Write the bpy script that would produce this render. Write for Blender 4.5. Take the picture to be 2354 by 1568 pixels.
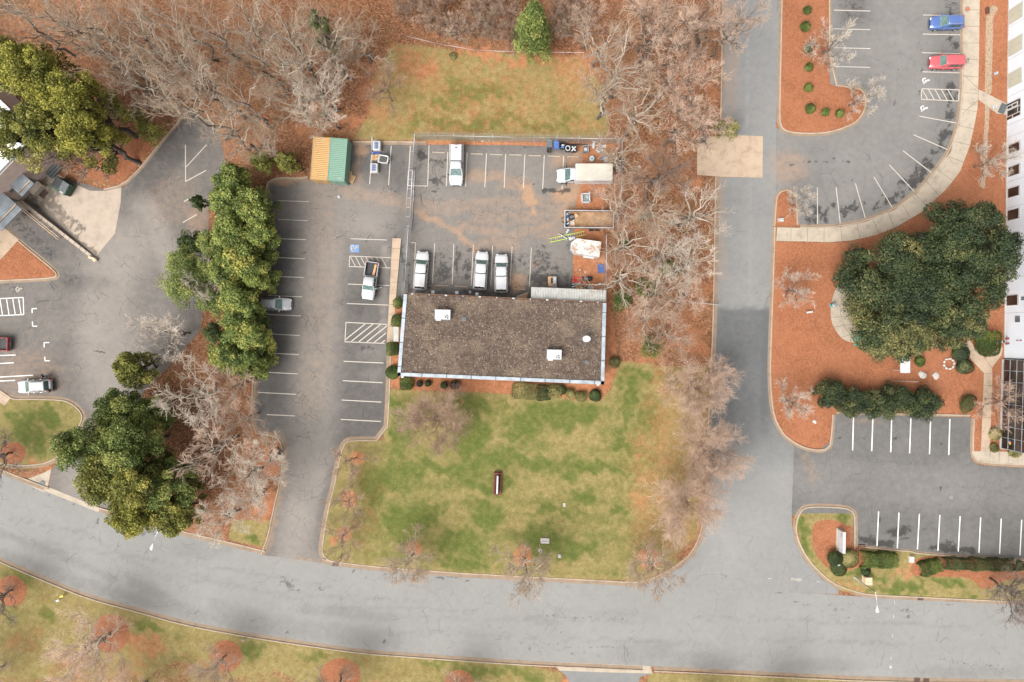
import bpy, bmesh, math, random
import numpy as np
from mathutils import Vector, Matrix, geometry as geo
R = math.radians
for o in list(bpy.data.objects): bpy.data.objects.remove(o)
SC = bpy.context.scene
COL = SC.collection
# ---------------------------------------------------------------- survey map: 15.7 map units per metre, origin under the drone
S = 15.7; H = 98.0; CX = 1176.5; CY = 784.0
def G(px, py, z=0.0):
    """map point whose sight line from the drone meets height z"""
    f = (H - z) / H / S
    return Vector(((px - CX) * f, (CY - py) * f, z))
def W(px, py): return ((px - CX) / S, (CY - py) / S)
# ---------------------------------------------------------------- camera, sky, sun, exposure
cam = bpy.data.cameras.new('camera'); co = bpy.data.objects.new('camera', cam); COL.objects.link(co)
co.location = (0, 0, H); co.rotation_euler = (0, 0, 0)
cam.sensor_width = 36; cam.lens = 36 * H / (2353 / S); cam.clip_end = 3000
SC.camera = co
w = bpy.data.worlds.new("World"); SC.world = w; w.use_nodes = True
nt = w.node_tree; bg = nt.nodes['Background']
sky = nt.nodes.new('ShaderNodeTexSky'); sky.sky_type = 'NISHITA'; sky.sun_disc = False
sky.sun_elevation = R(52); sky.sun_rotation = R(225); sky.air_density = 1.0; sky.dust_density = 6.0; sky.ozone_density = 1.0
hs = nt.nodes.new('ShaderNodeHueSaturation'); hs.inputs['Saturation'].default_value = 0.10
nt.links.new(sky.outputs[0], hs.inputs['Color']); nt.links.new(hs.outputs[0], bg.inputs[0])
bg.inputs[1].default_value = 0.13
sl = bpy.data.lights.new('sun', 'SUN'); sl.energy = 1.5; sl.angle = R(48); sl.color = (1.0, 0.95, 0.88)
so = bpy.data.objects.new('sun', sl); COL.objects.link(so)
so.rotation_euler = (R(38), 0, R(180 - 225))
SC.view_settings.view_transform = 'Standard'; SC.view_settings.look = 'None'
SC.view_settings.exposure = 1.17; SC.view_settings.gamma = 1
# ---------------------------------------------------------------- helpers: objects
def tag(o, label=None, cat=None, group=None, kind=None):
    if label: o['label'] = label
    if cat: o['category'] = cat
    if group: o['group'] = group
    if kind: o['kind'] = kind
    return o
def thing(name, label, cat, loc=(0, 0, 0), rz=0.0, group=None, scale=None):
    o = bpy.data.objects.new(name, None); o.empty_display_size = 0.3
    COL.objects.link(o); o.location = loc; o.rotation_euler = (0, 0, rz)
    if scale: o.scale = scale
    return tag(o, label, cat, group)
def link(name, me, mats, parent=None):
    o = bpy.data.objects.new(name, me); COL.objects.link(o)
    for m in (mats if isinstance(mats, (list, tuple)) else [mats]):
        if len(me.materials) < (len(mats) if isinstance(mats, (list, tuple)) else 1): me.materials.append(m)
    if parent: o.parent = parent
    return o
class MB:
    """collects boxes, tubes, prisms, lofts; build() links them as one mesh object"""
    def __init__(s): s.v = []; s.f = []; s.mi = []; s.sm = []
    def add(s, vs, fs, mi=0, sm=False):
        n = len(s.v); s.v += [tuple(p) for p in vs]
        for f in fs: s.f.append([i + n for i in f]); s.mi.append(mi); s.sm.append(sm)
        return s
    def box(s, c, d, rz=0.0, mi=0, b=0.0, rx=0.0, ry=0.0):
        x, y, z = [k / 2 for k in d]
        if b > 0 and min(x, y) > b:
            pr = [(x - b, -y), (x, -y + b), (x, y - b), (x - b, y), (-x + b, y), (-x, y - b), (-x, -y + b), (-x + b, -y)]
        else: pr = [(x, -y), (x, y), (-x, y), (-x, -y)]
        n = len(pr); bz = min(b, z * .5)
        rings = [(z, 0)] if b <= 0 else [(z - bz, 0), (z, bz)]
        M = Matrix.Translation(c) @ Matrix.Rotation(rz, 4, 'Z') @ Matrix.Rotation(ry, 4, 'Y') @ Matrix.Rotation(rx, 4, 'X')
        vs = [M @ Vector((p[0], p[1], -z)) for p in pr]
        for zz, ins in rings:
            kx = (x - ins) / x; ky = (y - ins) / y
            vs += [M @ Vector((p[0] * kx, p[1] * ky, zz)) for p in pr]
        fs = [list(range(n))[::-1]]
        for r in range(len(rings)):
            for i in range(n): j = (i + 1) % n; fs.append([r * n + i, r * n + j, (r + 1) * n + j, (r + 1) * n + i])
        fs.append([len(rings) * n + i for i in range(n)])
        return s.add(vs, fs, mi)
    def tube(s, pts, r, n=8, mi=0, cap=True, sm=True):
        pts = [Vector(p) for p in pts]; m = len(pts); rr = r if isinstance(r, (list, tuple)) else [r] * m
        vs = []; up = None
        for i, p in enumerate(pts):
            d = (pts[min(i + 1, m - 1)] - pts[max(i - 1, 0)]).normalized()
            a = d.cross(Vector((0, 0, 1))) if abs(d.z) < .95 else d.cross(Vector((1, 0, 0)))
            a.normalize(); b = a.cross(d)
            vs += [p + (a * math.cos(2 * math.pi * k / n) + b * math.sin(2 * math.pi * k / n)) * rr[i] for k in range(n)]
        fs = [[i * n + k, i * n + (k + 1) % n, (i + 1) * n + (k + 1) % n, (i + 1) * n + k] for i in range(m - 1) for k in range(n)]
        s.add(vs, fs, mi, sm)
        if cap: s.f += [[len(s.v) - len(vs) + k for k in range(n)], [len(s.v) - n + k for k in range(n)][::-1]]; s.mi += [mi] * 2; s.sm += [False] * 2
        return s
    def cyl(s, c, r, h, n=16, mi=0, r2=None, axis='Z'):
        r2 = r if r2 is None else r2; c = Vector(c)
        a = {'Z': Vector((0, 0, 1)), 'X': Vector((1, 0, 0)), 'Y': Vector((0, 1, 0))}[axis]
        return s.tube([c - a * h / 2, c + a * h / 2], [r, r2], n, mi, True, True)
    def prism(s, pts, z0, z1, mi=0):
        n = len(pts); vs = [(p[0], p[1], z0) for p in pts] + [(p[0], p[1], z1) for p in pts]
        A = sum(pts[i][0] * pts[(i + 1) % n][1] - pts[(i + 1) % n][0] * pts[i][1] for i in range(n))
        fs = [[i, (i + 1) % n, n + (i + 1) % n, n + i] for i in range(n)] + [list(range(n, 2 * n)), list(range(n))[::-1]]
        if A < 0: fs = [f[::-1] for f in fs]
        return s.add(vs, fs, mi)
    def quad(s, a, b, c, d, mi=0): return s.add([a, b, c, d], [[0, 1, 2, 3]], mi)
    def slab(s, q, t, mi=0):
        """quad given by four corners, thickened by t along its normal"""
        q = [Vector(p) for p in q]; nrm = (q[1] - q[0]).cross(q[3] - q[0]).normalized() * t
        vs = q + [p + nrm for p in q]
        return s.add(vs, [[3, 2, 1, 0], [4, 5, 6, 7], [0, 1, 5, 4], [1, 2, 6, 5], [2, 3, 7, 6], [3, 0, 4, 7]], mi)
    def loft(s, rings, mi=0, sm=True, cap=True):
        n = len(rings[0]); vs = [p for r in rings for p in r]
        fs = [[i * n + k, i * n + (k + 1) % n, (i + 1) * n + (k + 1) % n, (i + 1) * n + k] for i in range(len(rings) - 1) for k in range(n)]
        s.add(vs, fs, mi, sm)
        if cap:
            b = len(s.v) - len(vs)
            s.f += [[b + k for k in range(n)][::-1], [len(s.v) - n + k for k in range(n)]]; s.mi += [mi] * 2; s.sm += [False] * 2
        return s
    def mesh(s, name):
        me = bpy.data.meshes.new(name); me.from_pydata(s.v, [], s.f)
        me.polygons.foreach_set('material_index', s.mi); me.polygons.foreach_set('use_smooth', s.sm); me.update(); return me
    def build(s, name, mats, parent=None): return link(name, s.mesh(name), mats, parent)
def text(name, body, size, mat, parent, M, ext=0.004):
    cu = bpy.data.curves.new(name, 'FONT'); cu.body = body; cu.size = size; cu.extrude = ext; cu.align_x = 'CENTER'; cu.align_y = 'CENTER'
    t = bpy.data.objects.new(name, cu); dg = None
    COL.objects.link(t); bpy.context.view_layer.update()
    me = bpy.data.meshes.new_from_object(t.evaluated_get(bpy.context.evaluated_depsgraph_get()))
    bpy.data.objects.remove(t); me.transform(M)
    return link(name, me, mat, parent)
# ---------------------------------------------------------------- helpers: materials
def newmat(name):
    m = bpy.data.materials.new(name); m.use_nodes = True; nt = m.node_tree
    return m, nt, nt.nodes, nt.links, nt.nodes['Principled BSDF']
def c4(c): return (c[0], c[1], c[2], 1)
def mat(name, col, rough=0.6, metal=0.0, var=0.15, scale=4.0, col2=None, spec=0.4, bump=0.0, emit=None, coat=0.0, detail=4):
    m, nt, N, L, P = newmat(name)
    P.inputs['Roughness'].default_value = rough; P.inputs['Metallic'].default_value = metal
    P.inputs['Specular IOR Level'].default_value = spec; P.inputs['Coat Weight'].default_value = coat
    tc = N.new('ShaderNodeTexCoord'); nz = N.new('ShaderNodeTexNoise'); nz.inputs['Scale'].default_value = scale; nz.inputs['Detail'].default_value = detail
    L.new(tc.outputs['Object'], nz.inputs['Vector'])
    rp = N.new('ShaderNodeValToRGB'); rp.color_ramp.elements[0].position = .3; rp.color_ramp.elements[1].position = .7
    a = col2 if col2 else [k * (1 - var) for k in col]; b = col if col2 else [min(1, k * (1 + var)) for k in col]
    rp.color_ramp.elements[0].color = c4(a); rp.color_ramp.elements[1].color = c4(b)
    L.new(nz.outputs['Fac'], rp.inputs[0]); L.new(rp.outputs[0], P.inputs['Base Color'])
    if bump:
        bp = N.new('ShaderNodeBump'); bp.inputs['Strength'].default_value = bump; L.new(nz.outputs['Fac'], bp.inputs['Height']); L.new(bp.outputs[0], P.inputs['Normal'])
    return m
class NT:
    """small node-graph writer"""
    def __init__(s, m): s.nt = m.node_tree; s.N = s.nt.nodes; s.L = s.nt.links; s.tc = s.N.new('ShaderNodeTexCoord')
    def put(s, sock, v):
        if hasattr(v, 'links') or hasattr(v, 'is_output'): s.L.new(v, sock)
        elif isinstance(v, (tuple, list)): sock.default_value = c4(v) if len(sock.default_value) == 4 else v
        else: sock.default_value = v
    def noise(s, scale, detail=4, rough=.55, vec=None, dist=0, off=None):
        n = s.N.new('ShaderNodeTexNoise'); n.inputs['Scale'].default_value = scale; n.inputs['Detail'].default_value = detail
        n.inputs['Roughness'].default_value = rough; n.inputs['Distortion'].default_value = dist
        v = vec if vec else s.tc.outputs['Object']
        if off:
            mp = s.N.new('ShaderNodeMapping'); mp.inputs['Location'].default_value = off; s.L.new(v, mp.inputs[0]); v = mp.outputs[0]
        s.L.new(v, n.inputs['Vector']); return n.outputs['Fac']
    def noisec(s, scale, detail=2):
        n = s.N.new('ShaderNodeTexNoise'); n.inputs['Scale'].default_value = scale; n.inputs['Detail'].default_value = detail
        s.L.new(s.tc.outputs['Object'], n.inputs['Vector']); return n.outputs['Color']
    def math(s, op, a, b=0.0, c=None, clamp=False):
        n = s.N.new('ShaderNodeMath'); n.operation = op; n.use_clamp = clamp; s.put(n.inputs[0], a); s.put(n.inputs[1], b)
        if c is not None: s.put(n.inputs[2], c)
        return n.outputs[0]
    def ramp(s, f, stops):
        n = s.N.new('ShaderNodeValToRGB'); e = n.color_ramp.elements
        while len(e) < len(stops): e.new(.5)
        for k, (p, c) in enumerate(stops): e[k].position = p; e[k].color = c4(c) if isinstance(c, (tuple, list)) else (c, c, c, 1)
        s.put(n.inputs[0], f); return n.outputs[0]
    def step(s, f, a, b):
        n = s.N.new('ShaderNodeMapRange'); n.interpolation_type = 'SMOOTHSTEP'; s.put(n.inputs[0], f); n.inputs[1].default_value = a; n.inputs[2].default_value = b; return n.outputs[0]
    def mix(s, f, a, b, mode='MIX'):
        n = s.N.new('ShaderNodeMix'); n.data_type = 'RGBA'; n.blend_type = mode; s.put(n.inputs[0], f); s.put(n.inputs[6], a); s.put(n.inputs[7], b); return n.outputs[2]
    def attr(s, name):
        n = s.N.new('ShaderNodeAttribute'); n.attribute_name = name; return n.outputs['Fac']
    def vor(s, scale, vec=None, feat='DISTANCE_TO_EDGE', out='Distance', rnd=1.0):
        n = s.N.new('ShaderNodeTexVoronoi'); n.feature = feat; n.inputs['Scale'].default_value = scale; n.inputs['Randomness'].default_value = rnd
        s.L.new(vec if vec else s.tc.outputs['Object'], n.inputs['Vector']); return n.outputs[out]
    def bump(s, h, st, dist=.1):
        n = s.N.new('ShaderNodeBump'); n.inputs['Strength'].default_value = st; n.inputs['Distance'].default_value = dist; s.put(n.inputs['Height'], h)
        s.L.new(n.outputs[0], s.N['Principled BSDF'].inputs['Normal'])
    def out(s, col, rough=.8):
        P = s.N['Principled BSDF']; s.put(P.inputs['Base Color'], col); s.put(P.inputs['Roughness'], rough); P.inputs['Specular IOR Level'].default_value = .25
# --- soil: leaf litter, grass, clay, pine mulch mixed by weights kept on the ground mesh
def soil_mat():
    m, *_ = newmat('soil_cover'); g = NT(m)
    fine = g.noise(9.0, 5, .7); mid = g.noise(1.3, 5, .65); low = g.noise(.22, 5, .6); fine2 = g.noise(6.0, 3, .7, off=(31, 7, 3)); mid2 = g.noise(.7, 6, .7, off=(11, 47, 9))
    vf = g.vor(5.5, feat='F1', out='Color')
    sp = g.N.new('ShaderNodeSeparateColor'); g.L.new(vf, sp.inputs[0]); rnd = sp.outputs[0]; rnd2 = sp.outputs[1]
    leaf = g.ramp(g.math('MULTIPLY_ADD', fine, .55, g.math('MULTIPLY', rnd, .45)), [(.15, (.045, .02, .011)), (.40, (.13, .056, .028)), (.62, (.21, .094, .046)), (.85, (.37, .20, .11))])
    leaf = g.mix(g.math('MULTIPLY', g.step(low, .4, .65), .35), leaf, (.225, .115, .066))
    dry = g.ramp(g.math('MULTIPLY_ADD', fine2, .6, g.math('MULTIPLY', mid, .4)), [(.28, (.10, .078, .023)), (.5, (.188, .147, .055)), (.74, (.32, .255, .13))])
    grn = g.ramp(g.math('MULTIPLY_ADD', fine, .6, g.math('MULTIPLY', mid, .4)), [(.28, (.022, .039, .007)), (.52, (.066, .09, .015)), (.75, (.15, .16, .038))])
    cly = g.ramp(g.math('MULTIPLY_ADD', mid, .6, g.math('MULTIPLY', fine2, .4)), [(.3, (.19, .072, .032)), (.5, (.30, .12, .056)), (.7, (.38, .19, .105))])
    mul = g.ramp(g.math('MULTIPLY_ADD', fine, .6, g.math('MULTIPLY', rnd2, .4)), [(.12, (.12, .044, .02)), (.42, (.205, .078, .036)), (.7, (.262, .106, .053)), (.95, (.42, .24, .15))])
    mul = g.mix(g.math('MULTIPLY', g.step(mid2, .52, .72), .30), mul, (.15, .052, .026)); mul = g.mix(g.math('MULTIPLY', g.step(low, .4, .62), .42), mul, (.28, .115, .058))
    grv = g.ramp(g.vor(7, feat='F1', out='Distance'), [(.0, (.40, .31, .215)), (.4, (.29, .215, .145)), (.9, (.16, .10, .065))])
    nb = g.math('SUBTRACT', g.math('MULTIPLY_ADD', mid2, .65, g.math('MULTIPLY', fine2, .35)), .5)
    def wgt(a, k, lo=.38, hi=.62): return g.step(g.math('MULTIPLY_ADD', nb, k, g.attr(a)), lo, hi)
    c = g.mix(wgt('dry', .9), leaf, dry)
    c = g.mix(g.math('MULTIPLY', wgt('green', 2.6, -.05, 1.1), .92), c, grn)
    c = g.mix(g.math('MULTIPLY', wgt('clay', 2.4, .15, 1.0), .85), c, cly)
    c = g.mix(wgt('mulch', .35, .42, .58), c, mul)
    c = g.mix(wgt('gravel', .4, .42, .58), c, grv)
    sp2 = g.vor(2.2, feat='F1', out='Distance'); c = g.mix(g.math('MULTIPLY', g.step(sp2, .085, .05), .75), c, (.5, .36, .25))
    g.out(c, .95); g.bump(g.math('ADD', fine, g.math('MULTIPLY', mid, .6)), .5, .12); return m
# --- asphalt: grey level, clay film, wet stains, cracks
def asphalt_mat(name, dark, light, crack=.5, crack_scale=.28, patch=.5):
    m, *_ = newmat(name); g = NT(m)
    fine = g.noise(14, 3, .8); mid = g.noise(1.1, 5, .65); low = g.noise(.12, 5, .6)
    strk = g.N.new('ShaderNodeMapping'); strk.inputs['Scale'].default_value = (.25, 1.6, 1); g.L.new(g.tc.outputs['Object'], strk.inputs[0])
    st = g.noise(.5, 4, .6, vec=strk.outputs[0])
    f = g.math('ADD', g.attr('lt'), g.math('ADD', g.math('MULTIPLY', g.math('SUBTRACT', low, .5), patch * 1.6), g.math('ADD', g.math('MULTIPLY', g.math('SUBTRACT', mid, .5), .45), g.math('MULTIPLY', g.math('SUBTRACT', fine, .5), .55))))
    c = g.mix(g.math('ADD', f, 0, clamp=True), dark, light)
    c = g.mix(g.math('MULTIPLY', g.step(g.math('MULTIPLY_ADD', g.math('SUBTRACT', mid, .5), .8, g.attr('clay')), .05, 1.15), .9), c, (.29, .175, .105))
    wet = g.step(g.math('MULTIPLY_ADD', g.math('SUBTRACT', g.noise(1.5, 7, .75, off=(5, 9, 2)), .5), 2.8, g.attr('wet')), .35, .8)
    c = g.mix(g.math('MULTIPLY', wet, .8), c, [k * .42 for k in dark])
    # cracks
    wv = g.N.new('ShaderNodeVectorMath'); wv.operation = 'MULTIPLY_ADD'; g.L.new(g.noisec(.9, 5), wv.inputs[0]); wv.inputs[1].default_value = (.9, .9, 0); g.L.new(g.tc.outputs['Object'], wv.inputs[2])
    cr = g.math('MINIMUM', g.vor(crack_scale, vec=wv.outputs[0]), g.math('ADD', g.vor(crack_scale * 2.2, vec=wv.outputs[0]), g.math('MULTIPLY', g.step(low, .5, .42), .3)))
    thin = g.math('MULTIPLY', g.step(cr, .011, .002), g.math('MULTIPLY', g.step(g.noise(.4, 3, .6, off=(3, 3, 3)), .38, .62), crack))
    c = g.mix(thin, c, [k * .6 for k in dark])
    gr = g.vor(3.0, feat='F1', out='Distance'); c = g.mix(g.math('MULTIPLY', g.step(gr, .06, .03), .4), c, (.42, .33, .25))
    P = g.N['Principled BSDF']; g.out(c, g.math('MULTIPLY_ADD', wet, -.3, .85)); g.bump(fine, .25, .03); return m
M = {}
M['soil'] = soil_mat()
M['road'] = asphalt_mat('road_asphalt', (.095, .093, .088), (.207, .203, .193), .5, .36, .35)
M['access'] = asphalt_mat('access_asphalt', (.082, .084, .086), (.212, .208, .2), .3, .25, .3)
M['lot'] = asphalt_mat('lot_asphalt', (.05, .048, .047), (.19, .17, .152), .85, .55, .4)
M['lotr'] = asphalt_mat('office_lot_asphalt', (.05, .048, .046), (.205, .195, .183), .35, .25, .3)
def concrete_mat(name, col, joint=1.9, dirt=.5):
    m, *_ = newmat(name); g = NT(m)
    f = g.math('MULTIPLY_ADD', g.noise(.7, 6, .7), .65, g.math('MULTIPLY', g.noise(10, 3, .7), .35))
    c = g.ramp(f, [(.28, [k * (1 - dirt) for k in col]), (.5, col), (.75, [min(.9, k * 1.18) for k in col])])
    c = g.mix(g.math('MULTIPLY', g.step(g.math('MULTIPLY_ADD', g.math('SUBTRACT', g.noise(1.2, 5, .7, off=(8, 1, 4)), .5), 2.0, g.attr('wet')), .4, .8), .75), c, [k * .28 for k in col])
    g.out(c, .85); g.bump(f, .2, .03); return m
M['walk'] = concrete_mat('sidewalk_concrete', (.31, .262, .205))
M['walktan'] = concrete_mat('tan_walk_concrete', (.33, .25, .18))
M['kerb'] = concrete_mat('kerb_concrete', (.31, .25, .19), dirt=.45)
M['gutter'] = concrete_mat('gutter_concrete', (.205, .15, .105), dirt=.45)
M['pad'] = concrete_mat('pad_concrete', (.31, .255, .205), dirt=.4)
M['joint'] = mat('joint_dark', (.10, .085, .07), .9)
M['line'] = mat('worn_white_paint', (.42, .385, .34), .8, col2=(.33, .29, .25), scale=7, detail=6)
M['linew'] = mat('fresh_white_paint', (.56, .55, .53), .7, var=.08)
M['blue_paint'] = mat('blue_paint', (.10, .20, .38), .8, var=.2, scale=6)
M['white'] = mat('white_metal', (.385, .385, .385), .35, var=.03, coat=.3)
M['white_car'] = mat('white_car_paint', (.385, .385, .39), .25, var=.02, coat=.6)
M['silver'] = mat('silver_car_paint', (.40, .41, .43), .3, .5, var=.04, coat=.6)
M['silver2'] = mat('pale_silver_car_paint', (.36, .36, .37), .3, .2, var=.03, coat=.6)
M['blue_car'] = mat('blue_car_paint', (.075, .13, .32), .3, .3, var=.05, coat=.8)
M['red_car'] = mat('faded_red_car_paint', (.38, .07, .08), .4, var=.06, coat=.5)
M['dred_car'] = mat('dark_red_car_paint', (.22, .015, .02), .3, var=.05, coat=.7)
M['glass'] = mat('tinted_glass', (.035, .06, .055), .12, var=.5, scale=5, spec=.6)
M['wglass'] = mat('windshield_glass', (.075, .12, .112), .2, var=.35, scale=3, spec=.6)
M['black'] = mat('black_plastic', (.02, .02, .021), .55, var=.3)
M['rubber'] = mat('tyre_rubber', (.018, .018, .018), .8, var=.3)
M['rim'] = mat('alloy_rim', (.45, .45, .46), .35, .7, var=.1)
M['chrome'] = mat('chrome_trim', (.6, .6, .62), .25, .9, var=.05)
M['tail'] = mat('red_lens', (.5, .02, .02), .3, var=.1)
M['head'] = mat('clear_lens', (.55, .57, .6), .2, var=.1)
M['galv'] = mat('galvanised_steel', (.40, .42, .44), .45, .55, var=.2, scale=3)
M['cope'] = mat('coping_metal', (.26, .29, .32), .5, .25, var=.25, scale=1.2)
M['rust'] = mat('rusty_steel', (.13, .07, .045), .85, var=.45, scale=3)
M['wood'] = mat('pallet_wood', (.42, .27, .14), .8, var=.25, scale=5)
M['card'] = mat('cardboard', (.42, .25, .14), .85, var=.15)
M['plastic_w'] = mat('white_plastic_film', (.34, .34, .34), .5, var=.2, scale=6)
M['bluepl'] = mat('blue_plastic', (.05, .10, .27), .5, var=.25)
M['navy'] = mat('navy_wrapping', (.02, .05, .16), .5, var=.3, scale=8)
M['greypl'] = mat('grey_plastic', (.085, .095, .10), .6, var=.2)
M['redp'] = mat('red_paint', (.55, .04, .04), .5, var=.15)
M['ladder'] = mat('lime_fibreglass', (.42, .58, .05), .5, var=.1)
M['green_d'] = mat('dark_green_steel', (.02, .06, .035), .6, var=.35)
M['teal'] = mat('teal_paint', (.05, .25, .24), .5, var=.2)
M['brick'] = mat('red_brick', (.17, .05, .032), .9, col2=(.08, .025, .018), scale=9)
M['stone'] = mat('pale_stone', (.38, .35, .32), .9, var=.3, scale=5)
M['tan'] = mat('tan_paint', (.48, .34, .23), .7, var=.1)
M['darksoil'] = mat('wet_soil', (.05, .03, .02), .95, var=.5, scale=8)
M['skin'] = mat('skin', (.45, .27, .19), .6, var=.08)
M['bark'] = mat('grey_bark', (.15, .12, .10), .95, col2=(.06, .05, .042), scale=5, bump=.3)
M['barkp'] = mat('pale_bark', (.42, .37, .305), .95, col2=(.25, .205, .16), scale=3, bump=.3)
M['barkd'] = mat('dark_bark', (.055, .047, .04), .95, var=.4, scale=5)
M['twig'] = mat('grey_twigs', (.34, .25, .175), .95, var=.25, scale=1.5)
M['twigw'] = mat('whitish_twigs', (.46, .395, .325), .95, var=.25, scale=1.5)
M['twigp'] = mat('pinkish_twigs', (.47, .335, .25), .95, var=.2, scale=1.5)
M['twigb'] = mat('brown_twigs', (.32, .215, .155), .95, var=.25, scale=1.5)
M['barkh'] = mat('brown_bark', (.24, .165, .12), .95, var=.25, scale=4)
M['twigd'] = mat('dark_twigs', (.20, .155, .13), .95, var=.3, scale=1.5)
def leaf_mat(name, stops, tr=.25):
    m, nt, N, L, P = newmat(name); g = NT(m)
    c = g.ramp(g.attr('tone'), stops); g.out(c, .6)
    P.inputs['Specular IOR Level'].default_value = .2
    t = N.new('ShaderNodeBsdfTranslucent'); L.new(c, t.inputs[0]); ms = N.new('ShaderNodeMixShader'); ms.inputs[0].default_value = tr
    L.new(P.outputs[0], ms.inputs[1]); L.new(t.outputs[0], ms.inputs[2]); L.new(ms.outputs[0], N['Material Output'].inputs[0]); return m
M['lf_oak'] = leaf_mat('holly_leaves', [(0, (0.020, 0.031, 0.017)), (.45, (0.045, 0.065, 0.029)), (.8, (0.098, 0.110, 0.041)), (1, (0.188, 0.168, 0.066))])
M['lf_hedge'] = leaf_mat('hedge_leaves', [(0, (0.022, 0.034, 0.013)), (.5, (0.046, 0.070, 0.024)), (1, (0.114, 0.138, 0.044))])
M['lf_column'] = leaf_mat('screen_tree_leaves', [(0, (0.049, 0.070, 0.021)), (.45, (0.126, 0.168, 0.045)), (.8, (0.245, 0.280, 0.075)), (1, (0.385, 0.352, 0.090))])
M['lf_pine'] = leaf_mat('pine_needles', [(0, (0.065, 0.071, 0.021)), (.5, (0.170, 0.178, 0.045)), (1, (0.357, 0.326, 0.084))])
M['lf_yellow'] = leaf_mat('yellowish_pine_needles', [(0, (0.074, 0.078, 0.019)), (.5, (0.196, 0.195, 0.039)), (1, (0.378, 0.345, 0.072))])
M['lf_green'] = leaf_mat('bright_pine_needles', [(0, (0.056, 0.080, 0.025)), (.5, (0.149, 0.192, 0.053)), (1, (0.315, 0.328, 0.098))])
M['lf_box'] = leaf_mat('boxwood_leaves', [(0, (0.031, 0.050, 0.012)), (.5, (0.074, 0.110, 0.024)), (1, (0.180, 0.210, 0.054))])
M['lf_olive'] = leaf_mat('olive_shrub_leaves', [(0, (0.068, 0.068, 0.024)), (.5, (0.189, 0.176, 0.061)), (1, (0.365, 0.311, 0.135))])
M['lf_dark'] = leaf_mat('purple_shrub_leaves', [(0, (0.021, 0.018, 0.015)), (.5, (0.045, 0.033, 0.027)), (1, (0.090, 0.068, 0.053))])
M['lf_tan'] = leaf_mat('withered_leaves', [(0, (0.192, 0.102, 0.060)), (.5, (0.360, 0.216, 0.132)), (1, (0.528, 0.360, 0.240))])
# ---------------------------------------------------------------- map fields
def inside(X, Y, P):
    r = np.zeros(X.shape, bool); n = len(P)
    for i in range(n):
        x0, y0 = P[i]; x1, y1 = P[(i + 1) % n]
        if y0 == y1: continue
        c = ((y0 > Y) != (y1 > Y)); r ^= c & (X < (x1 - x0) * (Y - y0) / (y1 - y0) + x0)
    return r
def dist(X, Y, P, closed=True):
    d = np.full(X.shape, 1e9); n = len(P)
    for i in range(n if closed else n - 1):
        x0, y0 = P[i]; x1, y1 = P[(i + 1) % n]; dx, dy = x1 - x0, y1 - y0; l = dx * dx + dy * dy + 1e-9
        t = np.clip(((X - x0) * dx + (Y - y0) * dy) / l, 0, 1); d = np.minimum(d, np.hypot(X - x0 - t * dx, Y - y0 - t * dy))
    return d
def FP(X, Y, P, soft=16.0, v=1.0): return v * np.clip(.5 + np.where(inside(X, Y, P), 1, -1) * dist(X, Y, P) / soft, 0, 1)
def FE(X, Y, cx, cy, rx, ry, v=1.0, a=0.0):
    c, s = math.cos(a), math.sin(a); dx, dy = X - cx, Y - cy
    d = np.hypot((dx * c + dy * s) / rx, (-dx * s + dy * c) / ry); t = np.clip((1.5 - d) / 1.0, 0, 1); return v * t * t * (3 - 2 * t)
def FL(X, Y, P, wd, v=1.0):
    t = np.clip(1.4 - dist(X, Y, P, False) / wd, 0, 1); return v * t * t * (3 - 2 * t)
def warp(X, Y, amp, sc):
    u, v = X / sc, Y / sc
    dx = np.sin(1.3 * v + 1.7 * np.sin(.9 * u + .4)) + .6 * np.sin(2.9 * v + 2.3 * u + 1.1) + .4 * np.sin(5.3 * u - 4.1 * v) + .25 * np.sin(9.7 * v + 7.1 * u + 2)
    dy = np.sin(1.1 * u + 1.9 * np.sin(.8 * v + 2.1)) + .6 * np.sin(3.1 * u - 2.2 * v + .3) + .4 * np.sin(4.7 * v + 5.9 * u) + .25 * np.sin(8.9 * u - 7.7 * v + 1)
    return X + amp * dx, Y + amp * dy
def mx(*a):
    r = a[0]
    for k in a[1:]: r = np.maximum(r, k)
    return r
def arc(cx, cy, r, a0, a1, n=12, ry=None):
    ry = ry or r; return [(cx + r * math.cos(R(a0 + (a1 - a0) * i / n)), cy + ry * math.sin(R(a0 + (a1 - a0) * i / n))) for i in range(n + 1)]
def smooth(P, it=2, closed=False):
    for _ in range(it):
        Q = [] if closed else [P[0]]; n = len(P)
        for i in range(n if closed else n - 1):
            a, b = P[i], P[(i + 1) % n]; Q += [(a[0] * .75 + b[0] * .25, a[1] * .75 + b[1] * .25), (a[0] * .25 + b[0] * .75, a[1] * .25 + b[1] * .75)]
        if not closed: Q.append(P[-1])
        P = Q
    return P
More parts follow.
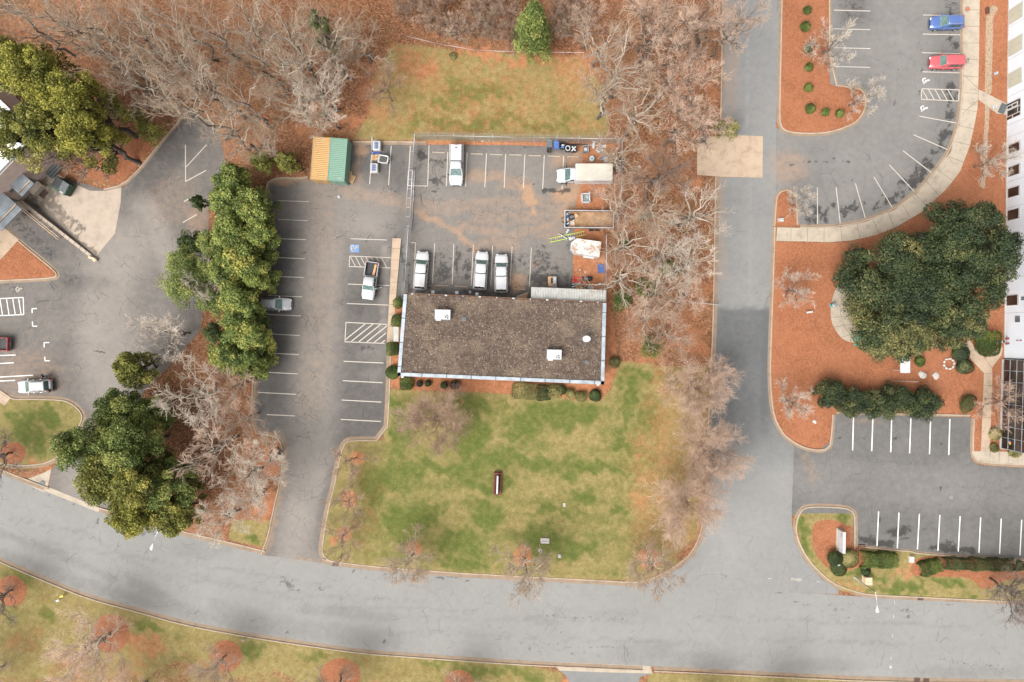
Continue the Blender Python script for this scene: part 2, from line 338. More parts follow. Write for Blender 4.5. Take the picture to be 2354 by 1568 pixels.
# ---------------------------------------------------------------- map outlines
road_n = [(-90, 1040), (0, 1088), (45, 1106), (110, 1131), (180, 1157), (225, 1176), (300, 1198), (370, 1218), (440, 1236), (515, 1253), (607, 1276), (738, 1294), (763, 1300), (863, 1312), (963, 1319), (1060, 1327), (1177, 1333), (1389, 1344), (1451, 1348)]
corner_w = [(1451, 1348), (1489, 1343), (1526, 1327), (1566, 1303), (1596, 1276), (1616, 1238), (1628, 1180), (1634, 1090), (1636, 979), (1639, 934), (1646, 784), (1649, 702), (1650, 617), (1654, 407)]
bed_e_low = [(1765, 784), (1763, 850), (1765, 909), (1772, 959), (1790, 996), (1808, 1014), (1840, 1033), (1872, 1041), (1895, 1040), (1908, 1032), (1915, 1018), (1920, 954)]
isl_s = [(1971, 1263), (1971, 1190), (1968, 1176), (1958, 1166), (1940, 1160), (1885, 1157), (1850, 1159), (1836, 1168), (1826, 1185), (1820, 1213), (1827, 1246), (1848, 1288), (1888, 1331), (1927, 1356), (1977, 1371), (2015, 1375), (2140, 1381), (2353, 1391), (2500, 1398)]
road_s = [(-90, 1232), (0, 1281), (62, 1308), (175, 1355), (225, 1372), (325, 1399), (425, 1427), (525, 1446), (588, 1457), (713, 1476), (838, 1493), (963, 1502), (1177, 1517), (1277, 1522), (1477, 1531), (1539, 1533), (1765, 1544), (2015, 1556), (2353, 1562), (2500, 1566)]
road_poly = road_n + [(1526, 1352), (1800, 1360), (1977, 1371), (2015, 1375), (2140, 1381), (2353, 1391), (2500, 1398)] + road_s[::-1]
acc_e = [(1790, -90), (1790, 0), (1787, 150), (1783, 304), (1783, 440), (1778, 460), (1770, 640), (1765, 784)]
access_poly = [(1668, -90), (1665, 110), (1662, 300), (1662, 312), (1753, 313), (1752, 409), (1654, 407)] + corner_w[::-1][1:] + [(1451, 1348), (1526, 1354), (1700, 1358), (1927, 1366), (1927, 1356), (1888, 1331), (1848, 1288), (1827, 1246), (1820, 1213), (1819, 1176), (1825, 1026), (1808, 1014), (1790, 996), (1772, 959), (1765, 909), (1763, 850)] + acc_e[::-1]
ul_edge = [(2206, -90), (2206, 0), (2205, 187), (2202, 232), (2196, 282), (2177, 344), (2135, 400), (2100, 439), (2050, 477), (1987, 502), (1930, 514), (1878, 517), (1838, 516)]
ur_poly = [(1776, 300), (1800, 300), (1905, 230), (1905, -90)] + ul_edge + [(1836, 459), (1827, 440), (1805, 432), (1787, 440), (1776, 450)]
ur_poly = [(1776, 295), (1900, 295), (1925, 250), (1925, 200), (1905, 192), (1905, -90)] + ul_edge + [(1830, 516), (1830, 446), (1776, 446)]
isl_u = [(1912, -90), (1912, 193), (1972, 196), (1988, 206), (1996, 225), (1994, 248), (1984, 272), (1965, 290), (1927, 306), (1885, 314), (1830, 313), (1803, 308), (1789, 295), (1784, 272), (1787, 150), (1790, 0), (1790, -90)]
isl_m = [(1837, 517), (1836, 462), (1830, 443), (1818, 434), (1805, 432), (1792, 436), (1782, 446), (1778, 462), (1774, 520)]
lr_poly = [(1825, 1020), (1880, 1036), (1915, 1010), (1920, 951), (2232, 960), (2228, 1036), (2233, 1058), (2250, 1070), (2353, 1076), (2500, 1082), (2500, 1292), (2353, 1283), (2115, 1269), (2090, 1262), (2065, 1261), (1990, 1253), (1960, 1250), (1960, 1180), (1840, 1180), (1819, 1185)]
lot_e = [(889, 787), (886, 900), (880, 1004), (806, 1003), (790, 1009), (780, 1023), (772, 1054), (758, 1121), (744, 1176), (733, 1246), (731, 1268), (737, 1283), (748, 1294), (763, 1300)]
lot_w = [(607, 1276), (612, 1262), (622, 1235), (628, 1206), (638, 1160), (650, 1109), (655, 1070), (656, 1030), (648, 1008), (630, 994), (582, 990), (588, 880), (597, 720), (606, 560), (615, 425), (640, 415), (690, 417), (708, 413)]
lot_poly = lot_w + [(711, 418), (716, 330), (810, 325), (810, 333), (978, 333), (1177, 334), (1254, 336), (1339, 348), (1336, 424), (1320, 480), (1319, 527), (1315, 640), (1315, 668), (1225, 668), (1225, 700), (902, 700)] + lot_e[:-1] + [(738, 1296)]
left_poly = [(-90, 500), (0, 500), (120, 400), (250, 440), (285, 430), (325, 392), (362, 345), (400, 300), (437, 255), (500, 290), (520, 380), (500, 430), (480, 480), (478, 640), (460, 760), (400, 830), (330, 900), (300, 1000), (300, 1202), (225, 1178), (110, 1132), (118, 1082), (136, 1058), (160, 1010), (200, 955), (196, 945), (175, 924), (140, 911), (60, 910), (25, 909), (0, 893), (-90, 830)]
isl_l = [(-90, 830), (0, 893), (25, 910), (80, 909), (140, 911), (162, 917), (177, 926), (190, 938), (199, 955), (196, 972), (170, 1020), (136, 1059), (118, 1068), (100, 1075), (50, 1079), (0, 1074), (-90, 1040)]
tri_l = [(8, 514), (45, 548), (90, 585), (132, 619), (138, 632), (134, 641), (118, 646), (60, 649), (0, 652), (-90, 656)]
flat_ = [[(1602, 316), (1694, 311), (1753, 313.5), (1752, 409), (1602, 402)], [(48, 1107), (100, 1087), (118, 1078), (108, 1128)], [(60, 460), (105, 400), (175, 424), (240, 439), (279, 431), (277, 468), (264, 537), (222, 588)], [(1271, 1521), (1500, 1531), (1500, 1548), (1450, 1700), (1320, 1700), (1285, 1541)]]
asph = flat_ + [road_poly, access_poly, ur_poly, lr_poly, lot_poly, left_poly]
kerbed_holes = [isl_u, isl_m + [], isl_l, tri_l + [(-90, 500)]]
# ---------------------------------------------------------------- ground sheet
gx = np.concatenate([[-4700, -2000, -900, -300], np.arange(-70, 2430, 5.0), [2700, 3300, 4400, 7000]])
gy = np.concatenate([[-4700, -2000, -900, -300], np.arange(-70, 1640, 5.0), [1900, 2500, 3600, 6300]])
X, Y = np.meshgrid(gx, gy); X = X.ravel(); Y = Y.ravel()
dA = np.full(X.shape, 1e9)
for P in asph: dA = np.minimum(dA, np.where(inside(X, Y, P), -1, dist(X, Y, P)))
for P in kerbed_holes: dA = np.where(inside(X, Y, P), dist(X, Y, P), dA)
Z = .10 * np.clip((dA / S - .42) / .28, 0, 1)
Z[inside(X, Y, [(1310, 330), (1435, 318), (1428, 540), (1400, 690), (1225, 690), (1310, 640)])] *= .0
lawn_s = [(888, 800), (889, 895), (940, 898), (1115, 902), (1381, 921), (1403, 893), (1416, 856), (1425, 830), (1500, 835), (1530, 900), (1535, 1000), (1490, 1075), (1460, 1150), (1500, 1230), (1560, 1290), (1480, 1335), (1177, 1326), (763, 1295), (733, 1280), (746, 1150), (790, 1015), (880, 1010)]
lawn_e = [(1500, 830), (1640, 830), (1634, 1090), (1610, 1240), (1500, 1335), (1440, 1335), (1440, 1000)]
lawn_n = [(905, 100), (1060, 118), (1340, 132), (1385, 200), (1398, 315), (1177, 325), (812, 322), (850, 260), (860, 180)]
lawn_l = isl_l
lawn_b = [(-90, 1240), (0, 1286), (175, 1362), (425, 1435), (713, 1482), (1177, 1523), (1290, 1545), (1300, 1660), (900, 1660), (640, 1545), (540, 1560), (430, 1500), (340, 1560), (150, 1490), (110, 1560), (-90, 1560)]
lawn_sign = [(1826, 1185), (1850, 1160), (1960, 1165), (1968, 1260), (2353, 1280), (2500, 1290), (2500, 1398), (2015, 1374), (1927, 1356), (1848, 1288)]
bed_sign = smooth([(1895, 1193), (1870, 1200), (1864, 1225), (1868, 1262), (1880, 1285), (1905, 1310), (1935, 1318), (1955, 1308), (1990, 1300), (2010, 1300), (1985, 1262), (1971, 1258), (1970, 1212), (1945, 1208), (1930, 1197)], 2, True)
bed_sign2 = smooth([(2115, 1275), (2095, 1295), (2090, 1315), (2105, 1325), (2180, 1325), (2230, 1327), (2250, 1352), (2275, 1355), (2300, 1335), (2360, 1325), (2500, 1320), (2500, 1285), (2353, 1284)], 2, True)
bed_right = [(1765, 556), (1905, 560), (1957, 556), (2057, 526), (2115, 490), (2175, 434), (2227, 340), (2245, 250), (2250, 0), (2250, -90), (2340, -90), (2320, 830), (2312, 1036), (2226, 1036), (2232, 956), (1920, 951), (1915, 1024), (1872, 1041), (1790, 996), (1763, 900), (1766, 700)]
bed_bld = [(888, 790), (890, 880), (905, 888), (938, 897), (1113, 902), (1381, 919), (1402, 892), (1418, 850), (1416, 790), (1400, 690), (1400, 640), (1300, 640), (1300, 860), (930, 850), (925, 700), (905, 700)]
yard_clay = [(1315, 336), (1395, 333), (1385, 540), (1398, 545), (1410, 700), (1315, 700)]
f = {}
f['dry'] = mx(FP(X, Y, lawn_s, 30), FP(X, Y, lawn_n, 40), FP(X, Y, lawn_l, 14), FP(X, Y, lawn_b, 50), FP(X, Y, lawn_sign, 16), FP(X, Y, lawn_e, 40, .62), FP(X, Y, [(-90, 1470), (150, 1470), (430, 1480), (700, 1540), (700, 1700), (-90, 1700)], 30, .5), FP(X, Y, [(1490, 1545), (1765, 1553), (2500, 1575), (2500, 1700), (1470, 1700)], 8, .75), FP(X, Y, [(535, 1195), (622, 1195), (605, 1258), (525, 1240)], 16), FP(X, Y, [(1630, 640), (1654, 400), (1690, 300), (1675, 300), (1610, 560)], 30, .55))
n1 = FE(X, Y, 0, 0, 1, 1)
gp = [(900, 1090, 60, 40), (930, 1000, 40, 60), (1080, 930, 60, 25), (1085, 1000, 40, 60), (1000, 1080, 160, 18), (1200, 1000, 60, 25), (1180, 1060, 160, 22), (1350, 1080, 110, 14), (1440, 1000, 16, 60), (1440, 920, 22, 60), (1485, 960, 26, 30), (1490, 1055, 25, 10), (1435, 1172, 18, 16), (1240, 960, 100, 30), (1330, 940, 60, 30), (920, 1200, 60, 40), (1060, 1250, 80, 30), (980, 1170, 50, 30), (1120, 1180, 50, 40), (1070, 1290, 60, 18), (1240, 1240, 60, 40), (1320, 1260, 60, 30), (1470, 1250, 20, 14), (1100, 1110, 80, 20), (850, 1130, 30, 60), (1280, 1180, 60, 12), (1500, 960, 14, 20), (1330, 1130, 40, 20), (905, 960, 16, 60),
      (1130, 205, 40, 22), (1010, 285, 90, 16), (1120, 280, 80, 16), (1230, 290, 50, 12), (1080, 210, 60, 30), (1300, 270, 40, 14), (1010, 240, 30, 14), (1160, 225, 20, 14),
      (60, 990, 30, 40), (100, 960, 30, 20), (30, 950, 20, 16), (100, 1010, 20, 30), (60, 1330, 40, 20), (110, 1420, 20, 20), (340, 1440, 40, 14), (570, 1480, 30, 12), (590, 1500, 14, 20), (420, 1520, 40, 10), (740, 1500, 30, 8), (1070, 1530, 50, 14), (1140, 1540, 50, 18), (1200, 1550, 40, 16), (1000, 1530, 30, 10), (100, 1560, 40, 14),
      (1875, 1178, 25, 12), (1850, 1240, 16, 25), (1940, 1180, 20, 10), (1845, 1210, 12, 16), (2000, 1320, 40, 10), (2060, 1345, 40, 12), (2110, 1350, 30, 12), (2190, 1340, 50, 12), (1950, 1320, 30, 8), (2240, 1370, 30, 8), (2015, 1360, 16, 6), (590, 1235, 14, 16), (575, 1220, 14, 12), (1650, 480, 8, 20), (1655, 370, 14, 20), (1540, 860, 20, 20), (1480, 860, 30, 20)]
rngf = np.random.default_rng(5)
for P, k, (a, b) in ((lawn_s, 170, (10, 30)), (lawn_n, 60, (9, 26)), (lawn_b, 60, (9, 24)), (lawn_l, 14, (6, 16)), (lawn_sign, 30, (5, 14))):
    q = np.array(P); lo, hi = q.min(0), q.max(0)
    for _ in range(k):
        c = rngf.uniform(lo, hi)
        if c[1] > 890 or c[1] < 330: gp.append((c[0], c[1], rngf.uniform(a, b), rngf.uniform(a, b) * .7, rngf.uniform(.15, .6)))
X0, Y0 = X, Y; X, Y = warp(X, Y, 11, 34); gr = np.zeros_like(X)
for e in gp:
    k = np.abs(X - e[0]) < e[2] * 1.6; kk = k & (np.abs(Y - e[1]) < e[3] * 1.6); gr[kk] = np.maximum(gr[kk], FE(X[kk], Y[kk], *e[:4], (e[4] if len(e) > 4 else .9)))
gr = np.maximum(gr, (.42 + .12 * np.sin(Y0 / 6.5 + .6 * np.sin(X0 / 90)) - .3 * FE(X, Y, 1290, 1120, 130, 26) - .25 * FE(X, Y, 1120, 1190, 120, 20) - .3 * FE(X, Y, 1330, 1010, 70, 30) - .25 * FE(X, Y, 1150, 1000, 80, 20) - .3 * FE(X, Y, 1270, 1290, 130, 24)) * FP(X, Y, lawn_s, 60)); gr = np.maximum(gr, .26 * FP(X, Y, lawn_l, 20)); gr = np.maximum(gr, .22 * FP(X, Y, lawn_b, 60)); gr = np.maximum(gr, .24 * FP(X, Y, lawn_n, 60))
f['green'] = gr * f['dry']; Xw, Yw = X, Y; X, Y = X0, Y0
mr = [(30, 1042, 32, 27), (28, 1358, 36, 37), (255, 1455, 45, 45), (520, 1507, 38, 38), (783, 1551, 48, 40), (1055, 1565, 34, 27), (820, 1053, 18, 18), (803, 1147, 19, 20), (790, 1228, 19, 18), (952, 1262, 19, 19), (1201, 1278, 23, 24), (1490, 1283, 28, 25), (765, 1243, 8, 12)]
cl = [(950, 130, 50, 30, .7), (985, 160, 40, 30, .95), (1100, 128, 90, 10, .95), (1240, 140, 90, 18, .95), (1310, 160, 40, 40, .6), (930, 190, 40, 40, .4), (870, 250, 20, 16, .8), (810, 285, 30, 14, .9), (1340, 150, 30, 50, .7), (845, 190, 14, 40, .6), (1020, 250, 20, 6, .5), (1350, 290, 20, 12, .55), (870, 160, 10, 30, .6),
      (135, 1095, 40, 14, .6), (90, 1060, 30, 12, .8), (110, 1060, 25, 8, .7), (870, 1560, 20, 10, .5), (340, 1480, 40, 25, .75), (310, 1520, 50, 30, .5), (60, 1480, 50, 40, .45), (170, 1510, 60, 30, .4), (1305, 1560, 16, 10, .9), (2075, 1310, 30, 20, .7), (1960, 1355, 30, 8, .6), (1980, 1365, 30, 6, .5),
      (1560, 150, 16, 60, .8), (1575, 215, 40, 30, .9), (1600, 190, 30, 40, .8), (1640, 220, 20, 40, .7), (1590, 270, 14, 40, .6), (720, 250, 40, 20, .6), (690, 290, 30, 16, .7), (750, 230, 20, 20, .6), (1500, 815, 20, 12, .9), (1530, 800, 60, 14, .8), (1600, 690, 40, 60, .5), (1570, 760, 50, 30, .6), (1600, 800, 30, 20, .7), (1615, 430, 10, 14, .9), (1450, 830, 14, 10, .6), (1480, 1160, 20, 60, .55), (1440, 760, 8, 80, .5), (1512, 1240, 10, 8, .7), (1460, 1230, 8, 6, .6), (700, 180, 30, 10, .5), (1560, 1080, 40, 60, .35), (585, 1000, 10, 60, .7), (630, 1060, 25, 50, .85), (610, 1160, 25, 40, .7), (570, 880, 14, 90, .6), (560, 850, 20, 20, .7), (2310, 1030, 20, 6, .5), (1060, 930, 6, 4, .8)]
f['clay'] = mx(FP(X, Y, bed_bld, 8), FP(X, Y, yard_clay, 12, .95), *[FE(Xw, Yw, *e) for e in cl], FP(X, Y, [(940, 322), (1430, 330), (1430, 338), (940, 337)], 8, .8), *[FP(X, Y, arc(a, b, c, 0, 345, 22, d), 4) for a, b, c, d in mr[6:]], FP(X, Y, lawn_n, 50, .42), FE(X, Y, 960, 160, 70, 50, .6), FE(X, Y, 870, 230, 40, 70, .55), FE(X, Y, 1330, 200, 50, 70, .5), FP(X, Y, lawn_b, 50, .22), FP(X, Y, lawn_e, 50, .42), FE(X, Y, 820, 1150, 60, 150, .3), FE(X, Y, 1000, 965, 70, 70, .3))
mr = [(30, 1042, 32, 27), (28, 1358, 36, 37), (255, 1455, 45, 45), (520, 1507, 38, 38), (783, 1551, 48, 40), (1055, 1565, 34, 27), (820, 1053, 18, 18), (803, 1147, 19, 20), (790, 1228, 19, 18), (952, 1262, 19, 19), (1201, 1278, 23, 24), (1490, 1283, 28, 25), (765, 1243, 8, 12)]
X, Y = X0, Y0
f['mulch'] = mx(FP(X, Y, bed_right, 5), FP(X, Y, bed_sign, 5), FP(X, Y, bed_sign2, 6), FP(X, Y, [(1780, -90), (1915, -90), (1915, 190), (1998, 190), (1998, 316), (1780, 316)], 3), FP(X, Y, [(1776, 430), (1838, 430), (1838, 520), (1774, 520)], 3), FP(X, Y, tri_l, 4),
                FP(X, Y, [(180, 420), (285, 440), (330, 385), (400, 300), (300, 300), (200, 350)], 50, .62), *[FP(X, Y, arc(a, b, c * .97, 0, 345, 22, d * .97), 4) for a, b, c, d in mr[:6]])
f['gravel'] = mx(FL(X, Y, [(2283, 22), (2273, 40), (2272, 100), (2270, 210)], 9), FE(X, Y, 2282, 22, 10, 8), FL(X, Y, [(2271, 160), (2270, 205)], 8), FL(X, Y, [(2268, 235), (2265, 300), (2262, 380), (2258, 430)], 5.5),
                 FE(X, Y, 835, 70, 30, 35, .35))
for k in ('mulch', 'clay'): f[k] = np.where((X < -300) | (X > 2700), 0, f[k])
nx, ny = len(gx), len(gy); i = np.arange(ny - 1)[:, None] * nx + np.arange(nx - 1)[None, :]
faces = np.stack([i, i + nx, i + nx + 1, i + 1], -1).reshape(-1, 4)
def np_mesh(name, V, Fc):
    me = bpy.data.meshes.new(name); V = np.asarray(V, np.float32); Fc = np.asarray(Fc, np.int32); k = Fc.shape[1]
    me.vertices.add(len(V)); me.vertices.foreach_set('co', V.ravel()); me.loops.add(Fc.size); me.loops.foreach_set('vertex_index', Fc.ravel())
    me.polygons.add(len(Fc)); me.polygons.foreach_set('loop_start', np.arange(0, Fc.size, k, dtype=np.int32)); me.polygons.foreach_set('loop_total', np.full(len(Fc), k, np.int32))
    me.update(calc_edges=True); return me
def put_attr(me, d):
    for k, v in d.items():
        a = me.attributes.new(k, 'FLOAT', 'POINT'); a.data.foreach_set('value', np.asarray(v, np.float32))
me = np_mesh('ground', np.stack([(X - CX) / S, (CY - Y) / S, Z], -1), faces); put_attr(me, f)
tag(link('ground', me, M['soil']), kind='structure')
# ---------------------------------------------------------------- sheets of asphalt and concrete with stain weights
def densify(P, st):
    Q = []
    for i in range(len(P)):
        a, b = P[i], P[(i + 1) % len(P)]; n = max(1, int(math.hypot(b[0] - a[0], b[1] - a[1]) / st))
        Q += [(a[0] + (b[0] - a[0]) * k / n, a[1] + (b[1] - a[1]) * k / n) for k in range(n)]
    return Q
def sheet(name, P, z, m, fields=None, st=7.0, thick=0, kind='structure'):
    q = np.array(P); lo, hi = q.min(0), q.max(0); B = densify(P, st)
    ax, ay = np.meshgrid(np.arange(lo[0], hi[0], st), np.arange(lo[1], hi[1], st)); ax = ax.ravel(); ay = ay.ravel()
    k = inside(ax, ay, P); ax, ay = ax[k], ay[k]
    if len(ax):
        k = dist(ax, ay, P) > st * .5; ax, ay = ax[k], ay[k]
    pts = [Vector(p) for p in B] + [Vector((x, y)) for x, y in zip(ax, ay)]; nb = len(B)
    vs, es, fs, *_ = geo.delaunay_2d_cdt(pts, [(i, (i + 1) % nb) for i in range(nb)], [], 1, 1e-5)
    A = np.array([(v[0], v[1]) for v in vs]); Fc = np.array(fs)
    t = A[Fc]; ar = (t[:, 1, 0] - t[:, 0, 0]) * (t[:, 2, 1] - t[:, 0, 1]) - (t[:, 2, 0] - t[:, 0, 0]) * (t[:, 1, 1] - t[:, 0, 1])
    Fc[ar > 0] = Fc[ar > 0][:, ::-1]
    V = np.stack([(A[:, 0] - CX) / S, (CY - A[:, 1]) / S, np.full(len(A), z)], -1)
    if thick:
        n = len(V); bb = np.array([((x - CX) / S, (CY - y) / S, 0) for x, y in B]); up = bb.copy(); up[:, 2] = z; dn = bb.copy(); dn[:, 2] = z - thick
        V = np.concatenate([V, up, dn]); j = np.arange(nb); j2 = (j + 1) % nb
        area = sum(B[i][0] * B[(i + 1) % nb][1] - B[(i + 1) % nb][0] * B[i][1] for i in range(nb))
        a, b, c, d = n + j, n + j2, n + nb + j2, n + nb + j
        S1 = np.stack([a, b, c], -1); S2 = np.stack([a, c, d], -1); sk = np.concatenate([S1, S2])
        if area < 0: sk = sk[:, ::-1]
        Fc = np.concatenate([Fc, sk])
    me = np_mesh(name, V, Fc); ux, uy = warp(V[:, 0] * S + CX, CY - V[:, 1] * S, 2.2, 11)
    if fields: put_attr(me, fields(ux, uy))
    o = link(name, me, m)
    return tag(o, kind=kind) if kind else o
def F_road(X, Y):
    lt = .78 + 0 * X
    lt -= .16 * mx(*[FL(X, Y, [(x, y + (x * .16 if x < 700 else 110)), (x + 160, y + ((x + 160) * .16 if x < 540 else 112)), (x + 330, y + 122)], 3.5) for x, y in ((20, 1190), (200, 1230), (430, 1225), (640, 1260), (760, 1285), (950, 1310), (900, 1345), (1150, 1310), (1300, 1360), (1600, 1310), (1750, 1360), (1900, 1320), (380, 1260), (100, 1230))])
    lt -= .22 * mx(FL(X, Y, [(0, 1275), (230, 1355), (430, 1408)], 16), FL(X, Y, [(500, 1400), (620, 1440), (760, 1455), (900, 1470)], 26), FE(X, Y, 1480, 1500, 70, 30), FE(X, Y, 1620, 1520, 90, 22), FL(X, Y, [(700, 1400), (900, 1420)], 14), FE(X, Y, 470, 1265, 60, 22), FL(X, Y, [(620, 1430), (560, 1440), (440, 1410), (300, 1330)], 14), FE(X, Y, 2230, 1545, 130, 14), FE(X, Y, 1900, 1530, 90, 16), FL(X, Y, [(0, 1225), (130, 1270), (260, 1330)], 10))
    lt -= .12 * FL(X, Y, [(1280, 1400), (1370, 1408), (1460, 1410)], 7)
    wet = mx(FE(X, Y, 268, 1215, 10, 4, .8, .3), FE(X, Y, 318, 1222, 20, 6, .95, .5), FE(X, Y, 345, 1222, 14, 8, .7, .3), FE(X, Y, 225, 1196, 5, 4, .7), FE(X, Y, 668, 1347, 26, 5, .85, .2), FE(X, Y, 655, 1332, 20, 6, .5, .4), FE(X, Y, 735, 1352, 16, 5, .55), FE(X, Y, 840, 1330, 9, 2, .9, -.15), FE(X, Y, 650, 1458, 4, 4, 1), FE(X, Y, 663, 1453, 5, 4, .9), FE(X, Y, 642, 1439, 2.5, 2.5, .9), FE(X, Y, 882, 1475, 4, 3, .9), FE(X, Y, 1575, 1346, 28, 3.2, .95), FE(X, Y, 1770, 1356, 34, 3, .9, .06),
             FL(X, Y, [(1250, 1410), (1350, 1418), (1450, 1424)], 4, .42), FL(X, Y, [(1245, 1418), (1360, 1422), (1445, 1428)], 3.5, .4), FL(X, Y, [(1190, 1478), (1310, 1486), (1440, 1490)], 4, .4), FL(X, Y, [(1200, 1492), (1310, 1500), (1430, 1508)], 4, .38), FL(X, Y, [(1110, 1437), (1160, 1438)], 3, .38), FL(X, Y, [(1110, 1448), (1160, 1449)], 3, .38), FL(X, Y, [(1820, 1386), (1960, 1393), (2110, 1404)], 4.5, .42), FE(X, Y, 1920, 1415, 40, 16, .32), FL(X, Y, [(1290, 1450), (1340, 1454)], 3, .35), FL(X, Y, [(2255, 1458), (2340, 1464)], 4, .35), FL(X, Y, [(2150, 1515), (2310, 1535)], 5, .36),
             FL(X, Y, [(768, 1304), (863, 1316), (963, 1322), (1080, 1331)], 2.2, .7), FL(X, Y, [(1180, 1337), (1330, 1345)], 2, .45), FL(X, Y, [(0, 1090), (110, 1134), (225, 1179)], 2, .5), FL(X, Y, [(2140, 1386), (2350, 1396)], 2, .5), FE(X, Y, 2085, 1416, 14, 1.6, .7))
    return dict(lt=lt, clay=.15 * FL(X, Y, road_s, 8) + .2 * FL(X, Y, [(620, 1280), (735, 1300)], 8), wet=wet)
def F_acc(X, Y):
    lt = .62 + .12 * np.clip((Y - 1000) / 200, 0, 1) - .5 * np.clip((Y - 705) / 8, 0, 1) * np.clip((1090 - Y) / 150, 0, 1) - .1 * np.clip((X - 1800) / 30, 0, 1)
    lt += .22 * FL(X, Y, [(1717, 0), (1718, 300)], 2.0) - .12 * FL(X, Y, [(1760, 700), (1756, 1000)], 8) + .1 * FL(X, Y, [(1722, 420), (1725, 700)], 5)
    wet = mx(FL(X, Y, [(1742, 610), (1741, 705)], .9, .65), FL(X, Y, [(1694, 712), (1690, 900)], .8, .5), FL(X, Y, [(1671, 1180), (1668, 1330)], .8, .55), FL(X, Y, [(1716, 1150), (1714, 1350)], .7, .4), FL(X, Y, [(1649, 705), (1760, 712)], 1.0, .35))
    return dict(lt=lt, clay=mx(FE(X, Y, 1800, 380, 40, 60, .4), FL(X, Y, [(1655, 300), (1660, 640)], 14, .4), FE(X, Y, 1680, 120, 20, 180, .45)), wet=wet)
def F_lot(X, Y):
    lt = .26 + .48 * mx(FL(X, Y, [(735, 430), (735, 700), (715, 1000), (690, 1290)], 60), FL(X, Y, [(700, 480), (860, 480)], 70)) + .16 * FL(X, Y, [(830, 560), (845, 600)], 60) + .38 * FP(X, Y, [(945, 333), (1336, 345), (1320, 640), (930, 690)], 40)
    lt += .3 * FL(X, Y, [(885, 570), (880, 760)], 10) + .22 * FE(X, Y, 860, 810, 40, 20) + .18 * FE(X, Y, 855, 860, 30, 14) + .2 * FL(X, Y, [(680, 1180), (650, 1280)], 40)
    lt -= .2 * FL(X, Y, [(763, 1080), (735, 1180), (727, 1260)], 9)
    clay = mx(FL(X, Y, [(790, 440), (900, 460), (1010, 480), (1180, 462), (1330, 470)], 20, .40), FL(X, Y, [(960, 490), (1050, 530), (1095, 580)], 9, .66), FL(X, Y, [(1100, 500), (1230, 500), (1330, 490)], 22, .40), FE(X, Y, 1215, 450, 14, 30, .95), FE(X, Y, 1205, 432, 18, 10, 1.0), FL(X, Y, [(1225, 450), (1228, 490)], 6, .95), FE(X, Y, 1300, 450, 34, 22, .85), FE(X, Y, 1310, 490, 26, 22, .9), FE(X, Y, 1325, 400, 24, 60, .9), FE(X, Y, 1110, 405, 60, 16, .55), FE(X, Y, 1180, 420, 40, 16, .5), FE(X, Y, 1290, 370, 30, 20, .6), FE(X, Y, 830, 345, 16, 20, .7), FE(X, Y, 820, 400, 14, 40, .45), FE(X, Y, 1190, 650, 20, 26, .8), FE(X, Y, 1150, 560, 60, 20, .45), FE(X, Y, 1232, 606, 12, 3, .9, -.3), FL(X, Y, [(740, 440), (745, 560), (735, 760), (715, 930)], 45, .28), FL(X, Y, lot_w, 9, .5), FE(X, Y, 650, 415, 40, 12, .7), FE(X, Y, 690, 1290, 60, 10, .5), FL(X, Y, [(1060, 520), (1180, 540), (1320, 500)], 14, .45), FE(X, Y, 1265, 540, 40, 16, .45))
    wet = mx(FE(X, Y, 970, 357, 14, 14, 1.0, .5), FL(X, Y, [(975, 365), (1000, 368), (1022, 372)], 5, .75), FE(X, Y, 958, 386, 14, 5, .8), FE(X, Y, 1002, 418, 18, 8, .9, .3), FE(X, Y, 1010, 408, 20, 4, .5), FE(X, Y, 1015, 380, 12, 12, .55), FE(X, Y, 1000, 440, 10, 3, .7), FL(X, Y, [(1248, 439), (1275, 440), (1310, 436)], 5.5, .95), FE(X, Y, 1222, 420, 5, 2.5, .9),
             FE(X, Y, 1015, 595, 20, 22, .5), FE(X, Y, 1020, 625, 20, 22, .8), FE(X, Y, 1050, 600, 6, 34, .85), FE(X, Y, 1073, 620, 7, 26, .85), FE(X, Y, 1080, 575, 20, 12, .5), FE(X, Y, 1130, 570, 14, 8, .5), FE(X, Y, 1245, 600, 24, 40, .6), FE(X, Y, 1240, 640, 34, 16, .85), FE(X, Y, 1200, 600, 20, 20, .5), FE(X, Y, 1275, 618, 10, 8, .8), FE(X, Y, 1305, 640, 10, 16, .6), FE(X, Y, 1180, 600, 10, 30, .5), FE(X, Y, 1100, 672, 80, 7, .7), FE(X, Y, 1140, 690, 90, 6, .7), FE(X, Y, 965, 672, 16, 5, .9), FL(X, Y, [(910, 550), (925, 575), (932, 640), (946, 690)], 4, .95), FE(X, Y, 918, 570, 8, 20, .75),
             FE(X, Y, 846, 802, 22, 6, .75), FE(X, Y, 870, 1005, 16, 6, .5), FL(X, Y, [(934, 600), (945, 650)], 2, .8), FE(X, Y, 905, 438, 20, 4, .6, .3), FE(X, Y, 929, 375, 6, 8, .5), .34 * FP(X, Y, [(945, 560), (1315, 580), (1315, 690), (940, 690)], 30), .25 * FP(X, Y, [(945, 335), (1040, 335), (1040, 440), (945, 440)], 20))
    return dict(lt=lt, clay=clay, wet=wet)
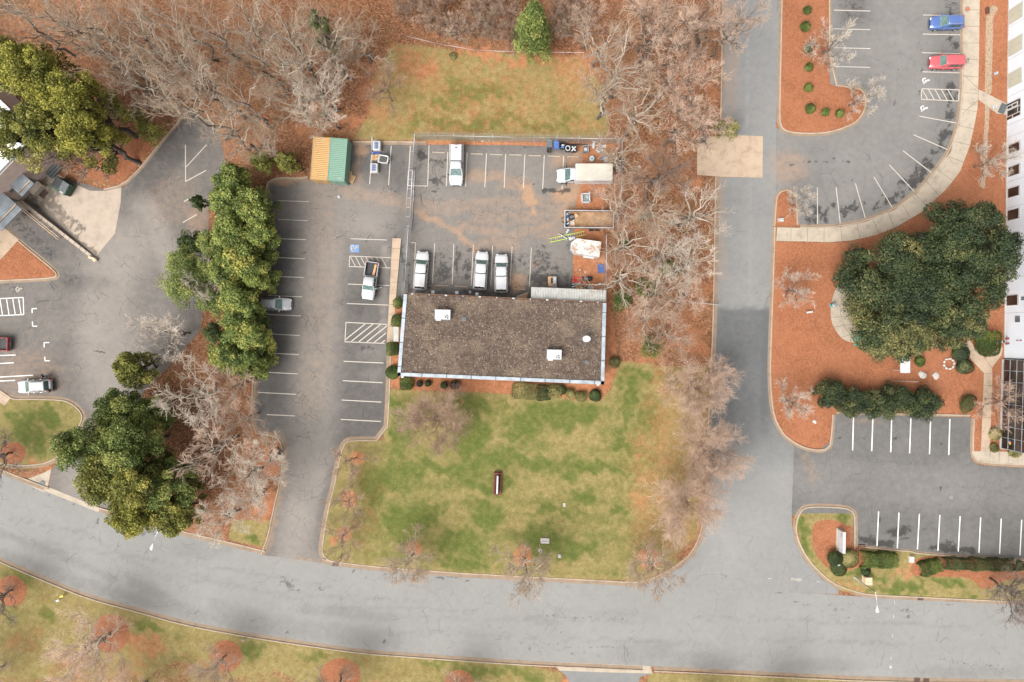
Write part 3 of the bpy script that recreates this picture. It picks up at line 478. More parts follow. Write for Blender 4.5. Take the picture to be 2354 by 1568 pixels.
def F_left(X, Y):
    lt = .46 + .42 * mx(FL(X, Y, [(290, 560), (250, 640), (240, 760), (250, 880)], 70), FL(X, Y, [(330, 470), (400, 620)], 30)) - .25 * mx(FL(X, Y, [(330, 430), (380, 360), (430, 300)], 40), FE(X, Y, 200, 650, 60, 20), FE(X, Y, 90, 560, 60, 40)) + .4 * FE(X, Y, 200, 1120, 60, 50)
    wet = mx(FL(X, Y, [(20, 500), (70, 540), (120, 590)], 16, .55), FL(X, Y, [(30, 510), (90, 470)], 14, .6), FE(X, Y, 160, 640, 40, 12, .4), FE(X, Y, 40, 665, 40, 8, .45))
    return dict(lt=lt, clay=.12 + mx(FE(X, Y, 60, 860, 90, 60, .25), FE(X, Y, 455, 500, 30, 40, .4), FE(X, Y, 400, 460, 60, 60, .2)) + 0 * X, wet=wet)
def F_ur(X, Y):
    lt = .62 - .12 * FL(X, Y, ul_edge, 60) + 0 * X
    lt -= .25 * FE(X, Y, 1960, 20, 40, 40)
    rg = np.random.default_rng(3); wet = 0 * X
    for _ in range(95):
        t = rg.uniform(0, len(ul_edge) - 1.01); a, b = ul_edge[int(t)], ul_edge[int(t) + 1]; u = t - int(t); px, py = a[0] + (b[0] - a[0]) * u, a[1] + (b[1] - a[1]) * u
        k = rg.uniform(.02, .13); wet = np.maximum(wet, FE(X, Y, px + (2000 - px) * k, py + (200 - py) * k, rg.uniform(4, 14), rg.uniform(4, 14), rg.uniform(.5, .98)))
    wet = mx(wet, FL(X, Y, [(1812, 377), (1880, 372), (1950, 368)], 2, .7), FE(X, Y, 1945, 370, 10, 3, .7), FE(X, Y, 1960, 20, 30, 40, .45), FL(X, Y, [(2060, 0), (2060, 220), (2050, 280), (2015, 340), (1950, 420), (1840, 432)], .9, .5), FL(X, Y, [(2118, 0), (2116, 190), (2100, 270), (2080, 330)], .9, .6))
    return dict(lt=lt, clay=FE(X, Y, 1810, 385, 50, 40, .5), wet=wet)
def F_lr(X, Y):
    lt = .34 + .14 * FL(X, Y, [(1860, 1100), (2400, 1130)], 50)
    wet = mx(FE(X, Y, 2060, 1222, 30, 12, .8), FE(X, Y, 2082, 1216, 20, 10, .8), FL(X, Y, [(1978, 1240), (2010, 1246), (2050, 1252)], 9, .95), FE(X, Y, 2005, 1235, 8, 10, .8), FE(X, Y, 2080, 1235, 12, 6, .7), FL(X, Y, [(2140, 1258), (2180, 1262), (2235, 1266)], 8, .95), FE(X, Y, 2180, 1248, 20, 8, .7), FE(X, Y, 2060, 1006, 12, 3, .95), FE(X, Y, 2052, 1015, 4, 9, .8), FE(X, Y, 1985, 1005, 7, 3, .8), FE(X, Y, 1930, 1005, 5, 3, .8), FE(X, Y, 2140, 1015, 4, 4, .8), FE(X, Y, 2165, 1018, 8, 2, .8), FE(X, Y, 2165, 1116, 6, 3, .8), FL(X, Y, [(1950, 1050), (2100, 1065), (2250, 1070)], 3, .35), FL(X, Y, [(1960, 1090), (2140, 1110), (2165, 1116), (2163, 1170)], 2.5, .4), FL(X, Y, [(2160, 1116), (2353, 1125)], 3, .35), FE(X, Y, 2239, 1104, 3, 3, .8), FE(X, Y, 2018, 1190, 4, 16, .7), FL(X, Y, [(2110, 1216), (2350, 1224)], 2, .45), FE(X, Y, 2010, 1166, 6, 4, .6), FE(X, Y, 1975, 1170, 5, 5, .6))
    return dict(lt=lt, clay=mx(FL(X, Y, [(1850, 1050), (1870, 1100)], 16, .35), FE(X, Y, 1990, 970, 40, 10, .35)), wet=wet)
sheet('left_lot', left_poly, .004, M['lot'], F_left)
sheet('parking_lot', lot_poly, .004, M['lot'], F_lot, 5.5)
sheet('office_lot_north', ur_poly, .004, M['lotr'], F_ur)
sheet('main_road', road_poly, .008, M['road'], F_road)
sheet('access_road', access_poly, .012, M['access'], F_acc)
sheet('office_lot_south', lr_poly, .016, M['lotr'], F_lr)
zero = lambda X, Y: dict(wet=0 * X)
sheet('south_driveway', [(1285, 1540), (1500, 1548), (1470, 1556), (1450, 1700), (1320, 1700), (1312, 1575), (1300, 1553)], .012, M['access'], lambda X, Y: dict(lt=.55 + 0 * X, clay=0 * X, wet=0 * X))
sheet('driveway_apron', [(1271, 1521), (1494, 1531), (1500, 1548), (1380, 1545), (1285, 1541)], .018, M['walk'], zero, 12)
sheet('driveway_apron', [(1602, 316), (1694, 311), (1753, 313.5), (1752, 409), (1654, 406.5), (1602, 402)], .020, M['walktan'], zero, 12)
sheet('driveway_apron', [(48, 1107), (100, 1087), (118, 1078), (108, 1128), (100, 1131)], .014, M['walk'], zero, 12)
sheet('dock_pad', [(60, 460), (105, 400), (132, 402), (175, 424), (207, 439), (240, 439), (279, 431), (277, 468), (264, 537), (222, 588), (150, 528), (75, 462)], .018, M['pad'],
      lambda X, Y: dict(wet=mx(FL(X, Y, [(110, 445), (130, 470), (160, 500), (190, 530)], 9, .85), FL(X, Y, [(70, 465), (140, 520), (215, 585)], 13, .95), FL(X, Y, [(80, 450), (130, 500)], 24, .7), FE(X, Y, 150, 420, 24, 14, .7), FE(X, Y, 115, 440, 36, 20, .75), FE(X, Y, 230, 460, 20, 10, .3))), 9)
# --- pavements (real slabs with joints)
def along(P, step):
    out = []; acc = 0
    for i in range(len(P) - 1):
        a, b = Vector(P[i]), Vector(P[i + 1]); L = (b - a).length; t = step - acc
        while t < L: out.append((a.lerp(b, t / L), (b - a).normalized())); t += step
        acc = L - (t - step)
    return out
wo = [(2250, -90), (2250, 0), (2248, 150), (2245, 250), (2238, 287), (2227, 337), (2205, 394), (2175, 434), (2115, 489), (2057, 523), (2010, 541), (1957, 553), (1905, 557), (1783, 554)]
wi = [(2214, -90), (2214, 0), (2213, 187), (2210, 234), (2203, 286), (2183, 350), (2141, 405), (2105, 445), (2053, 484), (1989, 510), (1932, 522), (1878, 525), (1785, 523)]
sheet('sidewalk', wo + wi[::-1], .125, M['walk'], zero, 10, .12)
jb = MB()
def joint(a, b, z=.1285, wd=.05):
    a = Vector((*W(*a), z)); b = Vector((*W(*b), z)); n = (b - a).cross(Vector((0, 0, 1))).normalized() * wd / 2
    jb.quad(a - n, b - n, b + n, a + n)
for p, d in along(wi, 38):
    n = Vector((d.y, -d.x)); joint((p + n * 0), (p - n * 38 if True else p)) if False else None
    q = min(along(wo, 2), key=lambda e: (e[0] - p).length); joint(p, q[0])
for a, b in (((2238, 205), (2247, 212)), ((2248, 207), (2212, 172)), ((2210, 262), (2245, 232))): joint(a, b)
sheet('sidewalk', [(902, 548), (922, 548.5), (914, 640), (905, 750), (905, 787), (889, 787), (893, 720)], .125, M['walktan'], zero, 8, .12)
for y, a, b in ((572, 901, 920.5), (598, 899.5, 918), (623, 898, 915.5), (649, 896.5, 913), (674, 895, 911), (700, 894, 908.5), (724, 892.5, 906.5), (750, 891, 905)): joint((a, y), (b, y))
sheet('sidewalk', [(2227, 782), (2207, 794), (2232, 828), (2260, 858), (2257, 930), (2253, 1037), (2273, 1037), (2277, 930), (2279, 862), (2278, 846), (2300, 816), (2304, 796), (2285, 806), (2262, 824), (2240, 800)], .12, M['walktan'], zero, 8, .115)
for a, b in (((2260, 858), (2279, 860)), ((2262, 824), (2278, 846)), ((2258, 885), (2278, 886)), ((2256, 960), (2276, 960)), ((2222, 812), (2243, 800))): joint(a, b, .1235)
sheet('sidewalk', smooth([(1943, 634), (1925, 650), (1913, 680), (1907, 715), (1910, 742), (1922, 765), (1940, 785), (1985, 790), (1985, 778), (1970, 758), (1960, 735), (1957, 700), (1964, 668), (1975, 650), (1965, 634)], 2, True), .12, M['walk'], zero, 8, .115)
for a, b in (((1918, 665), (1958, 690)), ((1909, 700), (1957, 703)), ((1909, 730), (1961, 727)), ((1915, 752), (1964, 744)), ((1935, 775), (1975, 762)), ((1934, 672), (1930, 720)), ((1930, 720), (1940, 752)), ((1940, 752), (1958, 776))): joint(a, b, .1235)
sheet('sidewalk', [(2247, 206), (2314, 240), (2311, 265), (2290, 262), (2247, 230)], .121, M['walk'], zero, 8, .115)
sheet('sidewalk', [(2232, 1037), (2275, 1037), (2500, 1044), (2500, 1076), (2353, 1068), (2254, 1063), (2240, 1053), (2234, 1045)], .123, M['walk'], zero, 10, .118)
for x in (2274, 2295, 2316, 2338): joint((x, 1037), (x - 1, 1063), .1265)
sheet('sidewalk', [(-90, 880), (0, 896), (27, 914), (12, 932), (0, 925), (-90, 905)], .125, M['walktan'], zero, 10, .12)
sheet('sidewalk', [(-90, 560), (-20, 500), (8, 520), (45, 551), (0, 600), (-90, 640)], .123, M['walktan'], zero, 10, .118)
tag(jb.build('pavement_joints', M['joint']), kind='structure')
# --- kerbs: gutter pan and raised kerb swept along the asphalt edge
def kerb(P, side, gut=8.0, wdt=2.6, name='kerb', closed=False):
    P = smooth(P, 1) if len(P) > 4 else P
    pts = [Vector(p) for p in P]; n = len(pts); prof = [(0, .006), (gut, .022), (gut + .3, .135), (gut + wdt, .14), (gut + wdt + .4, .06)]
    nr = []
    for i in range(n):
        d = (pts[min(i + 1, n - 1)] - pts[max(i - 1, 0)]).normalized(); nr.append(Vector((d.y, -d.x)) * side)
    b = MB(); vs = []
    for i in range(n):
        for o, z in prof: q = pts[i] + nr[i] * o; vs.append((*W(q.x, q.y), z + .012))
    k = len(prof); fs = []; b.v = vs
    for i in range(n - 1):
        for j in range(k - 1):
            fc = [i * k + j, i * k + j + 1, (i + 1) * k + j + 1, (i + 1) * k + j]; b.f.append(fc if side < 0 else fc[::-1]); b.mi.append(1 if j == 0 else 0); b.sm.append(False)
    me = b.mesh(name); bm = bmesh.new(); bm.from_mesh(me); bmesh.ops.recalc_face_normals(bm, faces=bm.faces)
    up = sum(fc.normal.z for fc in bm.faces)
    if up < 0: bmesh.ops.reverse_faces(bm, faces=bm.faces)
    bm.to_mesh(me); bm.free()
    return tag(link(name, me, [M['kerb'], M['gutter']]), kind='structure')
kerb(road_n[:4], 1); kerb(road_n[5:11], 1); kerb(road_n[11:] + corner_w[1:], 1); kerb(lot_e, 1); kerb(lot_w, 1, 5); kerb([(811, 333), (900, 333), (979, 334)], 1, 5)
kerb(isl_u, -1, 5); kerb(isl_m, 1, 4); kerb([(1774, 522), (1770, 640), (1765, 784)] + bed_e_low[1:], 1, 5); kerb(isl_s, 1, 6); kerb([(1973, 1254), (1990, 1253), (2065, 1261), (2090, 1262), (2115, 1269), (2353, 1283), (2500, 1292)], -1, 3)
kerb([(1921, 952), (2228, 959)], 1, 3); kerb([(2231, 962), (2228, 1036), (2233, 1056), (2250, 1069), (2353, 1075), (2500, 1082)], 1, 5); kerb(ul_edge, 1, 5, 2.4); kerb(isl_l, -1, 7); kerb(tri_l, -1, 5); kerb(road_s[:15], -1); kerb(road_s[14:], -1) if False else kerb([(1503, 1532), (1539, 1533), (1765, 1544), (2015, 1556), (2353, 1562), (2500, 1566)], -1, 9)
kerb([(1661, 311), (1664, 200), (1665, 110), (1668, -90)], 1, 5)
kerb([(240, 440), (285, 430), (325, 392), (362, 345), (400, 300), (437, 255)], 1, 3)
sheet('driveway_apron', [(100, 1127), (225, 1177), (232, 1168), (106, 1117)], .03, M['walk'], zero, 8)
# --- painted markings
class Marks:
    def __init__(s): s.b = MB()
    def line(s, a, b, wd=.11, z=.027):
        a = Vector((*W(*a), z)); b = Vector((*W(*b), z)); n = (b - a).cross(Vector((0, 0, 1))).normalized() * wd / 2
        s.b.quad(a - n, b - n, b + n, a + n); return s
    def poly(s, P, wd=.11, closed=False, z=.027):
        for i in range(len(P) if closed else len(P) - 1): s.line(P[i], P[(i + 1) % len(P)], wd, z)
        return s
    def done(s, m, name='road_markings'): return tag(s.b.build(name, m), kind='structure')
def T(i, j, *pts): return [(588.3 * i + x / 4, 391.9 * j + y / 4) for x, y in pts]
mk = Marks()
for a, b in ((200, 278, 487, 288), (205, 450, 473, 463), (160, 626, 462, 637), (140, 798, 450, 813), (130, 973, 438, 985), (105, 1150, 427, 1163), (125, 1325, 415, 1338), (65, 1500, 403, 1518)) and [((p[0], p[1]), (p[2], p[3])) for p in ((200, 278, 487, 288), (205, 450, 473, 463), (160, 626, 462, 637), (140, 798, 450, 813), (130, 973, 438, 985), (105, 1150, 427, 1163), (95, 1323, 415, 1338), (65, 1500, 403, 1518))]: mk.line(*T(1, 1, a, b))
for p in ((50, 108, 392, 126), (40, 285, 380, 303), (20, 473, 370, 491), (100, 677, 358, 689), (805, 187, 1172, 203), (797, 365, 1163, 384), (788, 543, 1152, 562), (780, 721, 1148, 740)): mk.line(*T(1, 2, p[:2], p[2:]), .13)
for p in ((870, 628, 1205, 640), (843, 1045, 1228, 1058), (835, 1224, 1218, 1238)): mk.line(*T(1, 1, p[:2], p[2:]))
mk.poly(T(1, 1, (1240, 803), (860, 788), (857, 884), (1235, 897)))
for x in range(7): mk.line(*T(1, 1, (868 + 48 * x, 793 + 2 * x), (915 + 48 * x, 884 + 2 * x)), .1)
Q = T(1, 1, (1208, 1415), (827, 1397), (818, 1576), (1182, 1590)); mk.poly(Q, .13)
def clip(a, b, P):
    ts = []
    for i in range(len(P)):
        c, d = P[i], P[(i + 1) % len(P)]; r = (b[0] - a[0], b[1] - a[1]); q = (d[0] - c[0], d[1] - c[1]); dn = r[0] * q[1] - r[1] * q[0]
        if abs(dn) < 1e-9: continue
        t = ((c[0] - a[0]) * q[1] - (c[1] - a[1]) * q[0]) / dn; u = ((c[0] - a[0]) * r[1] - (c[1] - a[1]) * r[0]) / dn
        if 0 <= u <= 1: ts.append(t)
    if len(ts) < 2: return None
    return [(a[0] + (b[0] - a[0]) * t, a[1] + (b[1] - a[1]) * t) for t in (min(ts), max(ts))]
for k in range(9):
    s_ = clip((770 + 18.5 * k, 800), (870 + 18.5 * k, 720), Q)
    if s_: mk.line(*s_, .15)
for x0, y0, x1, y1 in ((853.8, 355, 849.5, 424), (899, 335, 893, 426), (943, 336, 937.5, 427), (986, 334, 982.7, 428), (1029, 350, 1025.7, 427.6), (1073.5, 351, 1069.7, 429), (1118, 353, 1114, 431), (1162, 354.5, 1158.5, 432.6), (1206, 356, 1202.7, 433), (1250.7, 357.5, 1247, 435), (1295, 358, 1291.5, 436)): mk.line((x0, y0), (x1, y1), .12)
mk.line((937, 427), (983, 428), .12)
mk.poly(T(1, 1, (1424, 664), (1468, 664), (1447, 1050)), .1)
for p in ((1642, 670, 1622, 1040), (1818, 678, 1803, 1050), (1998, 686, 1978, 1060), (2176, 693, 2158, 1060), (2354, 700, 2334, 1060)): mk.line(*T(1, 1, p[:2], p[2:]), .1)
mk.line((1221, 569.5), (1216.5, 658), .1)
for p in ((1705, -235, 1707, 103), (1707, 103, 1895, 0), (1690, 288, 1812, 222), (1680, 480, 1810, 405)): mk.line(*T(0, 1, p[:2], p[2:]), .13)
mk.line((475, 333), (428, 384), .12)
mk.done(M['line'])
mk = Marks()
mk.poly(T(0, 1, (-80, 1183), (215, 1168), (220, 1325), (-80, 1340)), .13)
for x in (0, 60, 118, 172): mk.line(*T(0, 1, (x, 1178), (x + 25, 1332)), .12)
mk.poly(T(0, 1, (340, 1270), (295, 1271), (297, 1310)), .14); mk.poly(T(0, 1, (299, 1390), (301, 1433), (342, 1432)), .14)
mk.poly(T(0, 2, (452, 15), (406, 16), (408, 58)), .14); mk.poly(T(0, 2, (413, 145), (414, 183), (458, 182)), .14)
for p in ((-90, 137, 145, 129), (-90, 213, 130, 200), (-90, 337, 305, 315), (-90, 372, 140, 363)): mk.line(*T(0, 2, p[:2], p[2:]), .13)
mk.done(M['linew']); mk = Marks()
for p in ((605, 95, 940, 104), (605, 267, 940, 275), (605, 440, 940, 449), (600, 612, 940, 622), (1422, 140, 1765, 147), (1420, 315, 1765, 322), (1417, 487, 1762, 495), (1415, 662, 1758, 672), (1390, 1070, 1725, 1132), (1335, 1240, 1650, 1378)): mk.line(*T(3, 0, p[:2], p[2:]), .12)
Q = T(3, 0, (1412, 818), (1755, 828), (1750, 931), (1408, 915)); mk.poly(Q, .12, True)
for k in range(5): mk.line(*T(3, 0, (1412 + 60 * k, 820 + 1.6 * k), (1468 + 60 * k, 917 + 3 * k)), .12)
for a, b in (((2075, 347), (2140, 397)), ((2043, 379), (2101, 441)), ((2008, 407), (2050, 477)), ((1965.5, 422), (1988, 501)), ((1921, 431), (1930.5, 513)), ((1878, 431), (1878.5, 515))): mk.line(a, b, .12)
mk.done(M['line']); mk = Marks()
for p in ((785, 683, 776, 1005), (962, 710, 952, 1012), (1135, 705, 1127, 1023), (1312, 705, 1300, 1032), (1492, 735, 1483, 1040), (1670, 718, 1660, 1048)): mk.line(*T(3, 2, p[:2], p[2:]), .16)
for p in ((1015, 0, 1000, 318), (1202, 10, 1187, 338), (1390, 22, 1372, 348), (1578, 33, 1560, 360), (1764, 43, 1747, 368), (1953, 55, 1937, 378), (2142, 65, 2127, 388), (2330, 75, 2314, 402)): mk.line(*T(3, 3, p[:2], p[2:]), .16)
for p in ((0, 616, 30, 617), (445, 645, 480, 648), (1163, 815, 1162, 850), (1153, 950, 1152, 980), (1141, 1128, 1140, 1158), (1130, 1335, 1129, 1365), (1126, 1410, 1124, 1440)): mk.line(*T(3, 3, p[:2], p[2:]), .035)
mk.line((2043.8, 1531), (2046.4, 1536.5), .05); mk.line((2049, 1531), (2046.4, 1536.5), .05)
# faint tyre arc on the road is in the asphalt; accessible symbols: head, back, seat, wheel arc
def wheelchair(b, cx, cy, sc, ang, z=.031):
    def q(p): c, s_ = math.cos(ang), math.sin(ang); return (cx + (p[0] * c - p[1] * s_) * sc, cy + (p[0] * s_ + p[1] * c) * sc)
    ar = [(-.1 + .42 * math.cos(R(t)), .25 + .42 * math.sin(R(t))) for t in range(-60 - 90, -60 - 90 - 250, -18)][::-1]
    b.poly([q(p) for p in ar], .13 * sc / 9, z=z)
    b.poly([q((-.1, -.45)), q((-.05, .12)), q((.35, .15)), q((.5, .55)), q((.65, .5))], .16 * sc / 9, z=z); b.line(q((-.05, -.12)), q((.3, -.1)), .12 * sc / 9, z)
    b.poly([q((-.12 + .1 * math.cos(R(t)), -.62 + .1 * math.sin(R(t)))) for t in range(0, 361, 60)], .15 * sc / 9, z=z)
wheelchair(mk, *T(3, 0, (1450, 745))[0], 11, R(90)); wheelchair(mk, *T(3, 0, (1433, 1000))[0], 11, R(90))
mk.done(M['linew'])
sq = T(1, 1, (868, 681), (948, 683), (946, 755), (865, 750)); bq = MB(); bq.add([(*W(*p), .026) for p in sq], [[3, 2, 1, 0]]); tag(bq.build('blue_accessible_square', M['blue_paint']), kind='structure')
mk = Marks(); wheelchair(mk, *T(1, 1, (905, 712))[0], 12, R(78)); wheelchair(mk, *T(0, 1, (175, 1095))[0], 10, R(80)); mk.done(M['line'])
tx = text('utility_lettering', 'PNG', .55, M['line'], None, Matrix.Translation((*W(1826.5, 1332), .03)) @ Matrix.Rotation(R(-3), 4, 'Z'), .001); tag(tx, kind='structure')
tx = text('utility_lettering', 'NC', .42, M['line'], None, Matrix.Translation((*W(1837, 1332.5), .03)) @ Matrix.Rotation(R(-3), 4, 'Z'), .001); tag(tx, kind='structure')
mk = Marks(); mk.poly([(1837 + 3.6 * math.cos(t), 1332.5 + 3.2 * math.sin(t)) for t in np.linspace(0, 6.283, 16)], .05); mk.done(M['line'])
# ---------------------------------------------------------------- vegetation builders
def bez(P, t):
    a, b, c = P; t = t[..., None] if np.ndim(t) else t; return (1 - t) ** 2 * a + 2 * t * (1 - t) * b + t * t * c
def unit(v): return v / np.maximum(np.linalg.norm(v, axis=-1, keepdims=True), 1e-9)
def tubes(cur, r0, r1, k, n, r_):
    """curves (N,3,3) -> verts, quads; tapering, slightly crooked"""
    N = len(cur); t = np.linspace(0, 1, k + 1)
    P = np.stack([(1 - u) ** 2 * cur[:, 0] + 2 * u * (1 - u) * cur[:, 1] + u * u * cur[:, 2] for u in t], 1)
    L = np.linalg.norm(cur[:, 2] - cur[:, 0], axis=1)
    if k > 1: P[:, 1:-1] += r_.normal(0, 1, P[:, 1:-1].shape) * (.045 * L)[:, None, None]
    D = unit(np.gradient(P, axis=1)); A = unit(np.cross(D, np.array([.31, .52, .79]))); B = np.cross(D, A)
    rad = r0[:, None] + (r1 - r0)[:, None] * t[None, :]
    V = np.zeros((N, k + 1, n, 3))
    for j in range(n): V[:, :, j] = P + (A * math.cos(6.283 * j / n) + B * math.sin(6.283 * j / n)) * rad[..., None]
    b = (np.arange(N) * (k + 1) * n)[:, None, None] + (np.arange(k) * n)[None, :, None]; j = np.arange(n)[None, None, :]; j2 = (j + 1) % n
    F = np.stack([b + j, b + j2, b + n + j2, b + n + j], -1).reshape(-1, 4)
    return V.reshape(-1, 3), F
def merge(parts):
    V = []; F = []; o = 0
    for v, q in parts: V.append(v); F.append(q + o); o += len(v)
    return np.concatenate(V), np.concatenate(F)
def children(cur, r0, r1, num, tmin, ang, L, up, r_, rk=.6, tmax=1.0):
    N = len(cur); pi = np.repeat(np.arange(N), num); t = r_.uniform(tmin, tmax, len(pi)); c = cur[pi]
    st = bez((c[:, 0], c[:, 1], c[:, 2]), t); tg = unit(bez((c[:, 0], c[:, 1], c[:, 2]), np.minimum(t + .05, 1.05)) - bez((c[:, 0], c[:, 1], c[:, 2]), t - .02))
    rv = unit(r_.normal(0, 1, (len(pi), 3))); rv -= (rv * tg).sum(1, keepdims=True) * tg; rv = unit(rv)
    d = unit(tg * math.cos(ang) + rv * math.sin(ang) + np.array([0, 0, up])); ln = L * r_.uniform(.55, 1.15, len(pi)) * (1.15 - .5 * t)
    en = st + d * ln[:, None]; mi = st + (tg * .35 + d * .65) * (ln * .5)[:, None]
    ra = (r0[pi] + (r1 - r0)[pi] * t) * rk
    return np.stack([st, mi, en], 1), ra, ra * .45
def bare_meshes(seed, h, rad, tr, fork=.3, limbs=7, n2=9, n3=7, n4=5, up=.25, twr=.014, droop=0.0, lean=0, flat=1.0):
    """trunk mesh and crown mesh of a leafless tree"""
    r_ = np.random.default_rng(seed)
    top = np.array([r_.normal(0, .05) * h, r_.normal(0, .05) * h, h * .72]); mid = np.array([r_.normal(0, .03) * h, r_.normal(0, .03) * h, h * .4])
    tk = np.array([[[0, 0, -.15], mid, top]]); r0 = np.array([tr]); r1 = np.array([tr * .3])
    V1 = tubes(tk, r0, r1, 8, 8, r_)
    # limbs aim at points spread over the crown
    t = np.sort(r_.uniform(fork, .95, limbs)); az = np.arange(limbs) * 2.4 + r_.uniform(0, .8, limbs); st = bez((tk[0, 0], tk[0, 1], tk[0, 2]), t)
    el = (t - fork) / (1 - fork); rr = rad * (.95 - .5 * el) * r_.uniform(.7, 1.1, limbs) * flat
    en = np.stack([np.cos(az) * rr, np.sin(az) * rr, np.clip(st[:, 2] + h * (.22 + .22 * el) * r_.uniform(.7, 1.2, limbs), 0, h * .97)], 1); en[:, :2] += st[:, :2]
    mi = st * .45 + en * .55; mi[:, 2] = st[:, 2] * .5 + en[:, 2] * .5 - h * .03 * r_.uniform(0, 1, limbs); mi[:, :2] += r_.normal(0, .07 * rad, (limbs, 2))
    lb = np.stack([st, mi, en], 1); la = tr * (1 - .6 * t) * .72; lz = la * .3
    V2 = tubes(lb, la, lz, 6, 6, r_)
    allc = np.concatenate([lb, tk]); alla = np.concatenate([la, r0]); allz = np.concatenate([lz, r1])
    c2, a2, z2 = children(allc, alla, allz, n2, .3, .75, rad * .55, up, r_, .5); a2 = np.maximum(a2, twr * 1.8); z2 = np.maximum(z2, twr)
    c3, a3, z3 = children(c2, a2, z2, n3, .2, .75, rad * .28, up * .8 - droop, r_, .6); a3 = np.maximum(a3, twr); z3 = np.maximum(z3, twr * .8)
    c4_, a4, z4 = children(c3, a3, z3, n4, .2, .7, rad * .15, up * .6 - droop, r_, .7); a4 = np.maximum(a4, twr * .75); z4 = np.maximum(z4, twr * .5)
    crown = [V2, tubes(c2, a2, z2, 4, 4, r_), tubes(c3, a3, z3, 3, 3, r_), tubes(c4_, a4, z4, 2, 3, r_)]
    v, q = V1; me1 = np_mesh('trunk', v, q); v2, q2 = merge(crown[2:]); me2 = np_mesh('twigs', v2, q2); v3, q3 = merge(crown[:2]); me3 = np_mesh('limbs', v3, q3)
    lv = (c4_[:, 2], c4_[:, 1])
    return me1, me3, me2, lv
PROTO = {}
def proto(kind, i):
    if (kind, i) in PROTO: return PROTO[kind, i]
    s = 100 * i + {'wood': 1, 'haze': 2, 'small': 3, 'brush': 4, 'road': 5, 'white': 6}[kind]
    a = dict(wood=dict(h=17, rad=5.8, tr=.26, fork=.34, limbs=9, n2=6, n3=4, n4=3, up=.22, twr=.0155),
             white=dict(h=13, rad=4.6, tr=.17, fork=.3, limbs=9, n2=7, n3=5, n4=4, up=.3, twr=.015),
             haze=dict(h=8.5, rad=5.4, tr=.15, fork=.12, limbs=16, n2=11, n3=8, n4=6, up=.3, twr=.0105),
             small=dict(h=5.5, rad=2.9, tr=.085, fork=.22, limbs=8, n2=8, n3=6, n4=4, up=.32, twr=.0105),
             brush=dict(h=6.5, rad=2.2, tr=.06, fork=.08, limbs=8, n2=7, n3=5, n4=4, up=.5, twr=.012),
             road=dict(h=8, rad=4.1, tr=.15, fork=.24, limbs=11, n2=9, n3=7, n4=5, up=.12, twr=.0115))[kind]
    r = bare_meshes(s, **a); PROTO[kind, i] = (a, r); return PROTO[kind, i]
def variant(me, m):
    key = ('v', me.name, m.name)
    if key not in PROTO: c = me.copy(); c.materials.clear(); c.materials.append(m); PROTO[key] = c
    return PROTO[key]
TREES = random.Random(11)
def leafbits(pts, num, size, m, parent, seed, name='withered_leaves'):
    r_ = np.random.default_rng(seed); k = r_.integers(0, len(pts), num); P = pts[k] + r_.normal(0, .12, (num, 3))
    return cards(name, P, unit(r_.normal(0, 1, (num, 3))), size, r_.uniform(0, 1, num), m, parent, r_)
def bare_tree(base, kind, h, r, tm, label, group=None, bark='bark', leaves=0, name='bare_tree', var=None, lift=0):
    i = TREES.randrange(dict(wood=7, haze=4, small=4, brush=4, road=4, white=4)[kind]) if var is None else var
    a, (m1, m3, m2, lv) = proto(kind, i)
    t = thing(name, label, 'bush' if kind == 'brush' else 'tree', (*W(*base), .05 + lift), TREES.uniform(0, 6.28), group, (r / a['rad'], r / a['rad'], h / a['h']))
    for nm, me, mm in (('trunk', m1, M['bark'] if bark == 'barkp' else M[bark]), ('limbs', m3, M[bark]), ('twigs', m2, M[tm])):
        o = bpy.data.objects.new(nm, variant(me, mm)); COL.objects.link(o); o.parent = t
    if leaves: leafbits(lv[0], leaves, .13, M['lf_tan'], t, i + leaves)
    return t
def base_of(ax, ay, h, fr=.72):
    k = 1 - fr * h / H; return (CX + (ax - CX) * k, CY + (ay - CY) * k)
def cards(name, P, Nn, size, tone, m, parent, r_, asp=1.0, flatten=.35):
    n = len(P); rv = unit(r_.normal(0, 1, (n, 3))); Nn = unit(Nn * (1 - flatten) + rv * flatten * 1.6 + np.array([0, 0, .15]))
    A = unit(np.cross(Nn, unit(r_.normal(0, 1, (n, 3))))); B = np.cross(Nn, A); s = size * r_.uniform(.6, 1.25, n)[:, None] if np.isscalar(size) else size[:, None]
    V = np.stack([P - A * s * .5, P - B * s * .3 * asp + Nn * s * .12, P + A * s * .5, P + B * s * .3 * asp + Nn * s * .12], 1).reshape(-1, 3)
    F = np.arange(4 * n).reshape(-1, 4); me = np_mesh(name, V, F); put_attr(me, {'tone': np.repeat(np.clip(tone, 0, 1), 4)})
    return link(name, me, m, parent)
def lobes(seed, rx, ry, h0, h1, n, lr, kind='round'):
    r_ = np.random.default_rng(seed); C = []; Rr = []
    for k in range(n):
        u = (k + .5) / n; a = k * 2.39996 + r_.uniform(-.3, .3)
        if kind == 'cone': z = u ** .8; q = (1 - z) ** .75 * math.sqrt(r_.uniform(.25, 1))
        elif kind == 'slab': z = r_.uniform(.3, 1); q = math.sqrt(u)
        else: z = r_.uniform(0, 1) ** .6; q = math.sqrt(u) * math.sqrt(max(0.02, 1 - (max(z - .25, 0) / .9) ** 2))
        C.append((rx * q * math.cos(a), ry * q * math.sin(a), h0 + (h1 - h0) * z)); Rr.append(lr * r_.uniform(.65, 1.2))
    return np.array(C), np.array(Rr)
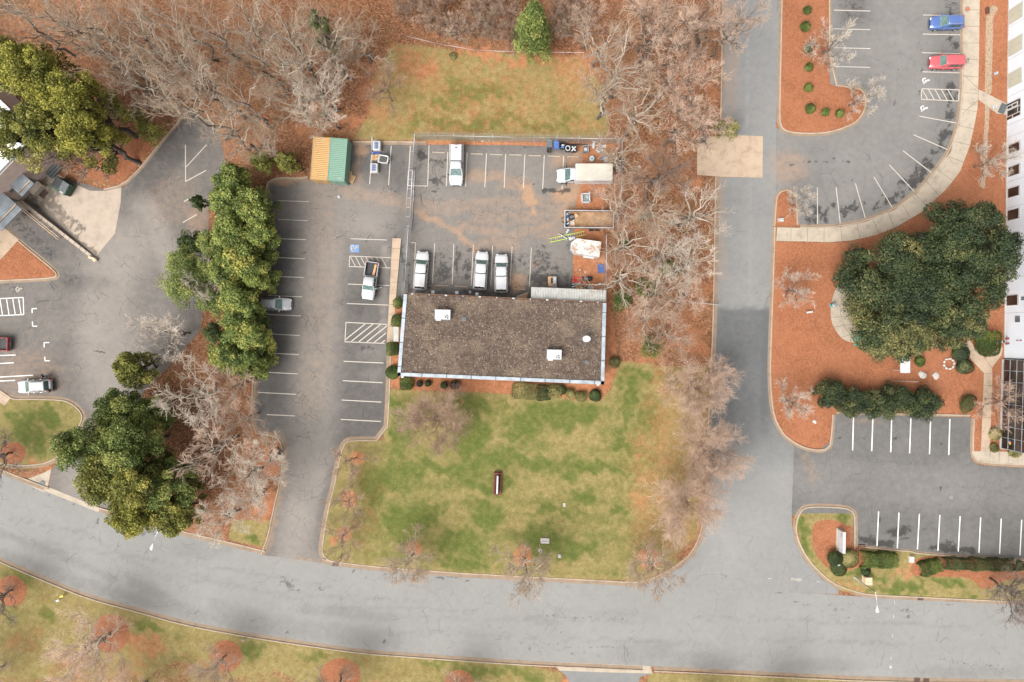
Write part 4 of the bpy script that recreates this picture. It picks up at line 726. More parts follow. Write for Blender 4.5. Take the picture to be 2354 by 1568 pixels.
def foliage(name, C, Rr, per, size, m, parent, seed, asp=1.1, spread=.22, tone_sp=.2, up=.35, flatten=.35, mean=.45):
    r_ = np.random.default_rng(seed); nl = len(C); w_ = Rr ** 2 / (Rr ** 2).sum(); k = r_.choice(nl, per, p=w_)
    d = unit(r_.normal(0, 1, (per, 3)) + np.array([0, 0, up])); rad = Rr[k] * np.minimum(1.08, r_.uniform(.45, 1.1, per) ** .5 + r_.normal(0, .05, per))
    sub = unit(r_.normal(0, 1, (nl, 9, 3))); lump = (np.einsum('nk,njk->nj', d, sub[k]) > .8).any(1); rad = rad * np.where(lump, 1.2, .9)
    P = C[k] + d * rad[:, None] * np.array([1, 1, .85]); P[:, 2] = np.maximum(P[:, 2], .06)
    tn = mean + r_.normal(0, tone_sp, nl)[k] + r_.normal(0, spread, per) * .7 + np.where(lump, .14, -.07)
    return cards(name, P, d, size, tn, m, parent, r_, asp, flatten)
def trunk_mesh(seed, h, tr, parent, bark='bark', limbs=None):
    r_ = np.random.default_rng(seed); tk = np.array([[[0, 0, -.1], [r_.normal(0, .2), r_.normal(0, .2), h * .5], [0, 0, h]]]); p = [tubes(tk, np.array([tr]), np.array([tr * .25]), 6, 8, r_)]
    if limbs is not None and len(limbs):
        st = np.stack([np.zeros(len(limbs)), np.zeros(len(limbs)), np.clip(limbs[:, 2] * .7, .4, h * .95)], 1); mi = (st + limbs) / 2; mi[:, 2] -= .1
        p.append(tubes(np.stack([st, mi, limbs], 1), np.full(len(limbs), tr * .3), np.full(len(limbs), tr * .1), 4, 5, r_))
    v, q = merge(p); return link('trunk', np_mesh('trunk', v, q), M[bark], parent)
SEED = [500]
def evergreen(base, name, label, rx, h, m, group=None, n=28, lr=None, per=9000, size=.34, kind='round', h0=.25, ry=None, cat='tree', trunk=True, rz=0, asp=1.1, bark='barkd', mean=.45, flatten=.35, tsp=.2):
    SEED[0] += 7; sd = SEED[0]; ry = ry or rx; lr = (lr or rx * .36) * .66; n = int(n * 2.3)
    t = thing(name, label, cat, (*W(*base), .05), rz, group)
    C, Rr = lobes(sd, max(rx - lr * .8, .05), max(ry - lr * .8, .05), h * h0, h - lr * .8, n, lr, kind)
    if trunk: trunk_mesh(sd, h * .85, .05 + h * .018, t, bark, C)
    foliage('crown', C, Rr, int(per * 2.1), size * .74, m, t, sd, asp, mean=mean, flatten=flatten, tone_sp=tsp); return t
def shrub(base, label, r, h, m='lf_box', group=None, per=900, size=.12, kind='ball', ry=None, rz=0, name='shrub', mean=.45, z=.08):
    """clipped shrub: twiggy stem and a dense shell of small leaves"""
    SEED[0] += 3; sd = SEED[0]; r_ = np.random.default_rng(sd); ry = ry or r
    t = thing(name, label, 'shrub', (*W(*base), z), rz, group)
    d = unit(r_.normal(0, 1, (per, 3)) + np.array([0, 0, .5])); d[:, 2] = np.abs(d[:, 2]) * np.sign(d[:, 2] + .45)
    if kind == 'box': q = d / ((np.abs(d) ** 5).sum(1, keepdims=True) ** .2)
    else: q = d
    bumps = unit(r_.normal(0, 1, (14, 3))); w_ = 1 + .07 * np.sin(d @ bumps.T * 4).sum(1) / 3
    P = q * np.array([r, ry, h * .5]) * (w_ * r_.uniform(.86, 1.0, per))[:, None]; P[:, 2] += h * .52
    tn = mean + r_.normal(0, .2, per) + .14 * np.sin(d @ bumps[:5].T * 3).sum(1)
    cards('foliage', P, d, size, tn, M[m], t, r_, 1.2, .3)
    st = np.array([[[0, 0, -.05], [0, 0, h * .3], [c * r * .6, s_ * ry * .6, h * .7]] for c, s_ in ((1, 0), (-.5, .8), (-.5, -.8), (.1, .1))], float)
    v, q2 = tubes(st, np.full(4, .03), np.full(4, .012), 3, 5, r_); link('stem', np_mesh('stem', v, q2), M['barkd'], t); return t
# ---------------------------------------------------------------- leafless trees
gA = 'leafless trees of the wood in the upper left'; lA = 'tall leafless pale grey tree standing in the brown leaf-strewn wood at upper left'
for ax, ay, r, h in ((215, 45, 5.6, 19), (95, 20, 5, 18), (300, 70, 5, 18), (385, 110, 5.5, 19), (470, 195, 6.2, 18), (500, 85, 5, 18), (565, 55, 5, 18), (640, 65, 5.2, 18), (690, 130, 5, 17), (640, 160, 5, 16), (450, 250, 6, 16), (560, 240, 5, 15), (530, 300, 4.6, 14), (400, 40, 5, 18), (150, 70, 4.5, 17), (280, 170, 5, 17), (20, 30, 5, 18), (345, 200, 4.8, 16), (590, 140, 4.6, 16), (420, 160, 5, 18), (740, 50, 5, 17), (240, 110, 4.6, 18)):
    bare_tree(base_of(ax, ay, h), 'wood', h, r, 'twig', lA, gA, 'barkp')
for (ax, ay, r, h, l) in ((755, 110, 5.2, 15, 'tall leafless tree above the dark ivy-covered trunk left of the upper lawn'), (735, 190, 5.2, 14, 'leafless tree whose long limbs reach over the upper lawn\'s red clay edge'), (665, 235, 4.8, 13, 'leafless grey tree above the shipping containers, farther left of two'), (745, 255, 4.6, 11, 'leafless pale twiggy tree right behind the green shipping container'), (830, 95, 4.5, 10, 'leafless tree with tan leftover leaves at the upper lawn\'s top left corner'), (605, 335, 3.6, 11, 'leafless tree beside the yellow shipping container')):
    bare_tree(base_of(ax, ay, h), 'wood' if r > 4.7 else 'white', h, r, 'twigw' if 'pale' in l or 'long' in l else 'twig', l, None, 'barkp', 1500 if 'tan' in l else 0)
bare_tree(base_of(885, 205, 7), 'small', 7, 3.2, 'twigb', 'small lone leafless tree on the grass left of the upper lawn', None, 'bark')
for ax, ay, r, h, l in ((120, 360, 3.4, 7, 'reddish leafless bush beside the loading dock wall'), (185, 372, 3.4, 7, 'reddish leafless bush behind the dark green dumpster'), (250, 345, 3.0, 6, 'reddish leafless bush on the mulch edge under the yellow-green pines')):
    bare_tree(base_of(ax, ay, h), 'brush', h, r, 'twigb', l, None, name='bare_bush')
rt = random.Random(4)
gB = 'leafless saplings in the thicket above the upper lawn'
for k in range(44):
    x = 925 + (k % 22) * 19.5 + rt.uniform(-9, 9); y = (-18 if k < 22 else 48) + rt.uniform(-20, 24) - (14 if x < 990 else 0)
    if 1180 < x < 1275 and k % 3: continue
    bare_tree(base_of(x, y, 6), 'brush', rt.uniform(4.5, 7), rt.uniform(1.8, 2.6), rt.choice(['twigb', 'twigb', 'twigp', 'twig']), 'thin leafless sapling in the brown thicket along the upper lawn\'s top edge', gB, name='bare_sapling')
gC = 'leafless trees between the yard fence and the access road'
for ax, ay, r, h, t_ in ((1385, 85, 4.6, 14, 'twig'), (1440, 150, 6.0, 16, 'twig'), (1500, 75, 5.6, 17, 'twigp'), (1575, 60, 5.2, 17, 'twigp'), (1635, 75, 4.6, 16, 'twigp'), (1540, 190, 5.4, 16, 'twigp'), (1610, 200, 5, 15, 'twigp'), (1395, 215, 5, 14, 'twig'), (1470, 260, 5, 14, 'twig'), (1560, 290, 4.8, 13, 'twigp'), (1640, 300, 3.8, 11, 'twigp'), (1505, 30, 5, 17, 'twigp'), (1345, 60, 3.8, 10, 'twigp'), (1690, 50, 4, 15, 'twigp')):
    bare_tree(base_of(ax, ay, h), 'white' if t_ == 'twigp' else 'wood', h, r, t_, 'tall leafless tree in the wood right of the upper lawn', gC + ', upper part', 'barkp' if t_ == 'twig' else 'bark')
for ax, ay, r, h, t_, l in ((1520, 395, 4.4, 12, 'twigd', 'dark-limbed leafless tree left of the tan driveway apron'), (1600, 490, 5.4, 13, 'twigw', 'leafless tree with long curved pale limb beside the access road'), (1505, 480, 5, 11, 'twig', 'leafless tree behind the open trailer outside the yard fence'), (1440, 560, 5.2, 9, 'twigb', 'leafless brown tree leaning over the white cargo trailer'), (1530, 580, 4.6, 10, 'twigw', 'whitish leafless tree right of the white cargo trailer'), (1425, 640, 5.2, 8, 'twigb', 'leafless brown tree sweeping over the red pallet jack'), (1515, 660, 5, 10, 'twigp', 'leafless tree above ivy right of the corrugated canopy'), (1590, 610, 4.4, 10, 'twigw', 'leafless tree at the kerb below the curved pale limb'), (1580, 690, 4.2, 9, 'twigp', 'leafless tree near the wire fence stub at the kerb'), (1490, 725, 4.4, 9, 'twigb', 'leafless tree with brown leaves outside the flat roof\'s top right corner'), (1545, 770, 3.8, 8, 'twigb', 'leafless bushy tree with green ivy right of the flat roof'), (1425, 480, 4.6, 8, 'twigb', 'leafless tree just outside the yard fence above the open trailer'), (1430, 350, 4.6, 10, 'twig', 'leafless tree at the yard fence\'s top right corner')):
    bare_tree(base_of(ax, ay, h), 'white' if r < 5.2 else 'wood', h, r, t_, l, None, 'barkp' if t_ != 'twigd' else 'barkd', 1400 if 'brown leaves' in l else 0)
for ax, ay, r, h, l in ((1603, 891, 5.5, 8.5, 'dense pinkish twiggy tree beside the access road, topmost of three'), (1634, 1030, 5.6, 8.5, 'dense pinkish twiggy tree leaning over the access road, middle of three'), (1580, 1158, 6.0, 9, 'dense pinkish twiggy tree at the road corner, lowest of three')):
    bare_tree(base_of(ax, ay, h, .6), 'haze', h, r, 'twigp', l, 'dense pinkish trees along the access road', 'barkh')
bare_tree(base_of(1000, 965, 7, .6), 'haze', 7, 5.4, 'twigb', 'round brown hazy leafless tree on the lawn below the flat-roofed building', None, 'barkh')
for (x, y), r, l in (((820, 1053), 3.1, 'topmost'), ((803, 1147), 3.1, 'middle'), ((790, 1228), 3.3, 'lowest')):
    bare_tree((x, y), 'small', 4.2, r, 'twigb', 'small hazy leafless tree in a mulch ring on the lawn\'s left edge, %s of three' % l, 'small trees on the lawn\'s left edge')
for (x, y), r, h, t_, l in (((952, 1262), 4.0, 7.0, 'twig', 'crooked leafless tree in a mulch ring on the lawn above the road, leftmost of three'), ((1201, 1278), 4.3, 8, 'twig', 'crooked leafless tree in a mulch ring beside a white post lamp'), ((1490, 1283), 4.3, 7.5, 'twig', 'crooked leafless tree in a mulch ring by the rounded road corner'), ((255, 1455), 6.0, 9, 'twigp', 'widest leafless tree on the verge below the road, at lower left'), ((30, 1358), 4.2, 8, 'twigd', 'leafless tree in a mulch ring at the left end of the lower verge'), ((520, 1507), 3.8, 7.5, 'twig', 'leafless tree in a mulch ring between the widest tree and the bottom lamp'), ((783, 1551), 4.4, 8.5, 'twig', 'leafless tree in a mulch ring beside the lamp at the bottom edge'), ((1055, 1572), 4, 7, 'twig', 'leafless tree in the last mulch ring at the bottom edge'), ((8, 1530), 4.2, 8, 'twig', 'leafless tree at the bottom left corner'), ((30, 1042), 4.4, 8, 'twigd', 'leafless tree in a mulch ring on the small left lawn'), ((2272, 1328), 5, 9, 'twigd', 'dark leafless tree in the mulch at the right edge above the road'), ((1765, 1590), 4, 8, 'twigd', 'leafless tree on the verge at the bottom edge below the road'), ((1600, 1592), 3.5, 7, 'twigb', 'leafless tree with fine twigs at the bottom edge right of the driveway'), ((340, 1570), 4.5, 8, 'twigp', 'leafless pinkish tree at the bottom edge below the widest tree')):
    bare_tree((x, y), 'road', h, r, t_, l, None, 'barkd' if t_ == 'twigd' else 'barkp')
gE = 'small pale leafless trees on the office lawn beds'
for (x, y), r, h, l in (((1885, 130), 3.4, 6, 'small pale leafless tree at the island kerb, by the clipped round shrubs'), ((1952, 244), 3.1, 5.5, 'small pale leafless tree at the rounded lower end of the shrub island'), ((1812, 473), 2.7, 5, 'small pale leafless tree on the tiny mulch island'), ((1806, 667), 3.1, 5.5, 'small pale leafless tree on the mulch left of the curved path'), ((1802, 919), 3.2, 5.5, 'small pale leafless tree at the lower left corner of the mulch bed'), ((2240, 385), 3.2, 6, 'small leafless tree over the gravel strip beside the white building'), ((2265, 924), 3.8, 6.5, 'brownish leafless tree spreading in front of the glass wall')):
    bare_tree((x, y), 'small', h, r, 'twigp' if 'brownish' in l else 'twigw', l, gE, 'bark')
for ax, ay, r, h, t_, l, lv in ((425, 905, 6.0, 12, 'twigw', 'wide leafless whitish tree between the left lot and the parking lot', 0), (530, 885, 3.8, 10, 'twigp', 'leafless tree beside the parking lot below the green screen trees', 0), (495, 1020, 5.4, 11, 'twigp', 'leafless brownish tree right of the lower left pines', 0), (560, 1095, 4.6, 10, 'twigw', 'white-branched leafless tree in the bed beside the driveway, larger of two', 0), (610, 1060, 4.2, 9, 'twigw', 'white-branched leafless tree overhanging the driveway kerb', 0), (515, 1195, 4.4, 9, 'twigw', 'white-branched leafless tree at the road kerb left of the driveway', 0), (575, 1150, 3.6, 8, 'twigw', 'white-branched leafless tree at the driveway corner, smaller of two', 0), (385, 765, 4.6, 9, 'twigw', 'pale leafless tree with a few orange leaves over the left lot', 500), (462, 645, 3.6, 9, 'twigw', 'pale leafless tree among the green screen trees', 300), (560, 960, 3.6, 8, 'twigb', 'brown leafless tree at the parking lot\'s lower left kerb', 0)):
    bare_tree(base_of(ax, ay, h), 'white', h, r, t_, l, None, 'barkp', lv)
# ---------------------------------------------------------------- evergreens
for ax, ay, r, h, m, l, n, per in ((85, 170, 4.6, 18, 'lf_yellow', 'yellow-green pine, tallest of the clump at upper left', 26, 9500), (165, 235, 4.4, 18, 'lf_yellow', 'yellow-green pine in the middle of the upper left clump', 26, 9000), (195, 315, 3.6, 16, 'lf_yellow', 'yellow-green pine at the right end of the upper left clump', 20, 6500), (15, 150, 4.2, 16, 'lf_pine', 'darker green pine at the photo\'s left edge above the white roof', 22, 7500), (95, 285, 4.2, 15, 'lf_pine', 'olive green pine under the yellow-green pines', 24, 8500), (30, 310, 4.2, 14, 'lf_pine', 'dark sparse pine in front of the white roof at the left edge', 22, 5600)):
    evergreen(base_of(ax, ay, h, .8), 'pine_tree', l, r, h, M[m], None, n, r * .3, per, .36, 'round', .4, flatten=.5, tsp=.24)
for ax, ay, r, h, l in ((255, 238, 1.7, 6, 'small dark green evergreen right of the yellow-green pines'), (340, 300, 1.9, 5, 'small dark green evergreen on the mulch point above the left lot'), (315, 265, 1.3, 4, 'thin green evergreen bush between two small evergreens')):
    evergreen(base_of(ax, ay, h), 'evergreen_bush', l, r, h, M['lf_pine'], None, 10, r * .5, 1500, .26)
gS = 'green screen trees between the two parking lots'
for k, (ax, ay, r, h, l) in enumerate(((530, 415, 2.8, 8, 'topmost screen tree, below the yellow container'), (520, 462, 2.8, 8.5, 'screen tree at the left edge of the row\'s top'), (578, 480, 3.3, 9, 'broad screen tree on the right near the row\'s top'), (535, 535, 3.2, 9, 'screen tree level with the hatched bay on the left half'), (600, 540, 2.5, 8, 'slim screen tree overhanging the parking stalls'), (560, 600, 3.3, 9, 'screen tree in the middle of the row, broadest there'), (520, 620, 2.8, 9, 'screen tree left of the row\'s middle'), (593, 635, 2.3, 8, 'screen tree right of the row\'s middle at the stall edge'), (545, 680, 3.1, 9, 'screen tree left of the half hidden silver car'), (566, 715, 2.2, 8, 'screen tree covering the rear of the silver car'), (545, 750, 3.2, 9, 'screen tree below the silver car on the left'), (585, 775, 2.4, 8.5, 'screen tree below the silver car at the stall edge'), (525, 815, 3.1, 8.5, 'screen tree at the left of the row\'s lower end'), (573, 832, 2.6, 8, 'lowest screen tree, beside the stall edge'))):
    evergreen(base_of(ax, ay, h), 'screen_tree', 'leafy green ' + l, r, h, M['lf_column'], gS, 20, r * .42, 6500, .36, 'round', .15, mean=.42 + (k % 3) * .06)
for ax, ay, r, h, l, m in ((440, 560, 2.2, 6, 'dark green small tree jutting over the left lot', 'lf_hedge'), (425, 655, 3.9, 8, 'green tree bulging over the left lot beside a pale leafless tree', 'lf_green'), (425, 605, 3.0, 7, 'loose green tree between two green trees on the left lot\'s edge', 'lf_green'), (455, 465, 1.2, 5, 'thin dark shrubby tree at the left lot lines', 'lf_hedge'), (600, 372, 2.0, 5, 'olive green bush left of the yellow container', 'lf_pine'), (655, 370, 1.8, 4.5, 'green bush right beside the yellow container', 'lf_pine'), (490, 690, 2.6, 7, 'green tree on the screen row\'s left flank, lower one', 'lf_green'), (488, 560, 2.5, 7, 'green tree on the screen row\'s left flank, upper one', 'lf_green'), (478, 625, 2.6, 7, 'green tree on the screen row\'s left flank, middle one', 'lf_green'), (500, 765, 2.2, 6, 'green tree on the screen row\'s left flank, lowest one', 'lf_hedge')):
    evergreen(base_of(ax, ay, h), 'evergreen_tree', l, r, h, M[m], None, 14, r * .4, int(1200 * r), .28, tsp=.22)
for ax, ay, r, h, m, l in ((293, 850, 2.9, 9, 'lf_pine', 'dark olive conifer at the left lot\'s right edge'), (262, 945, 3.6, 9, 'lf_green', 'green conifer beside the small left lawn'), (330, 960, 3.0, 8, 'lf_green', 'dark green conifer under the wide whitish tree'), (185, 1030, 4.0, 13, 'lf_green', 'green pine overhanging the small left lawn'), (285, 1030, 4.8, 14, 'lf_green', 'bright green pine, centre of the lower left clump'), (235, 1100, 4.6, 13, 'lf_pine', 'olive pine over the left driveway'), (310, 1115, 4.2, 13, 'lf_pine', 'olive green pine right of the left driveway'), (375, 1120, 4.0, 11, 'lf_green', 'loose green pine at the right of the lower left clump'), (300, 1180, 3.8, 11, 'lf_yellow', 'yellowish pine overhanging the road kerb'), (395, 1185, 3.6, 9, 'lf_pine', 'olive pine beside the street lamp at the road')):
    evergreen(base_of(ax, ay, h, .8), 'pine_tree', l, r, h, M[m], None, 26, r * .3, int(1900 * r), .36, 'round', .25, flatten=.5, tsp=.24)
evergreen(base_of(1225, 66, 14, .55), 'pine_tree', 'lone green pine at the upper lawn\'s top edge', 3.5, 14, M['lf_green'], None, 34, 1.2, 11000, .34, 'cone', .12, flatten=.5)
for ax, ay, rx, ry, h, m, l, per, mn in ((2085, 640, 8.4, 7.4, 11, 'lf_oak', 'huge dark broad evergreen beside the curved path, left one of two', 30000, .40), (2245, 585, 7.6, 9.0, 12, 'lf_oak', 'huge dark broad evergreen against the white building, right one of two', 30000, .33), (2070, 770, 6.4, 4.0, 8, 'lf_oak', 'lighter olive evergreen below the huge left evergreen', 16000, .66), (2205, 730, 5.2, 4.6, 9, 'lf_oak', 'olive evergreen over the forked walk by the white building', 14000, .62)):
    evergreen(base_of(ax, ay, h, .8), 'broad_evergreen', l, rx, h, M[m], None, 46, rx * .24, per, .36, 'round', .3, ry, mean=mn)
evergreen(base_of(1940, 640, 5), 'evergreen_bush', 'loose green bush above the curved path\'s top end', 2.0, 5, M['lf_oak'], None, 10, .9, 1500, .26, mean=.5)
gH = 'tall dark shrubs in a row above the marked office stalls'
for ax, ay, r, h, l in ((1915, 905, 2.6, 3.6, 'leftmost, at the mulch corner'), (1965, 925, 2.8, 3.6, 'second from the left'), (2010, 930, 2.4, 3.4, 'third from the left'), (2065, 925, 3.0, 3.8, 'fourth from the left, fullest'), (2130, 930, 2.9, 3.6, 'rightmost')):
    evergreen(base_of(ax, ay, h), 'tall_shrub', 'tall dark shrub above the white stall lines, ' + l, r, h, M['lf_oak'], gH, 16, r * .4, 5200, .25, 'round', .1, cat='shrub', mean=.36)
evergreen(base_of(1672, 296, 4), 'evergreen_bush', 'loose green bush overhanging the tan driveway apron', 2.0, 4, M['lf_pine'], None, 10, .8, 1100, .25)
for ax, ay, r, h, l in ((1497, 800, 2.2, 5, 'green ivy-leaved bush right of the roof\'s lower half'), (1485, 660, 1.8, 6, 'green ivy clump among leafless trees right of the canopy'), (1430, 690, 1.8, 4, 'green bush just outside the fence by the canopy'), (1535, 620, 1.5, 5, 'dark green ivy clump under the whitish tree'), (1435, 560, .8, 2, 'small green bush outside the yard fence')):
    evergreen(base_of(ax, ay, h), 'evergreen_bush', l, r, h, M['lf_box'], None, 9, r * .5, 1500, .24)
evergreen(base_of(745, 75, 12), 'ivy_clad_tree', 'dark narrow ivy-clad evergreen in the wood left of the upper lawn', 1.6, 13, M['lf_green'], None, 18, .7, 3200, .28, 'round', .1, mean=.25)
# ---------------------------------------------------------------- clipped shrubs
gR = 'clipped round shrubs on the mulch island'; RS = T(3, 0, (355, 102), (338, 255), (362, 453), (370, 627), (365, 813), (383, 1005), (523, 1035), (653, 1047))
for (x, y), r, l in zip(RS, (.60, .76, .64, .62, .66, .78, .60, .64), ('first from the top', 'second from the top, larger', 'third from the top', 'fourth from the top', 'fifth from the top', 'at the island\'s lower left corner, largest', 'at the island\'s bottom, middle of three', 'at the island\'s bottom, nearest the rounded end')):
    shrub(base_of(x, y, 1, .5), 'clipped round green shrub on orange mulch, ' + l, r, 1.15, 'lf_box', gR, 1300, .13, name='round_shrub')
for (x, y), r, h, kd, m, l in ((T(1, 1, (1306, 1215))[0], .72, 1.0, 'ball', 'lf_box', 'clipped green shrub at the roof\'s top left corner beside the walk'), (T(1, 1, (1302, 1380))[0], .8, 1.0, 'box', 'lf_box', 'squared green shrub between the walk and the roof above the small awning'), (T(1, 2, (1260, 75))[0], .85, 1.0, 'box', 'lf_box', 'squared green shrub below the small awning'), (T(1, 2, (1256, 290))[0], .92, 1.1, 'ball', 'lf_box', 'dense green shrub left of the roof\'s lower left corner'), (T(1, 2, (1385, 388))[0], .88, 1.0, 'box', 'lf_box', 'squared green shrub just below the roof\'s lower left corner'), (T(1, 2, (1503, 392))[0], .42, .8, 'ball', 'lf_dark', 'small dark purple shrub below the roof, nearest the squared shrub'), (T(1, 2, (1582, 390))[0], .44, .7, 'ball', 'lf_hedge', 'small dark green shrub below the roof, second in the row'), (T(1, 2, (1730, 407))[0], .5, .8, 'ball', 'lf_hedge', 'small dark green shrub below the roof, third in the row'), (T(1, 2, (1828, 405))[0], .66, .9, 'ball', 'lf_dark', 'dark purple round shrub below the roof, last in the row'),
        (T(2, 2, (70, 455))[0], .95, 1.0, 'box', 'lf_olive', 'yellowish clipped hedge plant below the roof, leftmost of the hedge'), (T(2, 2, (170, 465))[0], .9, 1.0, 'box', 'lf_olive', 'yellowish hedge plant below the roof, second of the hedge'), (T(2, 2, (290, 472))[0], .9, 1.0, 'box', 'lf_hedge', 'darker green hedge plant below the roof, third of the hedge'), (T(2, 2, (395, 460))[0], .8, 1.0, 'box', 'lf_olive', 'yellowish hedge plant below the roof, fourth of the hedge'), (T(2, 2, (455, 450))[0], .6, .9, 'ball', 'lf_hedge', 'small green shrub tucked behind the yellowish hedge'), (T(2, 2, (535, 480))[0], .6, .8, 'ball', 'lf_olive', 'sparse yellowish shrub near the roof\'s lower right corner'), (T(2, 2, (630, 510))[0], .7, .8, 'ball', 'lf_olive', 'low olive shrub near the roof\'s lower right corner'), (T(2, 2, (762, 500))[0], .85, .9, 'ball', 'lf_hedge', 'dark green shrub at the roof\'s lower right corner'), (T(2, 2, (942, 195))[0], .75, 1.0, 'ball', 'lf_olive', 'olive shrub at the bend of the red clay bed'),
        (T(3, 3, (607, 430))[0], 1.0, 1.5, 'ball', 'lf_hedge', 'dark ball-shaped shrub beside the white sign'), (T(3, 3, (745, 430))[0], 1.2, 1.2, 'ball', 'lf_olive', 'sparse brownish spiky shrub beside the white sign'), (T(3, 3, (650, 515))[0], 1.1, .5, 'ball', 'lf_hedge', 'low dark ground-hugging shrub below the ball-shaped one'), (T(3, 3, (895, 548))[0], .65, .6, 'ball', 'lf_hedge', 'small dark shrub above the tan utility box'), (T(3, 2, (1765, 115))[0], 1.15, 1.3, 'ball', 'lf_oak', 'dark shrub beside the stone ring, upper of two'), (T(3, 2, (1800, 230))[0], 1.1, 1.3, 'ball', 'lf_oak', 'dark shrub beside the stone ring, lower of two'), (T(3, 2, (2012, 25))[0], 1.55, 1.6, 'box', 'lf_box', 'large green shrub in the fork of the walk'), (T(3, 2, (2075, 985))[0], .6, .7, 'ball', 'lf_olive', 'small yellowish shrub by the glass wall\'s corner'), (T(3, 2, (2262, 1018))[0], .8, .6, 'ball', 'lf_olive', 'low yellowish shrub under the glass wall\'s bottom edge'), (T(3, 2, (2085, 850))[0], .9, .6, 'ball', 'lf_olive', 'thin olive shrub beside the walk under the brownish tree'), (T(3, 2, (1395, 190))[0], .7, .8, 'ball', 'lf_box', 'small green shrub right of the white table canopy'), (T(2, 0, (1500, 520))[0] if 0 else (1041, 130), .5, .5, 'ball', 'lf_olive', 'small dark tuft of weeds on the red clay of the upper lawn')):
    shrub(base_of(x, y, h, .5), l, r * (1.28 if 'hedge' in l or 'near the roof' in l else 1.12), h, m, None, int(900 * max(1, (r * 1.75) ** 2)), .15, kd, name='hedge_plant' if 'hedge' in l else 'shrub')
shrub(base_of(*T(3, 2, (1830, 570))[0], 1.4, .5), 'large oval dark clipped shrub beside the lower walk', 1.15, 1.4, 'lf_hedge', None, 2200, .13, 'ball', 1.55, R(-28), mean=.4)
def hedge(P, wd, h, label, m, z=.1, per=3000):
    SEED[0] += 5; r_ = np.random.default_rng(SEED[0]); c = np.mean(P, 0); t = thing('clipped_hedge', label, 'hedge', (*W(*c), z))
    a, b = [np.array([(p[0] - c[0]) / S, (c[1] - p[1]) / S]) for p in P]; L = np.linalg.norm(b - a); u = (b - a) / L; n = np.array([-u[1], u[0]])
    s_ = r_.uniform(0, 1, per); ph = r_.uniform(0, 6.28, 6)
    ang = r_.uniform(-.25, math.pi + .25, per); hw = wd / 2 * (1 + .1 * np.sin(s_ * L * 2.1 + ph[0]) + .06 * np.sin(s_ * L * 5 + ph[1])); cs, sn = np.cos(ang), np.sin(ang)
    q = np.maximum(np.abs(cs), np.abs(sn)) ** .6; k = r_.uniform(.86, 1.02, per)
    xy = a + u * (s_ * L)[:, None] + n * (cs / q * hw * k)[:, None]; z_ = np.maximum(sn / q, 0) * h * k * (1 + .05 * np.sin(s_ * L * 3 + ph[2])) + .06
    d = np.stack([n[0] * cs, n[1] * cs, sn], 1); ee = (s_ < .03) | (s_ > .97); d[ee, :2] += np.outer(np.where(s_[ee] < .5, -1, 1), u)
    tn = .42 + .16 * np.sin(s_ * L * 1.7 + ph[3]) + .1 * np.sin(s_ * L * 4.3 + ph[4]) + r_.normal(0, .17, per)
    cards('foliage', np.stack([xy[:, 0], xy[:, 1], z_], 1), unit(d), .15, tn, M[m], t, r_, 1.2, .3)
    st = np.array([[[*(a + u * L * k2), -.05], [*(a + u * L * k2), h * .3], [*(a + u * L * (k2 + .04)), h * .8]] for k2 in np.linspace(.05, .92, max(3, int(L)))]); v, q2 = tubes(st, np.full(len(st), .04), np.full(len(st), .015), 2, 5, r_); link('stems', np_mesh('stems', v, q2), M['barkd'], t)
hedge(T(3, 3, (830, 430), (1160, 437)), 2.3, 1.2, 'boxy green hedge along the office lot, beside the brick-edged sign bed', 'lf_box', per=5200)
hedge(T(3, 3, (1370, 530), (1560, 475)), 2.1, 1.1, 'rounded pale green end hedge on the orange mulch below the office lot', 'lf_box', per=3600)
hedge(T(3, 3, (1580, 465), (2205, 480)), 1.75, 1.3, 'long clipped dark green hedge below the office lot', 'lf_hedge', per=7000)
hedge(T(3, 3, (2215, 480), (2300, 482)), 1.5, 1.2, 'short clipped dark green hedge at the right end of the long one', 'lf_hedge', per=1500)
# ---------------------------------------------------------------- buildings
def V3(px, py, z=0.0): x, y = W(px, py); return Vector((x, y, z))
class LB(MB):
    """mesh builder in map coordinates, stored relative to its thing"""
    def __init__(s, t): super().__init__(); s.t = t
    def build(s, name, mats, parent=None):
        o = Vector(s.t.location); s.v = [tuple(Vector(p) - o) for p in s.v]; return MB.build(s, name, mats, parent or s.t)
def gravel_mat():
    m, *_ = newmat('roof_gravel'); g = NT(m); low = g.noise(.25, 6, .65); mid = g.noise(1.6, 5, .7); vf = g.vor(9, feat='F1', out='Color'); sp = g.N.new('ShaderNodeSeparateColor'); g.L.new(vf, sp.inputs[0])
    c = g.ramp(g.math('MULTIPLY_ADD', mid, .6, g.math('MULTIPLY', g.noise(12, 3, .8), .4)), [(.3, (.034, .024, .018)), (.5, (.072, .052, .040)), (.72, (.15, .112, .084))])
    c = g.mix(g.math('MULTIPLY', g.step(low, .46, .66), .6), c, (.155, .115, .078))
    c = g.mix(g.math('MULTIPLY', g.step(sp.outputs[0], .86, 1.0), .6), c, (.30, .25, .21)); c = g.mix(g.math('MULTIPLY', g.step(sp.outputs[1], .85, .97), .7), c, (.015, .010, .009))
    g.out(c, .95); g.bump(sp.outputs[0], .4, .06); return m
M['roofgravel'] = gravel_mat()
M['wallbrown'] = mat('brown_brick_wall', (.16, .10, .07), .9, var=.25, scale=6)
M['wallwhite'] = mat('white_wall_panel', (.54, .57, .61), .6, var=.05, scale=.5)
M['wallpink'] = mat('pinkish_concrete_wall', (.38, .30, .265), .9, var=.1, scale=1.2)
M['blind'] = mat('cream_blind', (.36, .355, .28), .7, var=.04, scale=.6)
M['darkglass'] = mat('glass_brown_reflection', (.03, .02, .017), .1, var=.7, scale=.35, spec=.6)  # dark brown reflection painted into the glass as mottled base colour
